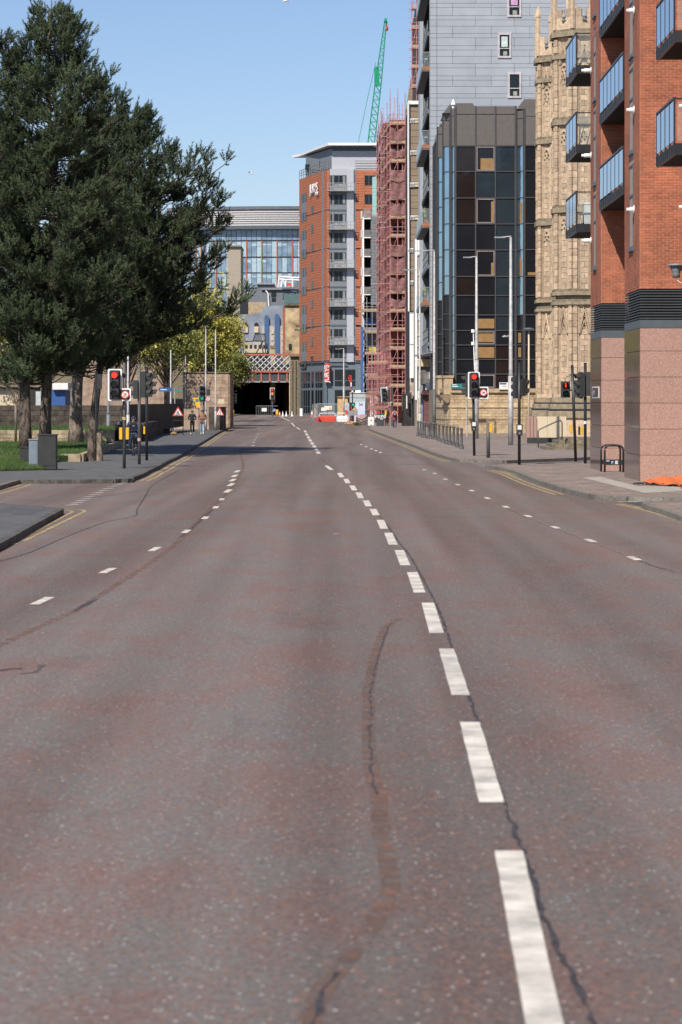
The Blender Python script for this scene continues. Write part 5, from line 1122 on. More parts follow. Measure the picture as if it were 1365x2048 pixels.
# ---------------------------------------------------------------- hotel
HO = thing('hotel', 'orange and grey hotel tower with a white roof canopy at the end of the street', 'hotel', (0, 410, .3))
HY_ = 410.0; hx = lambda p: X(p, HY_); hz = lambda p: Z(p, HY_)
c = Vector((hx(655), HY_, 0)); fl = Vector((X(599.5, 428), 428, 0)); rt = Vector((hx(757), HY_ + .4, 0))
dl = (c - fl).normalized(); nl = Vector((dl.y, -dl.x, 0)); LL = (c - fl).length
def side(px):                                       # place on the left face for a picture column
    lo, hi = 0, 1
    for _ in range(30):
        m_ = (lo + hi) / 2; p = fl.lerp(c, m_); 
        if CX + p.x / p.y * FPX < px: lo = m_
        else: hi = m_
    return fl.lerp(c, lo)
top0 = hz(339)
MB().prism([tuple(fl.xy - nl.xy * .12), tuple(c.xy + Vector((-.02, .12))), (rt.x, rt.y + .12), (rt.x, 440), (fl.x + 4, 440)], .2, top0 - .05).build('building_core', M_orangeband, HO)
def onleft(nm, m, pa, pb, z0, z1, off=.03, th=.08, parent=HO):
    a, b_ = side(pa), side(pb); cc = (a + b_) / 2 + nl * off; return piece(nm, m, parent, cc.x, cc.y, (z0 + z1) / 2, (b_ - a).length, th, z1 - z0, math.atan2(dl.y, dl.x))
bands = [hz(723)] + [hz(p) for p in (652, 575, 498, 421)] + [top0]
for i, (a, b_) in enumerate(zip(bands[:-1], bands[1:])):
    courses('terracotta_panel', M_orange, HO, tuple(fl.xy), tuple(side(645).xy), a + .15, b_ - .02, .39, 1.5, .035, .1, proud=0, limit=60, jit=.004, seed=i, halves=False)
    courses('terracotta_panel', M_orange, HO, tuple(side(648).xy), tuple(c.xy), a + .15, b_ - .02, .39, 1.5, .035, .1, proud=0, limit=60, jit=.004, seed=i + 9, halves=False)
    courses('terracotta_panel', M_orange, HO, (hx(655), HY_), (hx(659.5), HY_), a + .15, b_ - .02, .39, 1.5, .035, .1, limit=0, seed=i, halves=False)
    courses('terracotta_panel', M_orange, HO, (hx(710), HY_), (hx(757), HY_), a + .15, b_ - .02, .39, 1.5, .035, .1, limit=60, jit=.004, seed=i + 20, halves=False)
onleft('dark_strip', M_orangeband, 645, 648, bands[0], top0, .06, .1)
for k in range(5):
    for px0, px1, kind in ((604, 614, 'pair'), (623.5, 627.5, 'slit')):
        s_ = 1 + 0.0; y0_ = [365, 442, 519, 596, 673][k]
        for w_ in (0, 38.5):
            yt = y0_ + w_ + (8 if px0 < 610 else -1) ; z1 = hz(yt) ; z0 = hz(yt + 18)
            if kind == 'pair':
                for a, b_ in ((px0, px0 + 4.2), (px0 + 5.4, px1)):
                    f = onleft('window', M_win, a, b_, z0, z1, .09, .04)
            else: onleft('window', M_win, px0, px1, z0, z1, .09, .04)
            if kind == 'pair' and w_ == 0: onleft('infill_panel', M_hgrey, px0, px1, hz(yt + 38.5), hz(yt + 18.3), .085, .04)
        if kind == 'pair': pass
# central grey bay with windows and walkway balconies
B('grey_bay', hx(660), hx(694), HY_ - .35, HY_ + 1, hz(724), hz(351), M_hgrey, HO)
B('pale_panel_column', hx(694.2), hx(708), HY_ - .40, HY_ + 1, hz(724), hz(338), M_hpale, HO)
B('pale_upper', hx(664), hx(757), HY_ + .3, HY_ + 8, hz(345), hz(303), M_hpale, HO); B('pale_upper_band', hx(664), hx(757), HY_ + .26, HY_ + .295, hz(310), hz(301.5), mat('pale_band', (.38, .42, .43), .6), HO)
B('bay_cap', hx(660), hx(694), HY_ - .36, HY_ + 1, hz(350.8), hz(338), M_hpale, HO)
MB().prism([(hx(757), HY_ + .4), (hx(757), HY_ + 20), (X(612, 424), 430), (X(612, 424), 424), (X(640, 417), 417), (hx(663.5), HY_ + .4)], top0 - .1, hz(296)).build('rooftop_storey', M_hgrey, HO)
for px in (617, 646): pp = Vector((X(px, 420), 418 if px > 630 else 423.2, 0)); B('window', pp.x - .5, pp.x + .2, pp.y - 1.2, pp.y - .6, hz(333) + .5, hz(324) + .7, M_win, HO)
MB().prism([(hx(757), HY_ - 1.2), (hx(757), HY_ + 20), (X(609, 424) - 2, 430), (X(600, 424), 427), (X(629, 417), 417), (hx(657), HY_ - 1.2)], hz(292), hz(287)).build('roof_canopy', M_roofw, HO)
B('canopy_soffit', hx(664), hx(757), HY_ + .2, HY_ + 1, hz(301), hz(292.2), mat('hotel_dark_band', (.07, .09, .11), .6), HO)
for k in range(10):
    yt = 351.5 + 38.35 * k
    f = B('window', hx(669), hx(692), HY_ - .40, HY_ - .36, hz(yt + 19), hz(yt), M_win, HO)
    B('curtain', hx(686), hx(691), HY_ - .415, HY_ - .405, hz(yt + 18), hz(yt + 1), mat('grey_curtain', (.22, .24, .25), .8), f); B('frame', hx(677.5), hx(678.8), HY_ - .43, HY_ - .405, hz(yt + 19), hz(yt), M_frame, f)
    B('frame', hx(668), hx(668.9), HY_ - .43, HY_ - .36, hz(yt + 20), hz(yt - 1), M_frame, f)
    B('window', hx(661.5), hx(664.5), HY_ - .40, HY_ - .36, hz(yt + 19), hz(yt), M_dark, HO)
    B('sill_band', hx(660), hx(694), HY_ - .42, HY_ - .355, hz(yt + 32.5), hz(yt + 29.5), M_frame, HO)
    if k % 2 == 0:
        yb = yt + 31.5 - 6 * 0; zz0 = hz(yb - 1) ; zz1 = hz(yb - 15)
        Pn = B('walkway_balcony', hx(655), hx(709), HY_ - 1.5, HY_ - .43, zz0 - .12, zz0, M_galv, HO); mb = MB()
        for zq in (zz1, (zz0 + zz1) / 2): mb.box(hx(655), hx(709), HY_ - 1.5, HY_ - 1.45, zq, zq + .07)
        for i in range(9): xx = hx(655) + (hx(709) - hx(655) - .06) * i / 8; mb.box(xx, xx + .06, HY_ - 1.52, HY_ - 1.501, zz0, zz1)
        mb.build('railing', M_galv, Pn); B('mesh_panel', hx(670), hx(692), HY_ - 1.44, HY_ - 1.42, zz0, zz1 - .1, see_mat('perforated_screen', (.42, .42, .42), .6), Pn)
        MB().face_xz([(hx(656), zz0 - .121), (hx(664), zz0 - .121), (hx(661), zz0 - .55)], HY_ - 1.2, HY_ - .5).build('bracket', M_hgrey, Pn)
for yt in (351, 389):
    f = B('window', hx(730), hx(749), HY_ - .12, HY_ - .06, hz(yt + 19), hz(yt), M_win, HO); B('frame', hx(738), hx(739), HY_ - .15, HY_ - .121, hz(yt + 19), hz(yt), M_frame, f)
B('dark_strip', hx(709), hx(712), HY_ - .13, HY_ - .06, hz(724), top0, M_orangeband, HO)
mb = MB()
for i in range(14):
    p = fl.lerp(c, i / 13); mb.tube([(p.x, p.y, top0), (p.x, p.y, top0 + 1.3)], .05, 4)
for zq in (.5, .9, 1.3): mb.tube([(fl.x, fl.y, top0 + zq), (c.x, c.y, top0 + zq)], .05, 4); mb.tube([(hx(710), HY_, top0 + zq), (hx(757), HY_, top0 + zq)], .05, 4)
mb.build('roof_railing', M_galv, HO)
# ground floors
zg0, zg1 = .25, hz(725)
MB().prism([tuple(fl.xy - nl.xy * .0), tuple(c.xy), (rt.x - .9, HY_), (rt.x - .9, HY_ + 3), (fl.x + 3, 432)], zg0, zg1).build('base_wall', M_hbase, HO)
onleft('fascia', mat('hotel_dark_band', (.07, .09, .11), .6), 599.7, 655, zg1 - .02, zg1 + .18, .14, .2); B('fascia', hx(655), hx(752), HY_ - .2, HY_ - .02, zg1 - .02, zg1 + .18, MATS['hotel_dark_band'], HO)
for a, b_ in ((603.5, 620.5), (624, 628), (632, 645.5)):
    for z0, z1 in ((hz(774), hz(742)), (hz(826), hz(780))):
        onleft('window', M_win, a, b_, z0, z1, .03, .06)
        n = max(1, int((b_ - a) / 4.2))
        for i in range(1, n): onleft('glazing_bar', M_frame, a + (b_ - a) * i / n - .3, a + (b_ - a) * i / n + .3, z0, z1, .07, .05)
        onleft('glazing_bar', M_frame, a, b_, (z0 * .75 + z1 * .25), (z0 * .75 + z1 * .25) + .12, .075, .05)
for a, b_ in ((670, 711),):
    for z0, z1 in ((hz(772), hz(739)), (hz(824), hz(780))):
        f = B('window', hx(a), hx(b_), HY_ - .06, HY_ - .005, z0, z1, M_win, HO); B('glazing_bar', hx(a), hx(b_), HY_ - .09, HY_ - .061, z0 + (z1 - z0) * .3, z0 + (z1 - z0) * .3 + .12, M_frame, f); B('glazing_bar', hx(690), hx(691), HY_ - .10, HY_ - .091, z0, z1, M_frame, f)
B('window', hx(663), hx(667), HY_ - .06, HY_ - .005, hz(772), hz(741), M_win, HO)
for i in (650, 653): B('pilaster', hx(i), hx(i + 1.4), HY_ - .3, HY_ - .005, zg0, zg1, M_hbase, HO)
# hotel lettering
ML = Matrix.Translation(tuple(side(632) + nl * .35 + Vector((0, 0, hz(377) + .55)))) @ Matrix.Rotation(math.atan2(dl.y, dl.x), 4, 'Z') @ FACE
tx = text('JURYS', 2.0, .03, M_whitep, 'lettering', HO, ML, 1.0)
ML2 = Matrix.Translation(tuple(side(638) + nl * .35 + Vector((0, 0, hz(388) + .45)))) @ Matrix.Rotation(math.atan2(dl.y, dl.x), 4, 'Z') @ FACE
text('INN', .8, .03, M_whitep, 'lettering', HO, ML2, 1.3)
bn = thing('banner_sign', 'tall red vertical banner sign with white lettering on the hotel corner', 'sign', (hx(654), HY_ - .6, hz(765)))
B('sign_panel', hx(649.7), hx(659.5), HY_ - .8, HY_ - .5, hz(765), hz(726.5), M_signred, bn)
text('JURYS', 1.0, .02, M_whitep, 'lettering', bn, Matrix.Translation((hx(654.2), HY_ - .83, hz(747.5))) @ FACE @ Matrix.Rotation(R(90), 4, 'Z'), 1.0)
text('INN', .42, .02, M_whitep, 'lettering', bn, Matrix.Translation((hx(653.4), HY_ - .83, hz(735))) @ FACE @ Matrix.Rotation(R(90), 4, 'Z'), 1.0)

# ---------------------------------------------------------------- crane
CR = thing('lattice_crane', 'green lattice crane jib rising behind the hotel roof', 'crane', (4, 520, 0))
def lattice(p0, p1, w, name, m, n=26, taper=(.3, 1, .25)):
    p0 = Vector(p0); p1 = Vector(p1); d = (p1 - p0).normalized(); u = d.cross(Vector((0, 1, 0))).normalized(); v = d.cross(u)
    mb = MB(); L_ = []
    def wd(t): return w * (taper[1] if t < .62 else taper[1] + (taper[2] - taper[1]) * (t - .62) / .38)
    crn = lambda t, a, b_: p0.lerp(p1, t) + u * wd(t) * a / 2 + v * wd(t) * b_ / 2
    for a in (-1, 1):
        for b_ in (-1, 1): mb.tube([crn(i / 6, a, b_) for i in range(7)], .11, 4)
    for i in range(n):
        t0, t1 = i / n, (i + 1) / n
        for s in (-1, 1): mb.tube([crn(t0, -1, s), crn(t1, 1, s)], .055, 3, cap=False); mb.tube([crn(t1, -1, s), crn(t1, 1, s)], .05, 3, cap=False); mb.tube([crn(t0, s, -1), crn(t1, s, 1)], .05, 3, cap=False)
    mb.build(name, m, CR)
CY = 520.0; cp = lambda px, py: (X(px, CY), CY, Z(py, CY))
lattice((X(727, CY), CY, Z(420, CY)), cp(772, 38), 1.25, 'jib', M_crane)
B('walkway_screen', *[v for v in (X(749, CY), X(759, CY), CY - .8, CY - .7, Z(174, CY), Z(134, CY))], see_mat('green_screen', (.01, .32, .15), .8), CR)
MB().tube([cp(752, 125), cp(737, 190), cp(716, 290), cp(700, 400)], .05, 4).build('stay_cable', M_crane, CR)
MB().tube([cp(774.5, 40), cp(774.5, 52)], .06, 4).build('hoist_rope', M_black, CR); MB().lathe([(0, .05), (.5, .35), (1.0, .25), (1.3, .05)], cp(774.5, 63), 6).build('hook_block', M_barrier, CR)
B('head', *[v for v in (X(769, CY), X(775, CY), CY - .5, CY + .5, Z(43, CY), Z(37, CY))], M_crane, CR)

# ---------------------------------------------------------------- railway bridge
BR = thing('railway_bridge', 'iron railway bridge with a pale lattice parapet and red flanges over the road', 'bridge', (-10, 430, .3))
RYb = 430.0; qx = lambda p: X(p, RYb); qz = lambda p: Z(p, RYb); xl, xr = qx(420), qx(581)
B('red_flange', xl, qx(596), RYb - .1, RYb + .5, qz(711), qz(707.5), M_girder, BR); B('red_flange', xl, xr, RYb - .3, RYb + .6, qz(745), qz(741.5), M_girder, BR)
n = 300
step = .55; hgt = qz(711) - qz(741.5); x = xl - hgt; mb1 = MB()
while x < xr:
    for sgn, yy in ((1, RYb + .0), (-1, RYb + .10)):
        a = x; b_ = x + hgt * 1.05
        p = [(a, qz(741.5)), (b_, qz(711))] if sgn > 0 else [(b_, qz(741.5)), (a, qz(711))]
        lo, hi = xl, xr; (ax, az), (bx_, bz2) = p
        t0 = 0; t1 = 1
        for edge in (lo, hi):
            if (ax - edge) * (bx_ - edge) < 0:
                t = (edge - ax) / (bx_ - ax)
                if (edge == lo) == (ax < bx_): t0 = max(t0, t)
                else: t1 = min(t1, t)
        if max(ax, bx_) > lo and min(ax, bx_) < hi and t1 - t0 > .05:
            A = Vector((ax + (bx_ - ax) * t0, yy, az + (bz2 - az) * t0)); D = Vector((ax + (bx_ - ax) * t1, yy, az + (bz2 - az) * t1))
            MB().tube([A, D], .10, 4).build('lattice_bar', M_lattice, BR)
    x += step * 1.75
for yy in (RYb + 7,): B('far_girder', xl, xr, yy, yy + .2, qz(741), qz(727), M_dark, BR)
B('plate_girder', xl, xr, RYb - .0, RYb + .3, qz(763), qz(745.1), mat('girder_slate', (.055, .062, .068), .6, var=.2), BR)
for i in range(9):
    xx = qx(450) + i * 1.34 * 1.0; xx = qx(437 + 17.2 * i)
    if xx < xr - .2: B('stiffener', xx - .11, xx + .11, RYb - .16, RYb - .002, qz(763), qz(745.1), M_girder, BR); B('bearing_block', xx - .2, xx + .2, RYb - .3, RYb - .161, qz(763), qz(760), M_girder, BR)
B('lower_flange', xl, xr, RYb - .2, RYb + .5, qz(764.5), qz(763.05), M_lattice, BR)
B('deck', xl - 1, xr + 4, RYb + .55, RYb + 40, qz(762), qz(748), M_dark, BR)
# abutments and tunnel walls
ab = thing('bridge_abutment', 'weathered stone bridge pier with rope hung shafts at the right of the dark underpass', 'bridge pier', (qx(590), RYb, .3))
B('abutment', qx(582), qx(602), RYb + .2, RYb + 40, .25, qz(709), M_sandjoint, ab)
courses('stone_block', M_churchdark, ab, (qx(581.5), RYb), (qx(601), RYb), .3, qz(713), .42, .8, .02, .2, jit=.03, seed=12, limit=200, proud=-.1)
for a in (583.5, 590.5): MB().tube([(qx(a), RYb - .05, .3), (qx(a), RYb - .05, qz(722))], .26, 8).build('half_shaft', M_churchdark, ab)
B('cap', qx(580), qx(603), RYb - .5, RYb + 1, qz(713), qz(709.5), M_churchdark, ab); MB().tube([(qx(580), RYb - .3, .3), (qx(580), RYb - .3, qz(745))], .08, 6).build('downpipe', M_cream, ab)
ab2 = thing('bridge_abutment', 'stone bridge pier at the left of the underpass behind the trees', 'bridge pier', (qx(420), RYb, .3)); B('abutment', qx(380), qx(436), RYb + .1, RYb + 40, .25, qz(709), M_churchdark, ab2)
B('underpass_end', qx(436), qx(582), RYb + 39, RYb + 39.5, .2, qz(748), mat('underpass_wall', (.045, .045, .05), .9, var=.3), ab2)
for i in range(5): B('pier', qx(470 + 22 * i), qx(474 + 22 * i), RYb + 24, RYb + 25, .2, qz(763), M_darkwall, ab2)

# ---------------------------------------------------------------- things beyond the bridge
OF = thing('office_building', 'large curved glass office building with a steel louvred crown far behind the bridge', 'building', (-20, 620, 0))
OY = 620.0; oz = lambda p: Z(p, OY)
xs = np.linspace(X(330, OY), X(640, OY), 60); curve = lambda x: OY + 0.010 * (x - X(560, OY)) ** 2
def arc(nm, m, z0, z1, off, inset=0): 
    mb = MB()
    for a, b_ in zip(xs[:-1], xs[1:]): mb.prism([(a, curve(a) - off), (b_, curve(b_) - off), (b_, curve(b_) + 6), (a, curve(a) + 6)], z0, z1)
    return mb.build(nm, m, OF)
arc('roof_edge', mat('dark_steel', (.12, .13, .15), .5), oz(419), oz(412.5), .5); arc('crown_core', MATS['dark_steel'], oz(452), oz(419.1), .0); arc('eaves', MATS['hotel_dark_band'], oz(459), oz(452.1), 1.6); arc('body', M_mull, .2, oz(459.1), -.25)
for i in range(7): arc('louvre_blade', M_steelband, oz(451 - i * 4.4), oz(448.2 - i * 4.4), .35)
rr = random.Random(5)
levels = [(459.5, 480), (483, 513), (516, 544.5), (547, 575), (578, 602), (605, 630)]
for li, (a_, b2) in enumerate(levels):
    mb = {0: MB(), 1: MB(), 2: MB()}; px = 330
    while px < 600:
        w = 10.2; xa, xb = X(px, OY) , X(px + w, OY); ca, cb = curve(xa), curve(xb)
        k = (px * 7 + li) % 5; m = M_officeglass if li == 0 or rr.random() < .62 else M_officepale
        ang = math.atan2(cb - ca, xb - xa); piece('window_pane', m, OF, (xa + xb) / 2, (ca + cb) / 2 + .1, (oz(a_) + oz(b2)) / 2, (xb - xa) * .93, .1, oz(a_) - oz(b2), ang)
        if rr.random() < .6: piece('blind', M_officepale, OF, (xa + xb) / 2, (ca + cb) / 2 + .03, oz(a_) - .7, (xb - xa) * .9, .05, rr.uniform(.3, .8), ang)
        if li > 0 and int((px - 400) / w) % 3 == 0: piece('terracotta_fin', M_orange, OF, xa, ca - .1, (oz(a_) + oz(b2)) / 2, .22, .3, oz(a_) - oz(b2) + .3, ang)
        px += w
CT = thing('stone_tower', 'pale stone block tower left of the curved office', 'tower', (-24, 560, 0)); B('wall', X(455, 560), X(482, 560), 560, 575, 0, Z(494, 560), mat('pale_brickwork', (.36, .31, .245), .9, var=.1, scale=4), CT); B('cap', X(454, 560), X(483, 560), 559.5, 575.5, Z(494, 560), Z(491, 560), M_churchdark, CT)
GR = thing('modern_rooftop_block', 'dark grey clad modern block with a stepped roof behind the bridge', 'building', (-12, 500, 0)); NY = 500.0; nx = lambda p: X(p, NY); nz = lambda p: Z(p, NY)
MB().face_xz([(nx(482), nz(640)), (nx(604), nz(640)), (nx(604), nz(565)), (nx(575), nz(575)), (nx(549), nz(575)), (nx(549), nz(568)), (nx(515), nz(566)), (nx(515), nz(578)), (nx(482), nz(584))], NY, NY + 15).build('wall', mat('slate_cladding', (.15, .165, .185), .6, var=.08), GR)
B('roof_edge', nx(513), nx(550), NY - .5, NY + 2, nz(569), nz(566), M_galv, GR); B('roof_edge', nx(523), nx(582), NY - .5, NY - .01, nz(579.5), nz(577.5), M_galv, GR)
f = B('window', nx(543), nx(553), NY - .1, NY - .01, nz(593), nz(583), M_win, GR); B('window', nx(544), nx(552), NY - .1, NY - .01, nz(603), nz(595), M_win, GR); B('glass_balcony', nx(568), nx(600), NY - 1, NY - .9, nz(608), nz(587), mat('dull_teal_glass', (.10, .16, .16), .3), GR)
for px in (489, 567, 581, 594): B('window', nx(px), nx(px + 3), NY - .15, NY - .01, nz(604), nz(586), M_officepale, GR)
MB().tube([(nx(532), NY - .3, nz(581)), (nx(537), NY - .3, nz(588)), (nx(538), NY - .3, nz(612))], .14, 6).build('flue_pipe', M_whitep, GR); MB().tube([(nx(495.5), NY - .3, nz(583)), (nx(495.5), NY - .3, nz(600))], .1, 5).build('flue_pipe', M_whitep, GR)
BL = thing('arched_building', 'blue grey painted building with tall arched windows above the bridge', 'building', (-14, 470, 0)); AY = 470.0; ax_ = lambda p: X(p, AY); az_ = lambda p: Z(p, AY)
pts = [(ax_(478), az_(712)), (ax_(567), az_(712)), (ax_(567), az_(611)), (ax_(527), az_(612)), (ax_(524), az_(624)), (ax_(505), az_(628)), (ax_(480), az_(629))]
MB().face_xz(pts, AY, AY + 12).build('wall', M_bluebld, BL)
B('lower_wall', ax_(524), ax_(572), AY - .3, AY - .01, az_(712), az_(652), mat('pale_stone_trim', (.42, .39, .36), .9, var=.12, scale=1), BL)
def arch(pa, pb, pt, pbm, m, nm, yy=AY - .5, th=.15):
    r_ = (ax_(pb) - ax_(pa)) / 2; cx_ = (ax_(pb) + ax_(pa)) / 2; zt = az_(pt) - r_ * 1.3
    return MB().face_xz([(ax_(pa), az_(pbm)), (ax_(pb), az_(pbm))] + [(cx_ + r_ * math.cos(a), zt + r_ * 1.3 * math.sin(a)) for a in [math.pi * i / 10 for i in range(11)]], yy, yy + th).build(nm, m, BL)
arch(529.5, 538.5, 630, 708, M_bluearch, 'arched_window'); arch(550, 560, 628, 708, M_bluearch, 'arched_window')
for a in (488, 509): arch(a, a + 8.5, 645, 665, M_dark, 'arched_window', AY - .2); B('window_frame', ax_(a), ax_(a + 8.5), AY - .3, AY - .201, az_(665), az_(653), M_cream, BL)
for a in (543, 564):
    for k in range(3): B('window', ax_(a), ax_(a + 5.5), AY - .45, AY - .31, az_(668 + 13 * k), az_(660 + 13 * k), mat('window_cream_blind', (.50, .46, .40), .7), BL)
B('parapet_stone', ax_(488), ax_(535), AY - 2, AY + 1, az_(706), az_(699), M_cream, BL); B('lower_storey', ax_(488), ax_(533), AY - 1.0, AY - .02, az_(699), az_(684), mat('pale_stone_trim', (.42, .39, .36)), BL)
for i in range(5): B('window', ax_(491 + 9 * i), ax_(496 + 9 * i), AY - 1.1, AY - 1.01, az_(697), az_(690), M_dark, BL)
SW = thing('stone_building', 'yellow stained sandstone wall between the arched building and the hotel', 'building', (-8, 460, 0)); B('wall', X(571, 460), X(602, 460), 460, 470, 0, Z(611, 460), mat('stained_sandstone', (.44, .33, .19), .9, var=.3, scale=.5), SW); B('brick_return', X(566, 460), X(571, 460), 460.2, 470, 0, Z(616, 460), M_rust, SW); B('cap', X(569, 460), X(603, 460), 459.6, 470, Z(611, 460), Z(609, 460), M_churchdark, SW); B('window', X(578, 460), X(584, 460), 459.9, 459.98, Z(700, 460), Z(688, 460), M_dark, SW)
SY_ = thing('stone_building', 'old sandstone rooftop wall with plants on top below the grey block', 'building', (-15, 485, 0)); B('wall', X(497, 485), X(534, 485), 485, 490, 0, Z(604, 485), M_sand, SY_); B('dark_bay', X(480, 485), X(496, 485), 485.2, 490, 0, Z(599, 485), M_black, SY_)
CH2 = thing('chimney', 'short stone chimney stack above the bridge parapet', 'chimney', (X(546, 440), 440, 4)); B('stack', X(541.5, 440), X(551, 440), 440, 441, 2, Z(695, 440), M_sand, CH2); B('cap', X(540.5, 440), X(552, 440), 439.9, 441.1, Z(697, 440), Z(691, 440), M_churchdark, CH2)
GN = thing('catenary_gantry', 'black iron railway gantry framework above the bridge', 'gantry', (-14, 440, 5)); mb = MB(); ga = lambda px, py: (X(px, 442), 442, Z(py, 442))
for l in (((511, 668), (530, 668)), ((507, 682), (532, 682)), ((511, 668), (507, 682)), ((530, 668), (532, 706)), ((513, 706), (527, 682)), ((527, 706), (523, 684)), ((488, 706), (488, 684)), ((488, 684), (507, 682)), ((592, 652), (604, 652)), ((590, 660), (604, 660))): mb.tube([ga(*l[0]), ga(*l[1])], .09, 4)
for i in range(9): mb.tube([ga(508 + 2.7 * i, 681), ga(511 + 2.4 * i, 669)], .06, 3)
mb.build('frame_bars', M_blackm, GN)
WG = thing('roof_gantry', 'white steel roof frame on the modern block beside the hotel', 'gantry', (-9, 498, 20)); mb = MB(); ga = lambda px, py: (X(px, 498), 498, Z(py, 498))
for l in (((559, 554), (602, 556)), ((559, 559), (602, 561)), ((557, 575), (559, 554)), ((563, 574), (566, 557)), ((566, 557), (572, 574)), ((572, 574), (573, 558)), ((586, 574), (586, 556))): mb.tube([ga(*l[0]), ga(*l[1])], .16, 4)
mb.build('frame_bars', M_whitep, WG); B('red_panel', X(575, 498), X(583, 498), 498, 498.3, Z(572, 498), Z(566, 498), M_barrier, WG)
# sandstone block on the left and low walls
TS = thing('sandstone_block', 'pink sandstone block tower beside the left pavement by the bridge', 'tower', (X(410, 245), 245, .2)); TY = 245.0
B('core', X(366, TY) + .03, X(458, TY) - .03, TY + .05, TY + 8, .1, Z(746, TY), M_sandjoint, TS)
courses('stone_block', M_towerstone, TS, (X(366, TY), TY), (X(458, TY), TY), .12, Z(746, TY) - .02, .30, .82, .012, .2, jit=.02, limit=200, seed=14)
courses('stone_block', M_towerstone, TS, (X(458, TY), TY), (X(458, TY), TY + 8), .12, Z(746, TY) - .02, .30, .82, .012, .2, jit=.02, limit=0, seed=15)
B('coping', X(365, TY), X(459, TY), TY - .15, TY + 8, Z(746, TY), Z(744, TY), M_churchdark, TS); B('pale_panel', X(437, TY), X(449, TY), TY - .14, TY - .11, Z(808, TY), Z(798, TY), M_cream, TS); B('pale_panel', X(386, TY), X(395, TY), TY - .14, TY - .11, Z(812, TY), Z(796, TY), M_cream, TS)
LW = thing('low_wall', 'low sandstone wall in front of the pink sandstone block', 'wall', (X(400, 226), 226, .2)); B('wall', X(347, 226), X(418, 226), 226, 226.5, .1, Z(818, 226), M_towerstone, LW); B('pier', X(418, 222), X(440, 222), 222, 234, .1, Z(814, 222), M_darkwall, LW)
BH = thing('stone_building', 'low beige building seen between the pine trunks at the left edge', 'building', (-28, 232, .2)); B('wall', -45, X(60, 232), 232, 240, .1, Z(779, 232), M_cream, BH); B('roof', -45, X(61, 232), 231.6, 240, Z(779, 232), Z(774, 232), M_darkwall, BH)
CN = thing('site_container', 'blue site container behind the dark wall', 'container', (-24, 215, .2)); B('container_body', X(98, 215), X(131, 215), 215, 219, .5, Z(780, 215), M_signblue, CN); B('white_roof', X(104, 214), X(135, 214), 214.5, 219, Z(779, 215), Z(766, 215), M_signwhite, CN); B('lattice_panel', X(72, 214), X(82, 214), 214, 214.1, .5, Z(783, 215), M_lattice, CN)
TC = thing('city_backdrop', 'distant brown city buildings glimpsed behind the park trees', 'building', (-40, 420, 0)); B('block', -75, -24, 430, 450, 0, 9, M_churchdark, TC); B('block', -38, -26, 400, 420, 0, 14, M_towerstone, TC)
# ---------------------------------------------------------------- street furniture
def disc(name, cx, y, cz, r, m, parent, n=20, th=.01):
    return MB().face_xz([(cx + r * math.cos(2 * math.pi * i / n), cz + r * math.sin(2 * math.pi * i / n)) for i in range(n)], y - th, y).build(name, m, parent)
def rrect(x0, x1, z0, z1, r, n=4):
    out = []
    for cx, cz, a0 in ((x1 - r, z1 - r, 0), (x0 + r, z1 - r, 90), (x0 + r, z0 + r, 180), (x1 - r, z0 + r, 270)):
        out += [(cx + r * math.cos(R(a0 + 90 * i / n)), cz + r * math.sin(R(a0 + 90 * i / n))) for i in range(n + 1)]
    return out
def ell(x0, x1, xs_, z0, z1, zs_, r):               # L outline: tall part x0..xs_, low part x0..x1 up to zs_
    A = rrect(x0, xs_, z0, z1, r); P = []
    def corner(cx, cz, a0, a1): return [(cx + r * math.cos(R(a0 + (a1 - a0) * i / 4)), cz + r * math.sin(R(a0 + (a1 - a0) * i / 4))) for i in range(5)]
    P += corner(x1 - r, z0 + r, -90, 0); P += corner(x1 - r, zs_ - r, 0, 90); P += [(xs_, zs_)]; P += corner(xs_ - r, z1 - r, 0, 90); P += corner(x0 + r, z1 - r, 90, 180); P += corner(x0 + r, z0 + r, 180, 270)
    return P
def no_right_turn(T, cx, y, cz, r, sticker=False):
    b = disc('turn_sign', cx, y, cz, r, M_signred, T); disc('sign_face', cx, y - .012, cz, r * .76, M_signwhite, b)
    s = r * .8
    ar = [(-.42, -.55), (-.22, -.55), (-.22, -.1), (.0, .08), (.18, .08), (.18, -.12), (.55, .2), (.18, .5), (.18, .28), (-.08, .28), (-.42, -.02)]
    MB().face_xz([(cx + a * s, cz + c_ * s) for a, c_ in ar], y - .028, y - .024).build('arrow', M_blackm, b)
    MB().face_xz([(cx - s * .68, cz + s * .58), (cx - s * .58, cz + s * .68), (cx + s * .68, cz - s * .58), (cx + s * .58, cz - s * .68)], y - .034, y - .030).build('red_bar', M_signred, b)
    if sticker: MB().face_xz([(cx - s * .6, cz - s * .45), (cx - s * .1, cz - s * .6), (cx + s * .1, cz + s * .0), (cx - s * .35, cz + s * .25)], y - .042, y - .038).build('sticker', M_yellowp, b); 
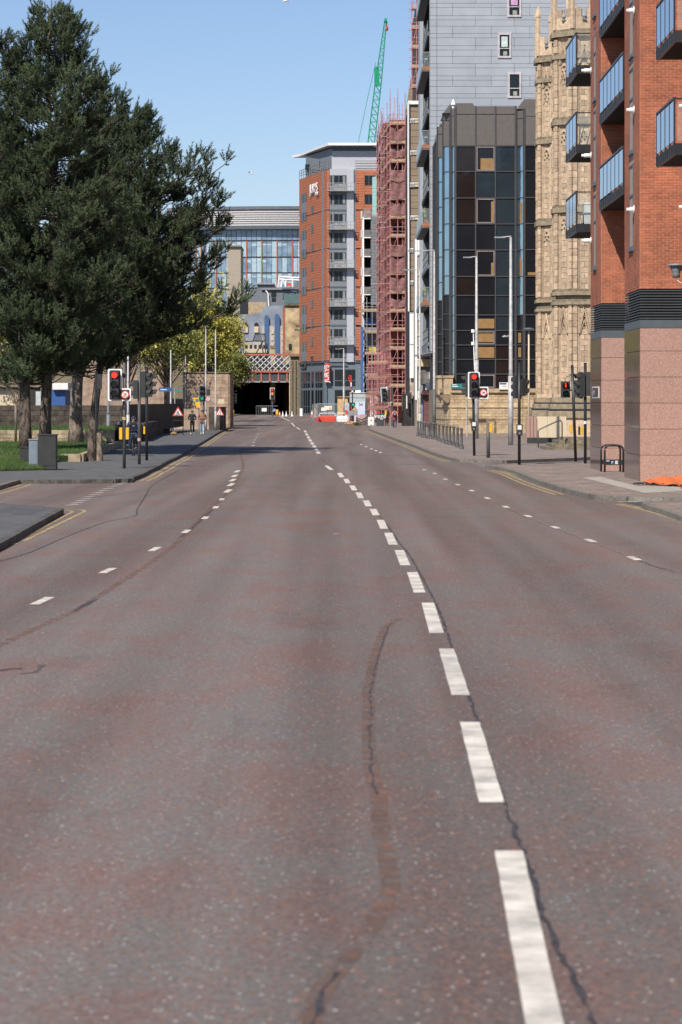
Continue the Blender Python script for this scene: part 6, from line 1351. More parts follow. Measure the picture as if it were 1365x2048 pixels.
def signal_head(T, cx, y, zc, lit=None, pitch=.31, w=.30, n=3, M=None, lamps=None):
    """black lamp housing centred at cx, facing -Y, red at the top; M turns the whole head"""
    I = Matrix.Identity(4) if M is None else M
    h = pitch * n + .02
    def bb(name, mb, m, sm=False):
        mb.v = [tuple(I @ Vector(v)) for v in mb.v]; return mb.build(name, m, T, smooth=sm)
    H = bb('lamp_housing', MB().box(cx - w / 2, cx + w / 2, y, y + .18, zc - h / 2, zc + h / 2), M_blackm)
    for i in range(n):
        z = zc + pitch * ((n - 1) / 2 - i); r = .105
        col = M_lensoff
        if lit == i: col = (lamps or (M_redlamp, M_amberlamp, M_greenlamp))[i]
        bb('lens', MB().tube([(cx, y - .005, z), (cx, y - .02, z)], r, 16), col)
        vs = []; k = 12                                    # half-round visor
        mb = MB(); a0, a1 = -25, 205
        for j in range(k + 1):
            a = R(a0 + (a1 - a0) * j / k); dep = .24 * (1 - .45 * abs(j / k - .5) * 2)
            for rr_, yy in ((r + .012, y), (r + .012, y - dep), (r + .022, y), (r + .022, y - dep)): vs.append((cx + rr_ * math.cos(a), yy, z + rr_ * math.sin(a)))
        fs = []
        for j in range(k):
            o = j * 4; q = o + 4; fs += [(o, o + 1, q + 1, q), (o + 2, q + 2, q + 3, o + 3), (o + 1, o + 3, q + 3, q + 1)]
        mb.add(vs, fs); bb('visor', mb, M_blackm)
    return H
def signal_pole(T, p, h, r=.057, m=M_signalpole, lean=0):
    o = MB().tube([p, (p[0] + lean * .5, p[1], p[2] + h / 2), (p[0] + lean, p[1], p[2] + h)], r, 12).build('pole', m, T, smooth=True); MB().tube([(p[0] + lean, p[1], p[2] + h), (p[0] + lean, p[1], p[2] + h + .03)], r * 1.12, 12).build('cap', M_black, T); return o
def button_box(T, x, y, z, m=M_blackm, side=0):
    if side == 0:
        B('button_box', x - .11, x + .11, y - .18, y - .06, z, z + .42, m, T, bevel=.01); B('instruction_panel', x - .075, x + .075, y - .187, y - .182, z + .22, z + .38, M_signwhite, T); disc('push_button', x, y - .182, z + .09, .035, M_galv, T, 10)
    else:
        B('button_box', x + side * .06 - (.0 if side > 0 else .11), x + side * .06 + (.11 if side > 0 else 0), y - .11, y + .11, z, z + .42, M_yellowp, T, bevel=.01)
def board(T, x0, x1, xs_, z0, z1, zs_, y, white=True):
    MB().face_xz(ell(x0, x1, xs_, z0, z1, zs_, .05), y + .03, y + .05).build('board_border', M_whitep if white else M_hgrey, T)
    MB().face_xz(ell(x0 + .055, x1 - .055, xs_ - .055, z0 + .055, z1 - .055, zs_ - .055, .03), y + .018, y + .0295).build('backing_board', M_black, T)

# left primary signal
L1 = G(249, 937, .12)
t = thing('traffic_signal', 'red signal with white bordered backing board and turn sign on the left pavement', 'traffic light', L1)
y = L1.y - .15; s = L1.y / FPX
signal_pole(t, L1, Z(725, L1.y) - .12)
x0, x1, xs_ = X(217, L1.y), X(263, L1.y), X(245, L1.y); z0, z1, zs_ = Z(802, L1.y), Z(738, L1.y), Z(776.5, L1.y)
board(t, x0, x1, xs_, z0, z1, zs_, y - .06); signal_head(t, (x0 + xs_) / 2 + .0, y - .25, (z0 + z1) / 2 + .02, lit=0, pitch=.325)
no_right_turn(t, (xs_ + x1) / 2 - .04, y - .10, (z0 + zs_) / 2 + .0, .145, True)
B('bracket', x0 + .2, L1.x + .02, y + .0, y + .1, z1 - .2, z1 - .15, M_black, t); B('bracket', x0 + .2, L1.x + .02, y + .0, y + .1, z0 + .1, z0 + .15, M_black, t)
button_box(t, L1.x, L1.y, Z(879, L1.y), side=1); button_box(t, L1.x, L1.y, Z(879, L1.y), side=-1)
MB().tube([(L1.x, L1.y, Z(840, L1.y)), (L1.x, L1.y, Z(834, L1.y))], .068, 12).build('sticker_band', mat('faded_sticker', (.55, .45, .25), .7, var=.3, scale=20), t)
# second left pole: heads seen from the side
L2 = G(279, 929, .12); t = thing('traffic_signal', 'dark traffic signal seen from the side, just right of the red one', 'traffic light', L2)
signal_pole(t, L2, Z(728, L2.y) - .12)
M90 = lambda c, deg: Matrix.Translation(c) @ Matrix.Rotation(R(deg), 4, 'Z') @ Matrix.Translation((-c[0], -c[1], -c[2]))
signal_head(t, L2.x, L2.y - .28, Z(769, L2.y), M=M90((L2.x, L2.y, 0), 78), pitch=.32, w=.30)
signal_head(t, L2.x, L2.y - .20, Z(779, L2.y), M=M90((L2.x, L2.y, 0), -100), n=2, pitch=.34, w=.30)
MB().tube([(L2.x, L2.y, Z(882, L2.y)), (L2.x, L2.y, Z(876, L2.y))], .066, 12).build('sticker_band', mat('pink_sticker', (.6, .35, .35), .7), t)
L3 = G(294, 921, .12); t = thing('traffic_signal', 'black signal pole with a yellow box nearest the dark pillar wall', 'traffic light', L3); signal_pole(t, L3, Z(735, L3.y) - .12, m=M_black)
B('button_box', L3.x - .13, L3.x - .06, L3.y - .1, L3.y + .1, Z(868, L3.y), Z(853, L3.y), M_yellowp, t); signal_head(t, L3.x, L3.y - .22, Z(770, L3.y), M=M90((L3.x, L3.y, 0), 95))
# gate posts beside the lawn
t = thing('timber_posts', 'pair of weathered timber posts beside the front lawn with a dark signal pole behind', 'post', G(190, 922, .12)); g = t.location
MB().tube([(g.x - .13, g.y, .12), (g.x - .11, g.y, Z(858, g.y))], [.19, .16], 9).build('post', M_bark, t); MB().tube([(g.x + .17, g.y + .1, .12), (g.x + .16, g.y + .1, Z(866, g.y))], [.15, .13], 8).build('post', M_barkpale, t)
t2 = thing('signal_pole', 'slim dark signal pole with a box head behind the timber posts', 'pole', (g.x, g.y + .4, .12)); MB().tube([(g.x + .02, g.y + .5, .12), (g.x + .02, g.y + .5, Z(742, g.y))], .055, 8).build('pole', M_black, t2); B('lamp_housing', g.x + .05, g.x + .25, g.y + .3, g.y + .45, Z(778, g.y), Z(748, g.y), M_blackm, t2)
# two grey posts and thin white lamp posts on the left
def lamp_post(px, pb, pt, arm_px, lab, z0=.12, r=.085, m=M_pole, base_h=1.6, group=None, arm_y=0, dark=0, thin=False, Yv=None):
    g = G(px, pb, z0) if Yv is None else Vector((X(px, Yv), Yv, z0 + gz(Yv))); top = Z(pt, g.y); t = thing('street_lamp', lab, 'street lamp', g, group=group)
    MB().tube([(g.x, g.y, z0), (g.x, g.y, z0 + base_h)], r * 1.35, 12).build('base_shaft', M_signalpole if dark else m, t, smooth=True)
    MB().tube([(g.x, g.y, z0 + base_h), (g.x, g.y, z0 + base_h + .12), (g.x, g.y, top)], [r * 1.3, r, r * .62], 12).build('shaft', m, t, smooth=True)
    if arm_px:
        ax = X(arm_px, g.y); MB().tube([(g.x, g.y, top), (g.x + .02, g.y, top + .06), (ax * .55 + g.x * .45, g.y, top + .02)], .035, 6).build('arm', m, t)
        d = 1 if ax > g.x else -1; L_ = abs(ax - g.x); hx0 = g.x + d * L_ * .35; MB().prism([(min(hx0, ax), g.y - .13), (max(hx0, ax), g.y - .09), (max(hx0, ax), g.y + .09), (min(hx0, ax), g.y + .13)], top - .03, top + .045).build('lamp_head', M_galv, t)
    return t, g, top
t, g, top = lamp_post(1022, 891, 475, 989, 'tallest pale street lamp by the church, with flaking paint low on its shaft', r=.105, base_h=Z(752, 147) - .12)
MB().tube([(g.x, g.y, Z(757, g.y)), (g.x, g.y, Z(752, g.y))], .135, 12).build('band', M_signalpole, t)
MB().tube([(g.x - .1, g.y, Z(672, g.y)), (g.x - .30, g.y, Z(673, g.y))], .03, 6).build('camera_bracket', M_galv, t); MB().lathe([(0, .16), (.05, .12), (.1, .04)], (g.x - .32, g.y, Z(674, g.y)), 8).build('camera', M_galv, t)
t, g, top = lamp_post(953.5, 878, 515, 927, 'pale street lamp just behind the right red traffic signal', r=.10, base_h=Z(720, 170) - .12)
MB().tube([(g.x - .12, g.y, Z(740, g.y)), (g.x - .2, g.y, Z(662, g.y))], .035, 6).build('antenna_rod', M_whitep, t)
for py in (662, 687): B('antenna_box', g.x - .33, g.x - .14, g.y - .1, g.y + .05, Z(py, g.y) - .1, Z(py, g.y) + .1, M_whitep, t)
t, g, top = lamp_post(869, 871, 502, 815, 'street lamp with a long arm in front of the grey tower corner', r=.095, base_h=Z(780, 188) - .12, dark=1)
lamp_post(840, 868, 540, 805, 'more distant street lamp against the pale shop building', r=.08, base_h=1.5)
lamp_post(688, 842, 698, 671, 'street lamp standing in front of the hotel windows', r=.08, base_h=4.2, Yv=322)
lamp_post(342, 862, 700, None, 'white striped lamp post beside the blue direction sign', r=.07); lamp_post(412, 862, 648, 405, 'slim lamp post left of the green traffic light', r=.065); lamp_post(431.5, 862, 660, None, 'slim lamp post in front of the sandstone block', r=.065); lamp_post(371.5, 855, 712, None, 'thin white post among the green trees', r=.06)
lamp_post(256.5, 885, 690, None, 'thin white lamp post just behind the left red signal', r=.07); lamp_post(217, 884, 700, None, 'blue grey post beside the end of the front lawn', r=.075, m=M_hgrey)
t = thing('globe_lamp', 'slim park lamp with a flat saucer top in front of the glass office', 'street lamp', (X(1058, 158), 158, .12)); g = t.location
MB().tube([(g.x, g.y, .12), (g.x, g.y, Z(664, g.y))], [.07, .045], 8).build('pole', M_cream, t, smooth=True); MB().lathe([(0, .04), (.12, .08), (.2, .32), (.26, .34), (.3, .1)], (g.x, g.y, Z(666, g.y)), 14).build('lamp_head', M_hgrey, t)
t = thing('slim_post', 'thin pale post on the paving left of the right signal', 'post', G(934.5, 874, .12)); g = t.location; MB().tube([g, (g.x - .02, g.y, Z(797, g.y))], .05, 8).build('pole', M_pole, t)

# right primary signal
R1 = G(949, 912, .12); t = thing('traffic_signal', 'red signal with white bordered backing board and turn sign on the right pavement', 'traffic light', R1)
signal_pole(t, R1, Z(742, R1.y) - .12, lean=-.06, m=M_black); y = R1.y - .15
x0, x1, xs_ = X(936, R1.y), X(977, R1.y), X(959.8, R1.y); z0, z1, zs_ = Z(797.5, R1.y), Z(744, R1.y), Z(773.5, R1.y)
board(t, x0, x1, xs_, z0, z1, zs_, y - .06); signal_head(t, (x0 + xs_) / 2, y - .25, (z0 + z1) / 2 + .02, lit=0, pitch=.345)
no_right_turn(t, (xs_ + x1) / 2 - .03, y - .10, (z0 + zs_) / 2, .155); button_box(t, R1.x - .02, R1.y, Z(862, R1.y))
signal_head(t, R1.x - .0, R1.y - .36, Z(772, R1.y), M=M90((R1.x, R1.y, 0), -110))
t = thing('crossing_post', 'short dark post with a yellow push button box, right of the red signal', 'post', G(977, 916, .12)); g = t.location; MB().tube([g, (g.x, g.y, Z(846.5, g.y))], .075, 12).build('pole', M_signalpole, t, smooth=True); B('button_box', g.x + .04, g.x + .17, g.y - .12, g.y + .12, Z(865, g.y), Z(848, g.y), M_yellowp, t, bevel=.02)
R3 = G(1039, 930, .12); t = thing('traffic_signal', 'black signal turned away from the road in front of the tallest lamp', 'traffic light', R3); signal_pole(t, R3, Z(726, R3.y) - .12, m=M_black)
signal_head(t, R3.x, R3.y - .22, Z(775, R3.y), M=M90((R3.x, R3.y, 0), -150), w=.28, pitch=.27); signal_head(t, R3.x, R3.y - .2, Z(775, R3.y), n=2, M=M90((R3.x, R3.y, 0), 120), w=.28); button_box(t, R3.x, R3.y, Z(871, R3.y))
R3.z = .12; MB().tube([(R3.x + .03, R3.y, Z(741, R3.y)), (R3.x + .22, R3.y, Z(744, R3.y)), (R3.x + .25, R3.y, Z(752, R3.y)), (R3.x + .1, R3.y, Z(758, R3.y))], .012, 5).build('cable', M_black, t)
R4 = G(1152, 923, .12); t = thing('pedestrian_signal', 'pedestrian signal showing a red standing man on a leaning pole', 'traffic light', R4); signal_pole(t, R4, Z(732, R4.y) - .12, m=M_black, lean=-.14)
hx_, hzc = X(1131, R4.y), Z(779, R4.y); signal_head(t, hx_, R4.y - .2, hzc, n=2, lit=None, pitch=.31, w=.36)
lm = disc('red_glow_man', hx_, R4.y - .225, hzc + .155, .001, M_redlamp, t)
MB().face_xz([(hx_ - .018, hzc + .08), (hx_ + .018, hzc + .08), (hx_ + .032, hzc + .19), (hx_ - .032, hzc + .19)], R4.y - .235, R4.y - .226).build('red_man', M_redlamp, t); disc('red_man_head', hx_, R4.y - .226, hzc + .228, .026, M_redlamp, t, 10)
disc('green_lens', hx_, R4.y - .226, hzc - .155, .08, mat('dim_green_lens', (.01, .07, .05), .3), t)
MB().tube([(hx_, R4.y, hzc + .32), (hx_ + .05, R4.y, hzc + .5), (hx_ + .3, R4.y, hzc + .58), (hx_ + .55, R4.y, hzc + .5)], .012, 5).build('cable', M_black, t)
B('bracket', hx_, R4.y and R4.x - .05, R4.y + .02, R4.y + .07, hzc - .05, hzc + .0, M_black, t); B('button_box', R4.x - .24, R4.x - .14, R4.y - .15, R4.y + .05, Z(866, R4.y), Z(848, R4.y), M_yellowp, t, bevel=.02)
R5 = G(1171, 927, .12); t = thing('traffic_signal', 'cluster of black signal heads on the pole beside the granite pier', 'traffic light', R5); signal_pole(t, R5, Z(727, R5.y) - .12, m=M_black)
for dx, deg, n_, zc in ((-.0, 75, 3, 768), (0, -75, 3, 770), ): signal_head(t, R5.x, R5.y - .24, Z(zc, R5.y), n=n_, M=M90((R5.x, R5.y, 0), deg), pitch=.3)
B('lamp_housing', X(1147.5, R5.y), X(1157, R5.y), R5.y - .1, R5.y + .1, Z(795, R5.y), Z(760, R5.y), mat('charcoal_box', (.055, .06, .068), .6), t, bevel=.01)
for i in range(5):
    for j in range(2): B('vent_square', X(1148.8 + 4 * j, R5.y), X(1151 + 4 * j, R5.y), R5.y - .11, R5.y - .101, Z(765 + 6 * i, R5.y), Z(763 + 6 * i, R5.y), M_blackm, t)
B('lamp_housing', X(1157.3, R5.y), X(1166, R5.y), R5.y - .16, R5.y + .06, Z(797, R5.y), Z(744, R5.y), M_blackm, t, bevel=.02); B('button_box', R5.x - .2, R5.x - .1, R5.y - .15, R5.y + .06, Z(870, R5.y), Z(853, R5.y), M_yellowp, t, bevel=.02); B('button_face', R5.x - .27, R5.x - .205, R5.y - .15, R5.y + .0, Z(870, R5.y), Z(853, R5.y), M_blackm, t)
MB().tube([(R5.x, R5.y, Z(848, R5.y)), (R5.x, R5.y, Z(842, R5.y))], .066, 10).build('sticker_band', M_signwhite, t)

# cycle stand
g = G(1225, 944, .12); t = thing('cycle_stand', 'black double hoop cycle stand with a sign band by the granite pier', 'cycle stand', g)
def hoop(xa, xb, yy, zt, rr=.16):
    pts = [(xa, yy, .12), (xa, yy, zt - rr)] + [(xa + rr - rr * math.cos(a), yy, zt - rr + rr * math.sin(a)) for a in (R(30), R(60), R(90))] + [(xb - rr + rr * math.sin(a), yy, zt - rr + rr * math.cos(a)) for a in (0, R(30), R(60), R(90))] + [(xb, yy, .12)]
    MB().tube(pts, .035, 8).build('hoop', M_black, t, smooth=True)
ya_ = g.y - .6; hoop(X(1210, ya_), X(1247, ya_), ya_, Z(891, ya_)); yb_ = g.y + .1; hoop(X(1203, yb_), X(1241, yb_), yb_, Z(890, yb_))
B('sign_band', X(1208, ya_), X(1246, ya_), ya_ - .045, ya_ - .036, Z(930, ya_), Z(920, ya_), M_black, t); B('sign_band', X(1204, yb_), X(1240, yb_), yb_ - .045, yb_ - .036, Z(929, yb_), Z(919, yb_), M_black, t)
B('sticker', X(1222, ya_), X(1227.5, ya_), ya_ - .051, ya_ - .047, Z(928.5, ya_), Z(921.5, ya_), M_signblue, t); B('sticker', X(1230.5, ya_), X(1236, ya_), ya_ - .051, ya_ - .047, Z(928, ya_), Z(921.5, ya_), M_signwhite, t); B('sticker', X(1213, ya_), X(1219, ya_), ya_ - .051, ya_ - .047, Z(922.5, ya_), Z(921, ya_), M_signwhite, t)
text('P', .12, .001, M_signwhite, 'lettering', t, Matrix.Translation((X(1224.8, ya_), ya_ - .054, Z(925, ya_))) @ FACE); text('26', .07, .001, M_blackm, 'lettering', t, Matrix.Translation((X(1233.2, ya_), ya_ - .054, Z(924.7, ya_))) @ FACE)
# orange mat
t = thing('debris_mat', 'crumpled orange plastic barrier mat lying at the foot of the near granite pier', 'barrier mat', G(1330, 962, .12)); g = t.location
mb = MB(); nx_, ny_ = 22, 9; vs = []; r = random.Random(4)
c0, c1, c2, c3 = G(1286, 970, .12), G(1375, 976, .12), G(1400, 967, .12), G(1300, 964.5, .12)
for j in range(ny_ + 1):
    for i in range(nx_ + 1):
        u, v_ = i / nx_, j / ny_; p = c0.lerp(c1, u).lerp(c3.lerp(c2, u), v_); vs.append((p.x, p.y, .14 + .05 * math.sin(u * 7 + v_ * 3) ** 2 + .16 * v_ * (.4 + u) + r.uniform(0, .02)))
fs = [(j * (nx_ + 1) + i, j * (nx_ + 1) + i + 1, (j + 1) * (nx_ + 1) + i + 1, (j + 1) * (nx_ + 1) + i) for j in range(ny_) for i in range(nx_)]
mb.add(vs, fs); mb.build('mat_sheet', mat('orange_mat', (.70, .16, .035), .6, var=.12, scale=10), t)
mb = MB()
for i in range(26): p = G(1270 + 4 * i + r.uniform(-1, 1), 968 + .25 * i + r.uniform(0, 1.4), .12); mb.box(p.x - .035, p.x + .03, p.y - .05, p.y + .05, .12, .12 + r.uniform(.04, .09))
mb.build('black_feet', M_blackm, t); MB().tube([G(1345, 958, .12) + Vector((0, 0, .25)), G(1355, 957, .12) + Vector((0, 0, .42)), G(1366, 960, .12) + Vector((0, 0, .2))], .04, 6).build('reflective_strip', M_whitep, t); p = G(1325, 957, .12); B('white_patch', p.x - .25, p.x + .2, p.y - .3, p.y, .3, .315, M_signwhite, t)

# bollards
gb = 'cast iron bollards along the right kerb'
bp_ = [(836.5, 872.6), (841.6, 874), (846.4, 875.5), (850.2, 876.2), (857.7, 877.4), (861.5, 878.2), (867.1, 879), (872.4, 879.9), (878.7, 883.5), (886.9, 886.2), (893.7, 888.7), (900.6, 890.4), (907.9, 892), (915.8, 895.2), (923.5, 898.6)]
names = ['farthest', 'second farthest', 'third farthest', 'fourth farthest', 'fifth farthest', 'sixth farthest', 'seventh farthest', 'middle', 'seventh from the near end', 'sixth from the near end', 'fifth from the near end', 'fourth from the near end', 'third from the near end', 'second from the near end', 'nearest']
proto = None
for (px, py), nm in zip(bp_[::-1], names[::-1]):
    g = G(px, py, .12)
    if proto is None:
        proto = thing('bollard', '', 'bollard', (0, 0, 0)); MB().lathe([(0, .125), (.10, .125), (.12, .105), (.2, .10)], (0, 0, 0), 12).build('base', M_signalpole, proto, smooth=False)
        MB().lathe([(.2, .085), (.25, .072), (.85, .055), (.87, .07), (.90, .07), (.92, .05)], (0, 0, 0), 12).build('shaft', M_signalpole, proto, smooth=True)
        MB().lathe([(.92, .045), (.94, .08), (.99, .09), (1.03, .07), (1.06, .03), (1.075, .005)], (0, 0, 0), 12).build('knob', M_signalpole, proto, smooth=True); o = proto
    else: o = copy_tree(proto)
    o.location = g; o['label'] = nm + ' grey cast iron bollard in the row along the right kerb'; o['group'] = gb

# road work signs on the left
def tri_sign(px0, px1, pt, pb, foot, lab, kind):
    g = G((px0 + px1) / 2, foot, .12); t = thing('warning_sign', lab, 'road sign', g); y = g.y
    a, b_, zt, zb = X(px0, y), X(px1, y), Z(pt, y), Z(pb, y); c = (a + b_) / 2
    MB().face_xz([(a, zb), (b_, zb), (c, zt)], y, y + .02).build('red_triangle', M_signred, t); i = .17
    q = lambda u, v: (c + (u - .5) * (b_ - a), zb + v * (zt - zb)); MB().face_xz([q(.16, .09), q(.84, .09), q(.5, .80)], y - .006, y - .001).build('white_face', M_signwhite, t)
    if kind == 'men':
        for pts in ([(.47, .50), (.53, .50), (.53, .56), (.47, .56)], [(.40, .46), (.52, .49), (.60, .24), (.50, .22)], [(.50, .24), (.58, .26), (.70, .10), (.62, .10)], [(.50, .26), (.56, .22), (.44, .10), (.38, .10)], [(.42, .44), (.46, .46), (.34, .20), (.31, .22)], [(.24, .10), (.42, .10), (.34, .20)]): MB().face_xz([q(*p) for p in pts], y - .012, y - .008).build('symbol', M_blackm, t)
    else:
        for pts in ([(.38, .10), (.43, .10), (.45, .30), (.48, .42), (.48, .60), (.44, .60), (.44, .44), (.40, .30)], [(.57, .10), (.62, .10), (.60, .60), (.56, .60)]): MB().face_xz([q(*p) for p in pts], y - .012, y - .008).build('symbol', M_blackm, t)
    mb = MB(); 
    for xx in (a + .06, b_ - .06): mb.tube([(xx, y + .04, zb + .1), (xx, y + .04, .12)], .018, 5)
    mb.tube([(a + .06, y + .04, zb - .3), (b_ - .06, y + .04, zb - .3)], .018, 5).tube([(a + .06, y + .6, .14), (a + .06, y + .04, zb)], .018, 5).tube([(b_ - .06, y + .6, .14), (b_ - .06, y + .04, zb)], .018, 5); mb.build('frame', M_black, t); return t
t = tri_sign(345, 368, 813, 832, 871, 'red triangle men at work sign on a black frame by the walkers', 'men'); g = t.location
s_ = thing('sandbag', 'brown sandbag at the foot of the men at work sign', 'sandbag', (g.x - .3, g.y - .2, .12)); MB().tube([(g.x - .5, g.y - .2, .22), (g.x - .3, g.y - .15, .28), (g.x - .05, g.y - .2, .22)], [.06, .14, .07], 7).build('bag', mat('sandbag_tan', (.32, .20, .11), .9), s_, smooth=True)
tri_sign(430.5, 449, 814, 831, 861, 'red triangle road narrows sign on a black frame by the dark wall', 'narrow')
t = thing('direction_sign', 'small teal finger sign on a post behind the men at work sign', 'sign', G(350, 862, .12)); g = t.location; MB().tube([g, (g.x, g.y, Z(776, g.y))], .04, 6).build('pole', M_pole, t); MB().face_xz([(X(350, g.y), Z(783, g.y)), (X(361, g.y), Z(783, g.y)), (X(363.5, g.y), Z(781, g.y)), (X(361, g.y), Z(779, g.y)), (X(350, g.y), Z(779, g.y))], g.y - .06, g.y - .03).build('sign_panel', M_teal, t)
t = thing('direction_sign', 'blue direction sign plate on the white striped lamp post', 'sign', (X(335, 212), 212, 3)); B('sign_panel', X(319, 212), X(346, 212), 211.6, 211.65, Z(783, 212), Z(775, 212), M_signblue, t); B('printed_line', X(322, 212), X(335, 212), 211.58, 211.595, Z(780, 212), Z(778.5, 212), M_signwhite, t)
# far signals
F1 = G(408, 868, .12); t = thing('traffic_signal', 'green traffic signal with a grey backing board above the two walkers', 'traffic light', F1); y = F1.y; signal_pole(t, F1, Z(768, y) - .12, r=.06)
MB().face_xz(rrect(X(398, y), X(412.5, y), Z(803.5, y), Z(771, y), .05), y - .16, y - .14).build('board_border', M_galv, t); MB().face_xz(rrect(X(399.2, y), X(411, y), Z(802.2, y), Z(772.2, y), .04), y - .175, y - .161).build('backing_board', M_black, t); signal_head(t, X(405, y), y - .36, Z(787, y), lit=2, pitch=.36)
B('sign_box', X(411.2, y), X(423, y), y - .2, y - .14, Z(803.5, y), Z(792.5, y), M_galv, t); no_right_turn(t, X(417, y), y - .21, Z(798, y), .17); B('lamp_housing', X(413, y), X(421, y), y - .1, y + .2, Z(791, y), Z(778, y), M_blackm, t)
t = thing('yellow_sign', 'crooked yellow plastic cover on a post beside the green signal', 'sign', (X(395, 208), 208, 2)); MB().face_xz([(X(387, 208), Z(795, 208)), (X(399, 208), Z(795, 208)), (X(401.5, 208), Z(816, 208)), (X(393, 208), Z(815, 208))], 208, 208.1).build('sign_panel', M_yellowp, t); B('teal_label', X(391, 208), X(397, 208), 207.97, 207.995, Z(803, 208), Z(798, 208), M_teal, t); MB().tube([(X(398, 208), 208.2, .12), (X(398, 208), 208.2, Z(798, 208))], .04, 6).build('pole', M_hgrey, t)
Yc = 372.0; t = thing('traffic_signal', 'red and amber traffic signal hanging above the railings in front of the dark underpass', 'traffic light', (X(545, Yc), Yc, .3)); g = t.location
MB().tube([(g.x, Yc + .2, .3), (g.x, Yc + .2, Z(776, Yc))], .09, 8).build('pole', M_signalpole, t); MB().face_xz(rrect(X(540.5, Yc), X(549.8, Yc), Z(798.5, Yc), Z(775.5, Yc), .05), Yc, Yc + .04).build('board_border', M_whitep, t); MB().face_xz(rrect(X(541.3, Yc), X(549, Yc), Z(797.6, Yc), Z(776.4, Yc), .05), Yc - .03, Yc - .001).build('backing_board', M_hgrey, t)
signal_head(t, g.x, Yc - .22, Z(787, Yc), pitch=.47, w=.45, lit=0); disc('lens', g.x, Yc - .245, Z(787.2, Yc), .15, M_amberlamp, t, 12)
Ya = 262.0; t = thing('traffic_signal', 'dark traffic signal with a small green light at the left mouth of the underpass', 'traffic light', (X(466, Ya), Ya, .2)); g = t.location
MB().tube([(g.x - .15, Ya, .12), (g.x - .15, Ya, Z(784, Ya))], .07, 8).build('pole', M_black, t); signal_head(t, g.x + .15, Ya - .2, Z(797, Ya), w=.45, pitch=.3); disc('green_lens', X(463, Ya), Ya - .3, Z(811, Ya), .10, M_greenlamp, t, 10); B('button_box', g.x + .0, g.x + .12, Ya - .15, Ya, Z(827, Ya), Z(820, Ya), M_yellowp, t); B('white_post', X(459, Ya), X(461.5, Ya), Ya, Ya + .1, Z(806, Ya), Z(779, Ya), M_whitep, t)
# railings, blue arrow sign, cones by the bridge
Yr = 378.0; t = thing('guard_railing', 'pedestrian guard railing with a notice and blue arrow sign before the underpass', 'railing', (X(530, Yr), Yr, .3)); zb = .26; zt = Z(812, Yr)
mb = MB(); 
for px in range(513, 546, 4): mb.tube([(X(px, Yr), Yr, zb), (X(px, Yr), Yr, zt)], .022, 4)
for z in (zb + .12, zt): mb.tube([(X(513, Yr), Yr, z), (X(556, Yr), Yr, z)], .035, 4)
mb.build('bars', M_galv, t); B('notice', X(524, Yr), X(534, Yr), Yr - .06, Yr - .03, Z(823, Yr), Z(816, Yr), M_signwhite, t); disc('arrow_sign', X(548, Yr), Yr - .05, Z(820, Yr), .27, M_signblue, t, 14); B('yellow_panel', X(552, Yr), X(557, Yr), Yr - .06, Yr - .03, Z(829, Yr), Z(819, Yr), M_yellowp, t); MB().face_xz([(X(546, Yr), Z(822, Yr)), (X(550, Yr), Z(818.4, Yr)), (X(550.8, Yr), Z(819.3, Yr)), (X(547, Yr), Z(823, Yr))], Yr - .075, Yr - .065).build('arrow', M_signwhite, t)
def cone(px, py, h, lab, Yv=None, white=False):
    g = G(px, py); 
    if Yv: g = Vector((X(px, Yv), Yv, gz(Yv)))
    t = thing('traffic_cone', lab, 'traffic cone', g); r = h * .2; B('base', g.x - r * 1.25, g.x + r * 1.25, g.y - r * 1.25, g.y + r * 1.25, g.z + .005, g.z + .05, M_cone if not white else M_whitep, t)
    MB().lathe([(.05, r), (h * .4, r * .68)], tuple(g), 10).build('lower_cone', M_cone if not white else M_whitep, t); MB().lathe([(h * .4, r * .68), (h * .72, r * .38)], tuple(g), 10).build('white_sleeve', M_whitep, t); MB().lathe([(h * .72, r * .38), (h, r * .12)], tuple(g), 10).build('cone_tip', M_cone if not white else M_whitep, t)
cone(624.5, 833.5, 1.0, 'orange and white traffic cone at the corner of the mesh fence')
for i, (px, nm) in enumerate(((560, 'small orange cone nearest the guard railing'), (566, 'pale marker post cone second from the guard railing'), (573, 'pale marker cone left of the bridge pier'), (584.5, 'pale marker cone at the foot of the bridge pier'))): cone(px, 829, .75, nm, Yv=395, white=i > 0)
t = thing('concrete_block', 'white concrete block at the foot of the hotel corner', 'concrete block', (X(603, 400), 400, .3)); B('block', X(600, 400), X(605.5, 400), 400, 401, .25, Z(817, 400), M_whitep, t, bevel=.03)
# barriers
Yw = 318.0; wx = lambda p: X(p, Yw); wz = lambda p: Z(p, Yw); bzg = gz(Yw)
def water_barrier(a, b_, m, lab):
    t = thing('water_barrier', lab, 'barrier', (wx((a + b_) / 2), Yw, bzg)); z1 = wz(832); n = 3
    MB().face_xz([(wx(a), bzg + .1), (wx(a) + .15, bzg), (wx(b_) - .15, bzg), (wx(b_), bzg + .1), (wx(b_) - .05, z1 - .1), (wx(b_) - .12, z1), (wx(a) + .12, z1), (wx(a) + .05, z1 - .1)], Yw, Yw + .45).build('barrier_body', m, t, bevel=.03)
    for i in range(5): q = wx(a) + (wx(b_) - wx(a)) * (i + .5) / 5; B('rib', q - .12, q + .12, Yw - .04, Yw - .001, bzg + .25, z1 - .12, m, t)
    MB().tube([(wx(a) + .05, Yw + .2, z1), (wx(a) + .12, Yw + .2, wz(826.5)), (wx(b_) - .12, Yw + .2, wz(826.5)), (wx(b_) - .05, Yw + .2, z1)], .05, 5).build('top_rail', M_whitep, t)
water_barrier(638, 672, M_barrier, 'red water filled barrier with a white top rail in the road works'); water_barrier(673.5, 696, M_whitep, 'white water filled barrier next to the red one')
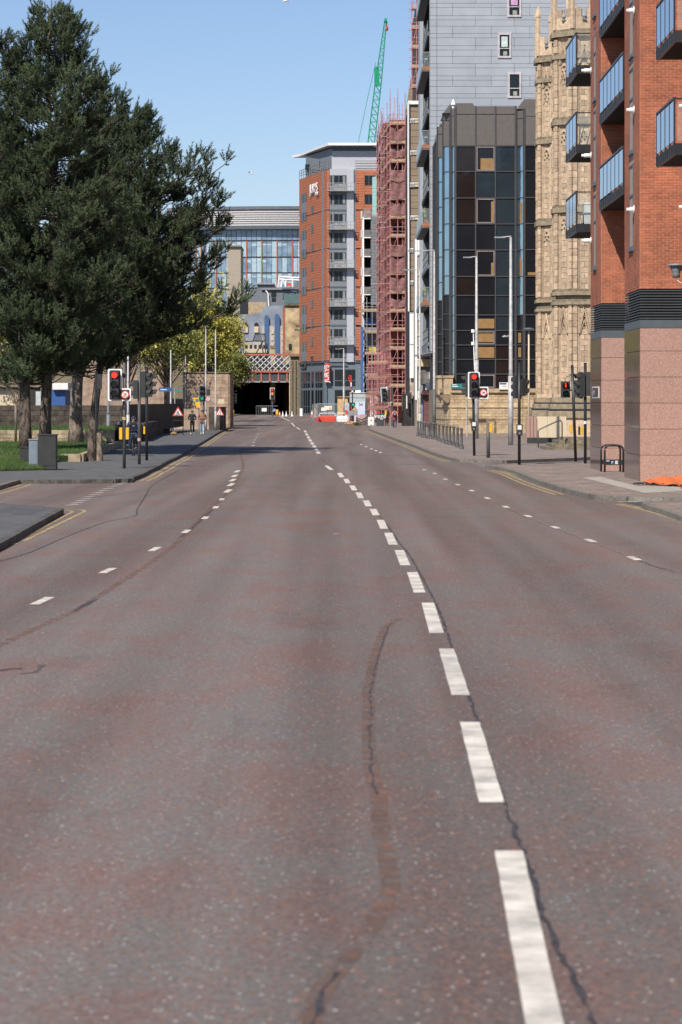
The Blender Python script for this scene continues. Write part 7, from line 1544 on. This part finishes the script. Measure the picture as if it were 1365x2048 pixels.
t = thing('bucket', 'red bucket beside the red barrier', 'bucket', (wx(635.5), Yw - .5, bzg)); MB().lathe([(0, .26), (.5, .32), (.52, .32), (.5, .28), (.1, .22)], (wx(635.5), Yw - .5, bzg), 10).build('bucket_body', mat('bucket_red', (.5, .08, .09), .6), t)
t = thing('mesh_fence', 'grey mesh site fence with white notices around the road works', 'fence', (wx(640), 330, .1)); Yf = 332.0; fpx = lambda p: X(p, Yf); mb = MB(); zt, zb = Z(808, Yf), gz(Yf) + .05
for px in (627, 633): mb.tube([(fpx(px), Yf - (633 - px) * 1.3 + 4, zb), (fpx(px), Yf - (633 - px) * 1.3 + 4, zt)], .05, 5)
for i in range(4): mb.tube([(fpx(636 + 14 * i), Yf, zb), (fpx(636 + 14 * i), Yf, zt)], .05, 5)
for z in (zt, zb + .2): mb.tube([(fpx(627), Yf + 4, z), (fpx(636), Yf, z), (fpx(678), Yf, z)], .04, 5)
mb.build('frame', M_galv, t); mb = MB()
for i in range(60): a = fpx(636) + i * .042; mb.tube([(a, Yf, zb), (a, Yf, zt)], .008, 3, cap=False)
for i in range(12): z = zb + i * .16; mb.tube([(fpx(636), Yf, z), (fpx(678), Yf, z)], .008, 3, cap=False)
mb.build('mesh_wires', M_galv, t, kind='stuff'); B('side_sheet', fpx(627.5), fpx(634), Yf + 3.6, Yf + 3.65, zb, zt, see_mat('grey_netting', (.4, .38, .36), .7), t)
B('notice', fpx(643), fpx(654), Yf - .1, Yf - .06, Z(822, Yf), Z(815, Yf), M_signwhite, t); B('notice', fpx(649), fpx(664.5), Yf - .14, Yf - .11, Z(820, Yf), Z(812, Yf), M_signwhite, t); B('yellow_panel', fpx(659), fpx(663), Yf - .16, Yf - .145, Z(819, Yf), Z(814.5, Yf), M_yellowp, t)
t = thing('plywood_box', 'plywood boxed enclosure around the site lamp post', 'site box', (wx(685), 326, .1)); B('box_body', X(675.5, 326), X(696, 326), 326, 328, .1, Z(794, 326), M_ply, t); B('lid', X(675, 326), X(700, 326), 325.8, 328.2, Z(794, 326), Z(793, 326), M_ply, t); B('panel', X(686, 325), X(699, 325), 325, 325.1, .1, Z(806, 325), mat('pale_site_panel', (.45, .46, .5), .7, var=.2), t)
t = thing('site_cabin', 'pale grey site cabin with a white printed hoarding below it', 'site cabin', (X(720, 300), 300, .1)); Yk = 300.0; kx = lambda p: X(p, Yk); kz = lambda p: Z(p, Yk)
B('cabin_body', kx(700), kx(731.5), Yk, Yk + 3, kz(805), kz(786), mat('cabin_grey', (.40, .45, .47), .5, var=.06), t); B('seam', kx(700), kx(731.5), Yk - .03, Yk - .002, kz(795.6), kz(795), M_hgrey, t); B('roof_edge', kx(699.5), kx(732), Yk - .1, Yk + 3, kz(786), kz(785), M_signwhite, t)
B('printed_hoarding', kx(709), kx(731), Yk - .2, Yk - .1, .1, kz(804), mat('printed_white', (.62, .62, .72), .6, col2=(.40, .52, .75), scale=.9), t); B('roof_box', kx(711), kx(722), Yk + .5, Yk + 1.5, kz(785), kz(780.5), M_signwhite, t)
text('34', .45, .005, M_blackm, 'lettering', t, Matrix.Translation((kx(722), Yk - .22, kz(809.5))) @ FACE)
t = thing('small_crane_arm', 'thin red and white excavator boom behind the site cabin', 'crane arm', (X(702, 308), 308, .1)); q = lambda a, b_: (X(a, 308), 308, Z(b_, 308)); MB().tube([q(704, 790), q(703, 772), q(702.5, 751), q(699, 751), q(698, 757)], .10, 5).tube([q(703, 772), q(698, 757)], .06, 5).build('boom', M_signred, t); B('white_block', X(701.6, 308), X(703.8, 308), 307.8, 307.9, Z(773, 308), Z(765, 308), M_whitep, t); MB().tube([q(704, 790), (X(704, 308), 308, .1)], .1, 5).build('mast', M_signred, t)
Ys_ = 296.0; t = thing('traffic_signal', 'black signal pole with one green light at the site cabin', 'traffic light', (X(705.5, Ys_), Ys_, .1)); MB().tube([(X(705.5, Ys_), Ys_, .05), (X(705.5, Ys_), Ys_, Z(783, Ys_))], .06, 8).build('pole', M_black, t); B('lamp_housing', X(702, Ys_), X(711, Ys_), Ys_ - .3, Ys_ - .1, Z(812, Ys_), Z(805, Ys_), M_blackm, t); disc('green_lens', X(706.8, Ys_), Ys_ - .31, Z(809.5, Ys_), .11, M_greenlamp, t, 12); disc('white_cap', X(705.5, Ys_), Ys_ - .1, Z(782.5, Ys_), .1, M_whitep, t, 10)
t = thing('road_sign_back', 'grey back of a large sign with a yellow triangle by the site cabin', 'road sign', (X(706, 290), 290, .1)); B('sign_panel', X(695, 290), X(716, 290), 290, 290.05, Z(831, 290), Z(821.5, 290), M_galv, t); MB().face_xz([(X(704, 290), Z(821, 290)), (X(716, 290), Z(821, 290)), (X(710, 290), Z(812, 290))], 290, 290.04).build('triangle_back', M_galv, t); B('yellow_panel', X(706.5, 290), X(712.5, 290), 289.95, 289.99, Z(820.5, 290), Z(817.5, 290), M_yellowp, t)
for px in (702.5, 707.5): MB().tube([(X(px, 290), 290.1, .05), (X(px, 290), 290.1, Z(822, 290))], .06, 5).build('leg', M_black, t)
B('red_notice', X(690.5, 290), X(695, 290), 289.9, 289.95, Z(829, 290), Z(820, 290), M_barrier, t)
t = thing('sandbag_heap', 'heap of orange tan sandbags at the sign legs', 'sandbags', (X(705, 286), 286, .05)); r = random.Random(9)
for i in range(14): a = X(694 + r.uniform(0, 17), 286); yy = 286 + r.uniform(-.8, .8); z = .09 + .12 * (i % 3 == 0); MB().tube([(a - .22, yy, z + .03), (a, yy + .05, z + .07), (a + .22, yy, z + .03)], [.05, .11, .05], 6).build('sandbag', mat('sandbag_orange', (.60, .33, .14), .9, piece=.2), t, smooth=True)
t = thing('hoop_barrier', 'row of black bent hoop railings with a pink tarp in front of the low scaffold', 'railing', (X(724, 272), 272, .1)); mb = MB()
for i in range(9):
    x_ = X(713 + 2.4 * i, 272); zz = Z(834 + 1.2 * (4 - abs(i - 4)), 272); mb.tube([(x_, 272 + .1 * i, .12), (x_, 272 + .1 * i, zz)], .03, 4)
for dz in (0, .28): mb.tube([(X(712, 272), 272, Z(834, 272) - dz), (X(723, 272), 272, Z(839.5, 272) - dz), (X(735, 272), 272, Z(835, 272) - dz)], .035, 4)
mb.build('bars', M_black, t); B('tarp', X(713, 273), X(733, 273), 273, 273.08, .2, Z(829, 273), mat('pink_tarp', (.50, .36, .35), .8, var=.3, scale=3), t)
t = thing('green_weed', 'small green weed clump at the kerb by the hoop railings', 'plant', G(714, 851, .05)); g = t.location; r_ = np.random.RandomState(3); n_ = 140; P_ = np.array(g) + r_.normal(0, 1, (n_, 3)) * np.array([.18, .15, .08]) + np.array([0, 0, .15]); d_ = r_.normal(0, .09, (n_, 3)); e_ = r_.normal(0, .05, (n_, 3)); tri_mesh('foliage', np.stack([P_ - e_, P_ + e_, P_ + d_], 1) - np.array(g), M_leafg, r_.rand(n_), t)
Yb_ = 262.0; t = thing('white_cabinet', 'white utility cabinet with two handles beside the graffitied bin', 'utility cabinet', (X(743, Yb_), Yb_, .12)); B('cabinet_body', X(736.5, Yb_), X(748.5, Yb_), Yb_, Yb_ + .6, .12, Z(834, Yb_), M_signwhite, t, bevel=.02)
for py in (840, 849.5): B('handle', X(741.5, Yb_), X(744.5, Yb_), Yb_ - .05, Yb_ - .01, Z(py + .8, Yb_), Z(py, Yb_), M_blackm, t)
Yg = 254.0; t = thing('graffiti_cabinet', 'black street cabinet with white bubble graffiti near the signal', 'utility cabinet', (X(761, Yg), Yg, .12)); B('cabinet_body', X(753.5, Yg), X(769, Yg), Yg, Yg + .8, .12, Z(827, Yg), mat('cabinet_charcoal', (.045, .048, .055), .6, var=.15), t, bevel=.02); text('vege', .62, .004, M_whitep, 'lettering', t, Matrix.Translation((X(761, Yg), Yg - .01, Z(832, Yg))) @ FACE, 1.0)
B('red_top', X(753, Yg + 1), X(760, Yg + 1), Yg + .9, Yg + 1.3, Z(828, Yg), Z(823, Yg), M_signred, t)
R7 = Vector((X(785, 252), 252, .12)); t = thing('traffic_signal', 'tilted pale framed signal turned towards the side street by the red scaffold', 'traffic light', R7); MB().tube([R7, (R7.x, R7.y, Z(776, 252))], .10, 8).build('pole', mat('brown_pole', (.085, .065, .055), .6), t)
y = 251.6; bx0, bx1 = X(762, y), X(775, y); MB().face_xz([(bx0 - .05, Z(776, y)), (bx0 + .05, Z(804, y)), (bx0 + .2, Z(806, y)), (bx1, Z(805, y)), (bx1, Z(774.5, y)), (bx0 + .1, Z(774, y))], y + .05, y + .09).build('board_border', mat('pale_blue_border', (.42, .50, .55), .5), t); MB().face_xz([(bx0 + .05, Z(777, y)), (bx0 + .14, Z(803.5, y)), (bx1, Z(803.5, y)), (bx1, Z(777, y))], y + .02, y + .049).build('backing_board', M_black, t)
signal_head(t, (bx0 + bx1) / 2 + .02, y - .18, Z(790, y), pitch=.4, w=.4, lit=None); disc('green_lens', (bx0 + bx1) / 2 + .02, y - .2, Z(800, y), .09, mat('dim_green_lens', (.01, .07, .05)), t, 10); B('lamp_housing', X(776, y), X(781, y), y, y + .3, Z(803, y), Z(780, y), M_blackm, t); B('white_tag', X(773, y), X(775, y), y - .1, y - .05, Z(781, y), Z(773, y), M_whitep, t); B('bracket', X(775, y), X(785, y), y + .1, y + .2, Z(805, y), Z(803.8, y), M_whitep, t)
button_box(t, R7.x + .02, R7.y, Z(833, 252), side=1); B('button_box', X(770, y), X(773.5, y), y, y + .1, Z(830, y), Z(821, y), M_yellowp, t)

# ---------------------------------------------------------------- people
M_skin = mat('skin', (.42, .26, .20), .6, var=.03); M_blackcloth = mat('black_cloth', (.018, .018, .022), .9); M_bcoat = mat('brown_leather_coat', (.20, .085, .045), .6, var=.2, scale=5); M_jean = mat('pale_denim', (.30, .38, .47), .9, var=.2, scale=8); M_navy = mat('navy_cloth', (.022, .032, .062), .9); M_pink = mat('pink_jacket', (.62, .22, .24), .8); M_hair = mat('dark_hair', (.03, .022, .018), .8); M_dden = mat('dark_denim', (.05, .075, .12), .9)
def skin_mesh(name, verts, edges, radii, m, parent, root=0, sub=2):
    me = bpy.data.meshes.new(name); off = world_of(parent); me.from_pydata([tuple(Vector(v) - off) for v in verts], edges, []); o = bpy.data.objects.new(name, me); C.objects.link(o)
    md = o.modifiers.new('skin', 'SKIN'); md.use_smooth_shade = True; sb = o.modifiers.new('sub', 'SUBSURF'); sb.levels = sub; sb.render_levels = sub
    lay = me.skin_vertices[0] if me.skin_vertices else None
    if lay is None:
        bpy.context.view_layer.objects.active = o; bm = bmesh.new(); bm.from_mesh(me); bm.verts.layers.skin.verify(); bm.to_mesh(me); bm.free(); lay = me.skin_vertices[0]
    for i, r_ in enumerate(radii): lay.data[i].radius = (r_, r_) if not isinstance(r_, tuple) else r_; lay.data[i].use_root = (i == root)
    dg = bpy.context.evaluated_depsgraph_get(); m2 = bpy.data.meshes.new_from_object(o.evaluated_get(dg)); bpy.data.objects.remove(o); m2.name = name
    m2.materials.clear(); m2.materials.append(m); m2.polygons.foreach_set('use_smooth', [True] * len(m2.polygons)); q = bpy.data.objects.new(name, m2); C.objects.link(q); q.parent = parent; return q
def person(lab, base, H, coat, trousers, hair, shoes, J, cap=None, face=-1, bag=None, coat_len=.0):
    """J: joints in body units (metres for a 1.72 m figure): pelvis, neck, head, hands, elbows, knees, feet"""
    T = thing('person', lab, 'person', base); s = H / 1.72; b = Vector(base); P = {k: b + Vector(v) * s for k, v in J.items()}
    N = ['pelvis', 'waist', 'chest', 'neck', 'shl', 'ell', 'hal', 'shr', 'elr', 'har', 'hpl', 'knl', 'anl', 'tol', 'hpr', 'knr', 'anr', 'tor', 'chin', 'crown']
    E = [(0, 1), (1, 2), (2, 3), (2, 4), (4, 5), (5, 6), (2, 7), (7, 8), (8, 9), (0, 10), (10, 11), (11, 12), (12, 13), (0, 14), (14, 15), (15, 16), (16, 17), (3, 18), (18, 19)]
    rad = {'pelvis': .12, 'waist': .11, 'chest': .13, 'neck': .055, 'shl': .06, 'ell': .042, 'hal': .034, 'shr': .06, 'elr': .042, 'har': .034, 'hpl': .085, 'knl': .06, 'anl': .042, 'tol': .035, 'hpr': .085, 'knr': .06, 'anr': .042, 'tor': .035, 'chin': .075, 'crown': .085}
    skin_mesh('body', [P[n] for n in N], E, [rad[n] * s for n in N], M_skin, T)
    for sd in ('l', 'r'):                                                  # hands: palm and five fingers
        h = P['ha' + sd]; d = (h - P['el' + sd]).normalized(); side = Vector((1, 0, 0)) if abs(d.x) < .8 else Vector((0, 0, 1)); mb = MB(); mb.tube([h, h + d * .07 * s], [.03 * s, .035 * s], 6)
        for k in range(4): o = h + d * .07 * s + side * (.02 * (k - 1.5)) * s; mb.tube([o, o + d * (.045 - .006 * abs(k - 1.4)) * s, o + (d * .07 + Vector((0, face * .02, 0))) * s], .009 * s, 4)
        mb.tube([h + d * .02 * s, h + (d * .05 + Vector((0, face * .035, 0))) * s], .010 * s, 4); mb.build('hand', M_skin, T)
    up = ['pelvis', 'waist', 'chest', 'neck', 'shl', 'ell', 'hal', 'shr', 'elr', 'har', 'hem']; P['hem'] = P['pelvis'] + Vector((0, 0, -.16 - coat_len)) * s
    ur = [.155, .155, .165, .075, .085, .062, .05, .085, .062, .05, .165]
    skin_mesh('coat', [P[n] for n in up], [(0, 1), (1, 2), (2, 3), (2, 4), (4, 5), (5, 6), (2, 7), (7, 8), (8, 9), (0, 10)], [r_ * s for r_ in ur], coat, T)
    lo = ['pelvis', 'hpl', 'knl', 'anl', 'hpr', 'knr', 'anr']; skin_mesh('trousers', [P[n] for n in lo], [(0, 1), (1, 2), (2, 3), (0, 4), (4, 5), (5, 6)], [r_ * s for r_ in (.125, .10, .078, .062, .10, .078, .062)], trousers, T)
    for sd in ('l', 'r'): MB().tube([P['an' + sd] + Vector((0, .03, .01)), P['an' + sd] + Vector((0, face * .02, -.02 * s)), P['to' + sd]], [.045 * s, .05 * s, .035 * s], 7).build('shoe', shoes, T, smooth=True)
    c = (P['chin'] + P['crown']) / 2; 
    mb = MB(); mb.tube([c + Vector((0, -face * .035 * s, -.10 * s)), c + Vector((0, -face * .03 * s, .0)), c + Vector((0, -face * .02 * s, .07 * s)), c + Vector((0, 0, .125 * s))], [.06 * s, .102 * s, .10 * s, .03 * s], 9); mb.build('hair' if cap is None else 'cap', hair if cap is None else cap, T, smooth=True)
    if face < 0:
        for dx in (-.032, .032): MB().tube([c + Vector((dx * s, face * .083 * s, .0)), c + Vector((dx * s, face * .092 * s, .0))], .011 * s, 6).build('eye', M_hair, T)
        MB().tube([c + Vector((0, face * .08 * s, -.0)), c + Vector((0, face * .105 * s, -.03 * s))], [.008 * s, .014 * s], 5).build('nose', M_skin, T); B('mouth', c.x - .022 * s, c.x + .022 * s, c.y + face * .09 * s - .004, c.y + face * .09 * s + .004, c.z - .062 * s, c.z - .054 * s, mat('lip', (.3, .12, .1), .6), T)
    for sg in (-1, 1): MB().tube([c + Vector((sg * .078 * s, 0, -.01)), c + Vector((sg * .095 * s, 0, -.01))], [.02 * s, .024 * s], 6).build('ear', M_skin, T)
    return T, P
def J_walk(ph=1, face=-1, hands='side'):
    f = face
    J = dict(pelvis=(0, 0, .93), waist=(0, 0, 1.08), chest=(0, .01, 1.30), neck=(0, .01, 1.45), shl=(-.18, 0, 1.39), shr=(.18, 0, 1.39), ell=(-.24, .04 * ph, 1.12), elr=(.24, -.04 * ph, 1.12), hal=(-.22, f * .12 * ph, .90), har=(.22, -f * .08 * ph, .90), hpl=(-.09, 0, .88), hpr=(.09, 0, .88),
             knl=(-.09, f * .12 * ph, .50), knr=(.09, -f * .02 * ph, .50), anl=(-.09, f * .22 * ph, .09), anr=(.09, -f * .24 * ph, .13), tol=(-.09, f * .22 * ph + f * .16, .045), tor=(.09, -f * .24 * ph + f * .15, .05), chin=(0, f * .02, 1.53), crown=(0, 0, 1.63))
    if hands == 'pocket': J.update(ell=(-.28, .05, 1.14), hal=(-.17, f * .1, 1.0), elr=(.28, .05, 1.14), har=(.17, f * .1, 1.0))
    return J
person('person in a black coat with white shoes walking towards the camera, left of the pair', G(385, 868.5, .12), 1.72, M_blackcloth, M_blackcloth, M_hair, M_whitep, J_walk(1, -1, 'pocket'), coat_len=.1)
T_, P_ = person('person in a brown jacket and pale jeans walking beside the person in black', G(405, 868.5, .12), 1.76, M_bcoat, M_jean, M_hair, M_whitep, J_walk(-1, -1, 'pocket'))
bg_ = thing('shoulder_bag', 'black bag carried across the body of the walker in black', 'bag', G(385, 868.5, .12)); g = bg_.location; B('bag_body', g.x - .13, g.x + .1, g.y - .24, g.y - .15, .12 + .95, .12 + 1.18, M_blackcloth, bg_, bevel=.02); MB().tube([(g.x - .1, g.y - .2, 1.3), (g.x + .12, g.y - .17, 1.55)], .015, 4).build('strap', M_blackcloth, bg_)
T_, P_ = person('person in a pink jacket with a black backpack walking away past the red scaffold', G(790, 857, .12), 1.72, M_pink, M_dden, M_hair, M_blackm, J_walk(1, 1))
bk = thing('backpack', 'black backpack on the back of the walker in the pink jacket', 'backpack', G(790, 857, .12)); g = bk.location; MB().tube([(g.x, g.y - .22, 1.12), (g.x, g.y - .25, 1.3), (g.x, g.y - .22, 1.52)], [.13, .165, .11], 8).build('bag_body', M_blackcloth, bk, smooth=True); B('white_patch', g.x - .03, g.x + .03, g.y - .42, g.y - .405, 1.3, 1.42, M_signwhite, bk)
person('person in dark clothes standing behind the graffitied cabinet', Vector((X(774, 256), 256, .12)), 1.75, M_blackcloth, M_blackcloth, M_hair, M_blackm, J_walk(.4, 1))
# cyclist
cg = G(268, 912, .12); bz0 = .12; f = -1
bk = thing('bicycle', 'dark bicycle ridden towards the camera in the tree shade', 'bicycle', cg)
def wheel(yc, nm):
    pts = [(cg.x, yc + .34 * math.cos(a), bz0 + .35 + .34 * math.sin(a)) for a in [2 * math.pi * i / 24 for i in range(25)]]; w_ = MB().tube(pts, .022, 6, cap=False).build('wheel', M_blackm, bk)
    mb = MB()
    for i in range(12): a = 2 * math.pi * i / 12; mb.tube([(cg.x, yc, bz0 + .35), (cg.x, yc + .33 * math.cos(a), bz0 + .35 + .33 * math.sin(a))], .004, 3, cap=False)
    mb.build('spokes', M_galv, w_)
wheel(cg.y - .5, 'f'); wheel(cg.y + .52, 'r')
yy = cg.y; mb = MB(); x_ = cg.x
fr = [((yy - .5, .35), (yy - .42, .85)), ((yy - .42, .80), (yy + .18, .82)), ((yy - .42, .72), (yy + .05, .3)), ((yy + .05, .3), (yy + .18, .88)), ((yy + .05, .3), (yy + .52, .35)), ((yy + .18, .8), (yy + .52, .35))]
for a, b_ in fr: mb.tube([(x_, a[0], bz0 + a[1]), (x_, b_[0], bz0 + b_[1])], .018, 6)
mb.build('frame', M_black, bk); MB().tube([(x_ - .3, yy - .34, bz0 + 1.0), (x_ - .12, yy - .42, bz0 + .98), (x_ + .12, yy - .42, bz0 + .98), (x_ + .3, yy - .34, bz0 + 1.0)], .014, 6).build('handlebar', M_black, bk); MB().tube([(x_, yy + .05, bz0 + .93), (x_, yy + .3, bz0 + .95)], [.04, .09], 7).build('saddle', M_black, bk); MB().tube([(x_ - .17, yy - .05, bz0 + .2), (x_ + .0, yy + .05, bz0 + .3), (x_ + .17, yy + .15, bz0 + .42)], .015, 5).build('pedals', M_galv, bk)
Jc = dict(pelvis=(0, .2, .98), waist=(0, .14, 1.12), chest=(0, -.02, 1.32), neck=(0, -.1, 1.44), shl=(-.19, -.06, 1.38), shr=(.19, -.06, 1.38), ell=(-.27, -.14, 1.16), elr=(.27, -.14, 1.16), hal=(-.28, -.34, 1.02), har=(.28, -.34, 1.02), hpl=(-.1, .2, .94), hpr=(.1, .2, .94), knl=(-.15, -.18, .66), knr=(.14, -.22, .80), anl=(-.14, -.02, .28), anr=(.14, .05, .48), tol=(-.14, -.17, .22), tor=(.14, -.1, .42), chin=(0, -.13, 1.52), crown=(0, -.14, 1.62))
person('person in a dark blue jacket and cap riding a bicycle towards the camera', cg, 1.76, M_navy, M_navy, M_hair, M_blackm, Jc, cap=M_navy)
t = thing('litter_bin', 'black street bin behind the left red signal pole', 'bin', G(244.5, 893, .12)); g = t.location; MB().lathe([(0, .24), (1.1, .26), (1.15, .28), (1.3, .2)], (g.x - .1, g.y, .12), 12).build('bin_body', M_black, t)
# gulls
def gull(px, py, Yv, sp, lab, flip=1):
    c = Vector((X(px, Yv), Yv, Z(py, Yv))); t = thing('gull', lab, 'bird', c); MB().tube([c + Vector((-sp * .22, 0, -.02)), c + Vector((-sp * .05, 0, 0)), c + Vector((sp * .12, 0, .02)), c + Vector((sp * .26, 0, -.04))], [.02 * sp, .085 * sp, .08 * sp, .015 * sp], 8).build('body', M_whitep, t, smooth=True)
    for s_ in (-1, 1):
        w = [c + Vector((-.05 * sp, 0, .03 * sp)), c + Vector((.09 * sp, 0, .03 * sp)), c + Vector((-.16 * sp * flip, s_ * .22 * sp, .20 * sp)), c + Vector((-.36 * sp * flip, s_ * .45 * sp, .16 * sp)), c + Vector((-.26 * sp * flip, s_ * .2 * sp, .13 * sp))]
        MB().add(w, [(0, 1, 2), (0, 2, 4), (4, 2, 3)]).build('wing', mat('gull_grey', (.35, .35, .38), .7), t)
    MB().tube([c + Vector((.24 * sp, 0, -.03 * sp)), c + Vector((.32 * sp, 0, -.05 * sp))], [.02 * sp, .004], 5).build('beak', M_yellowp, t)
gull(502, 347, 150, .46, 'gull flying in the sky left of the hotel roof'); gull(571, 2, 110, .52, 'gull flying at the very top edge of the sky', -1)
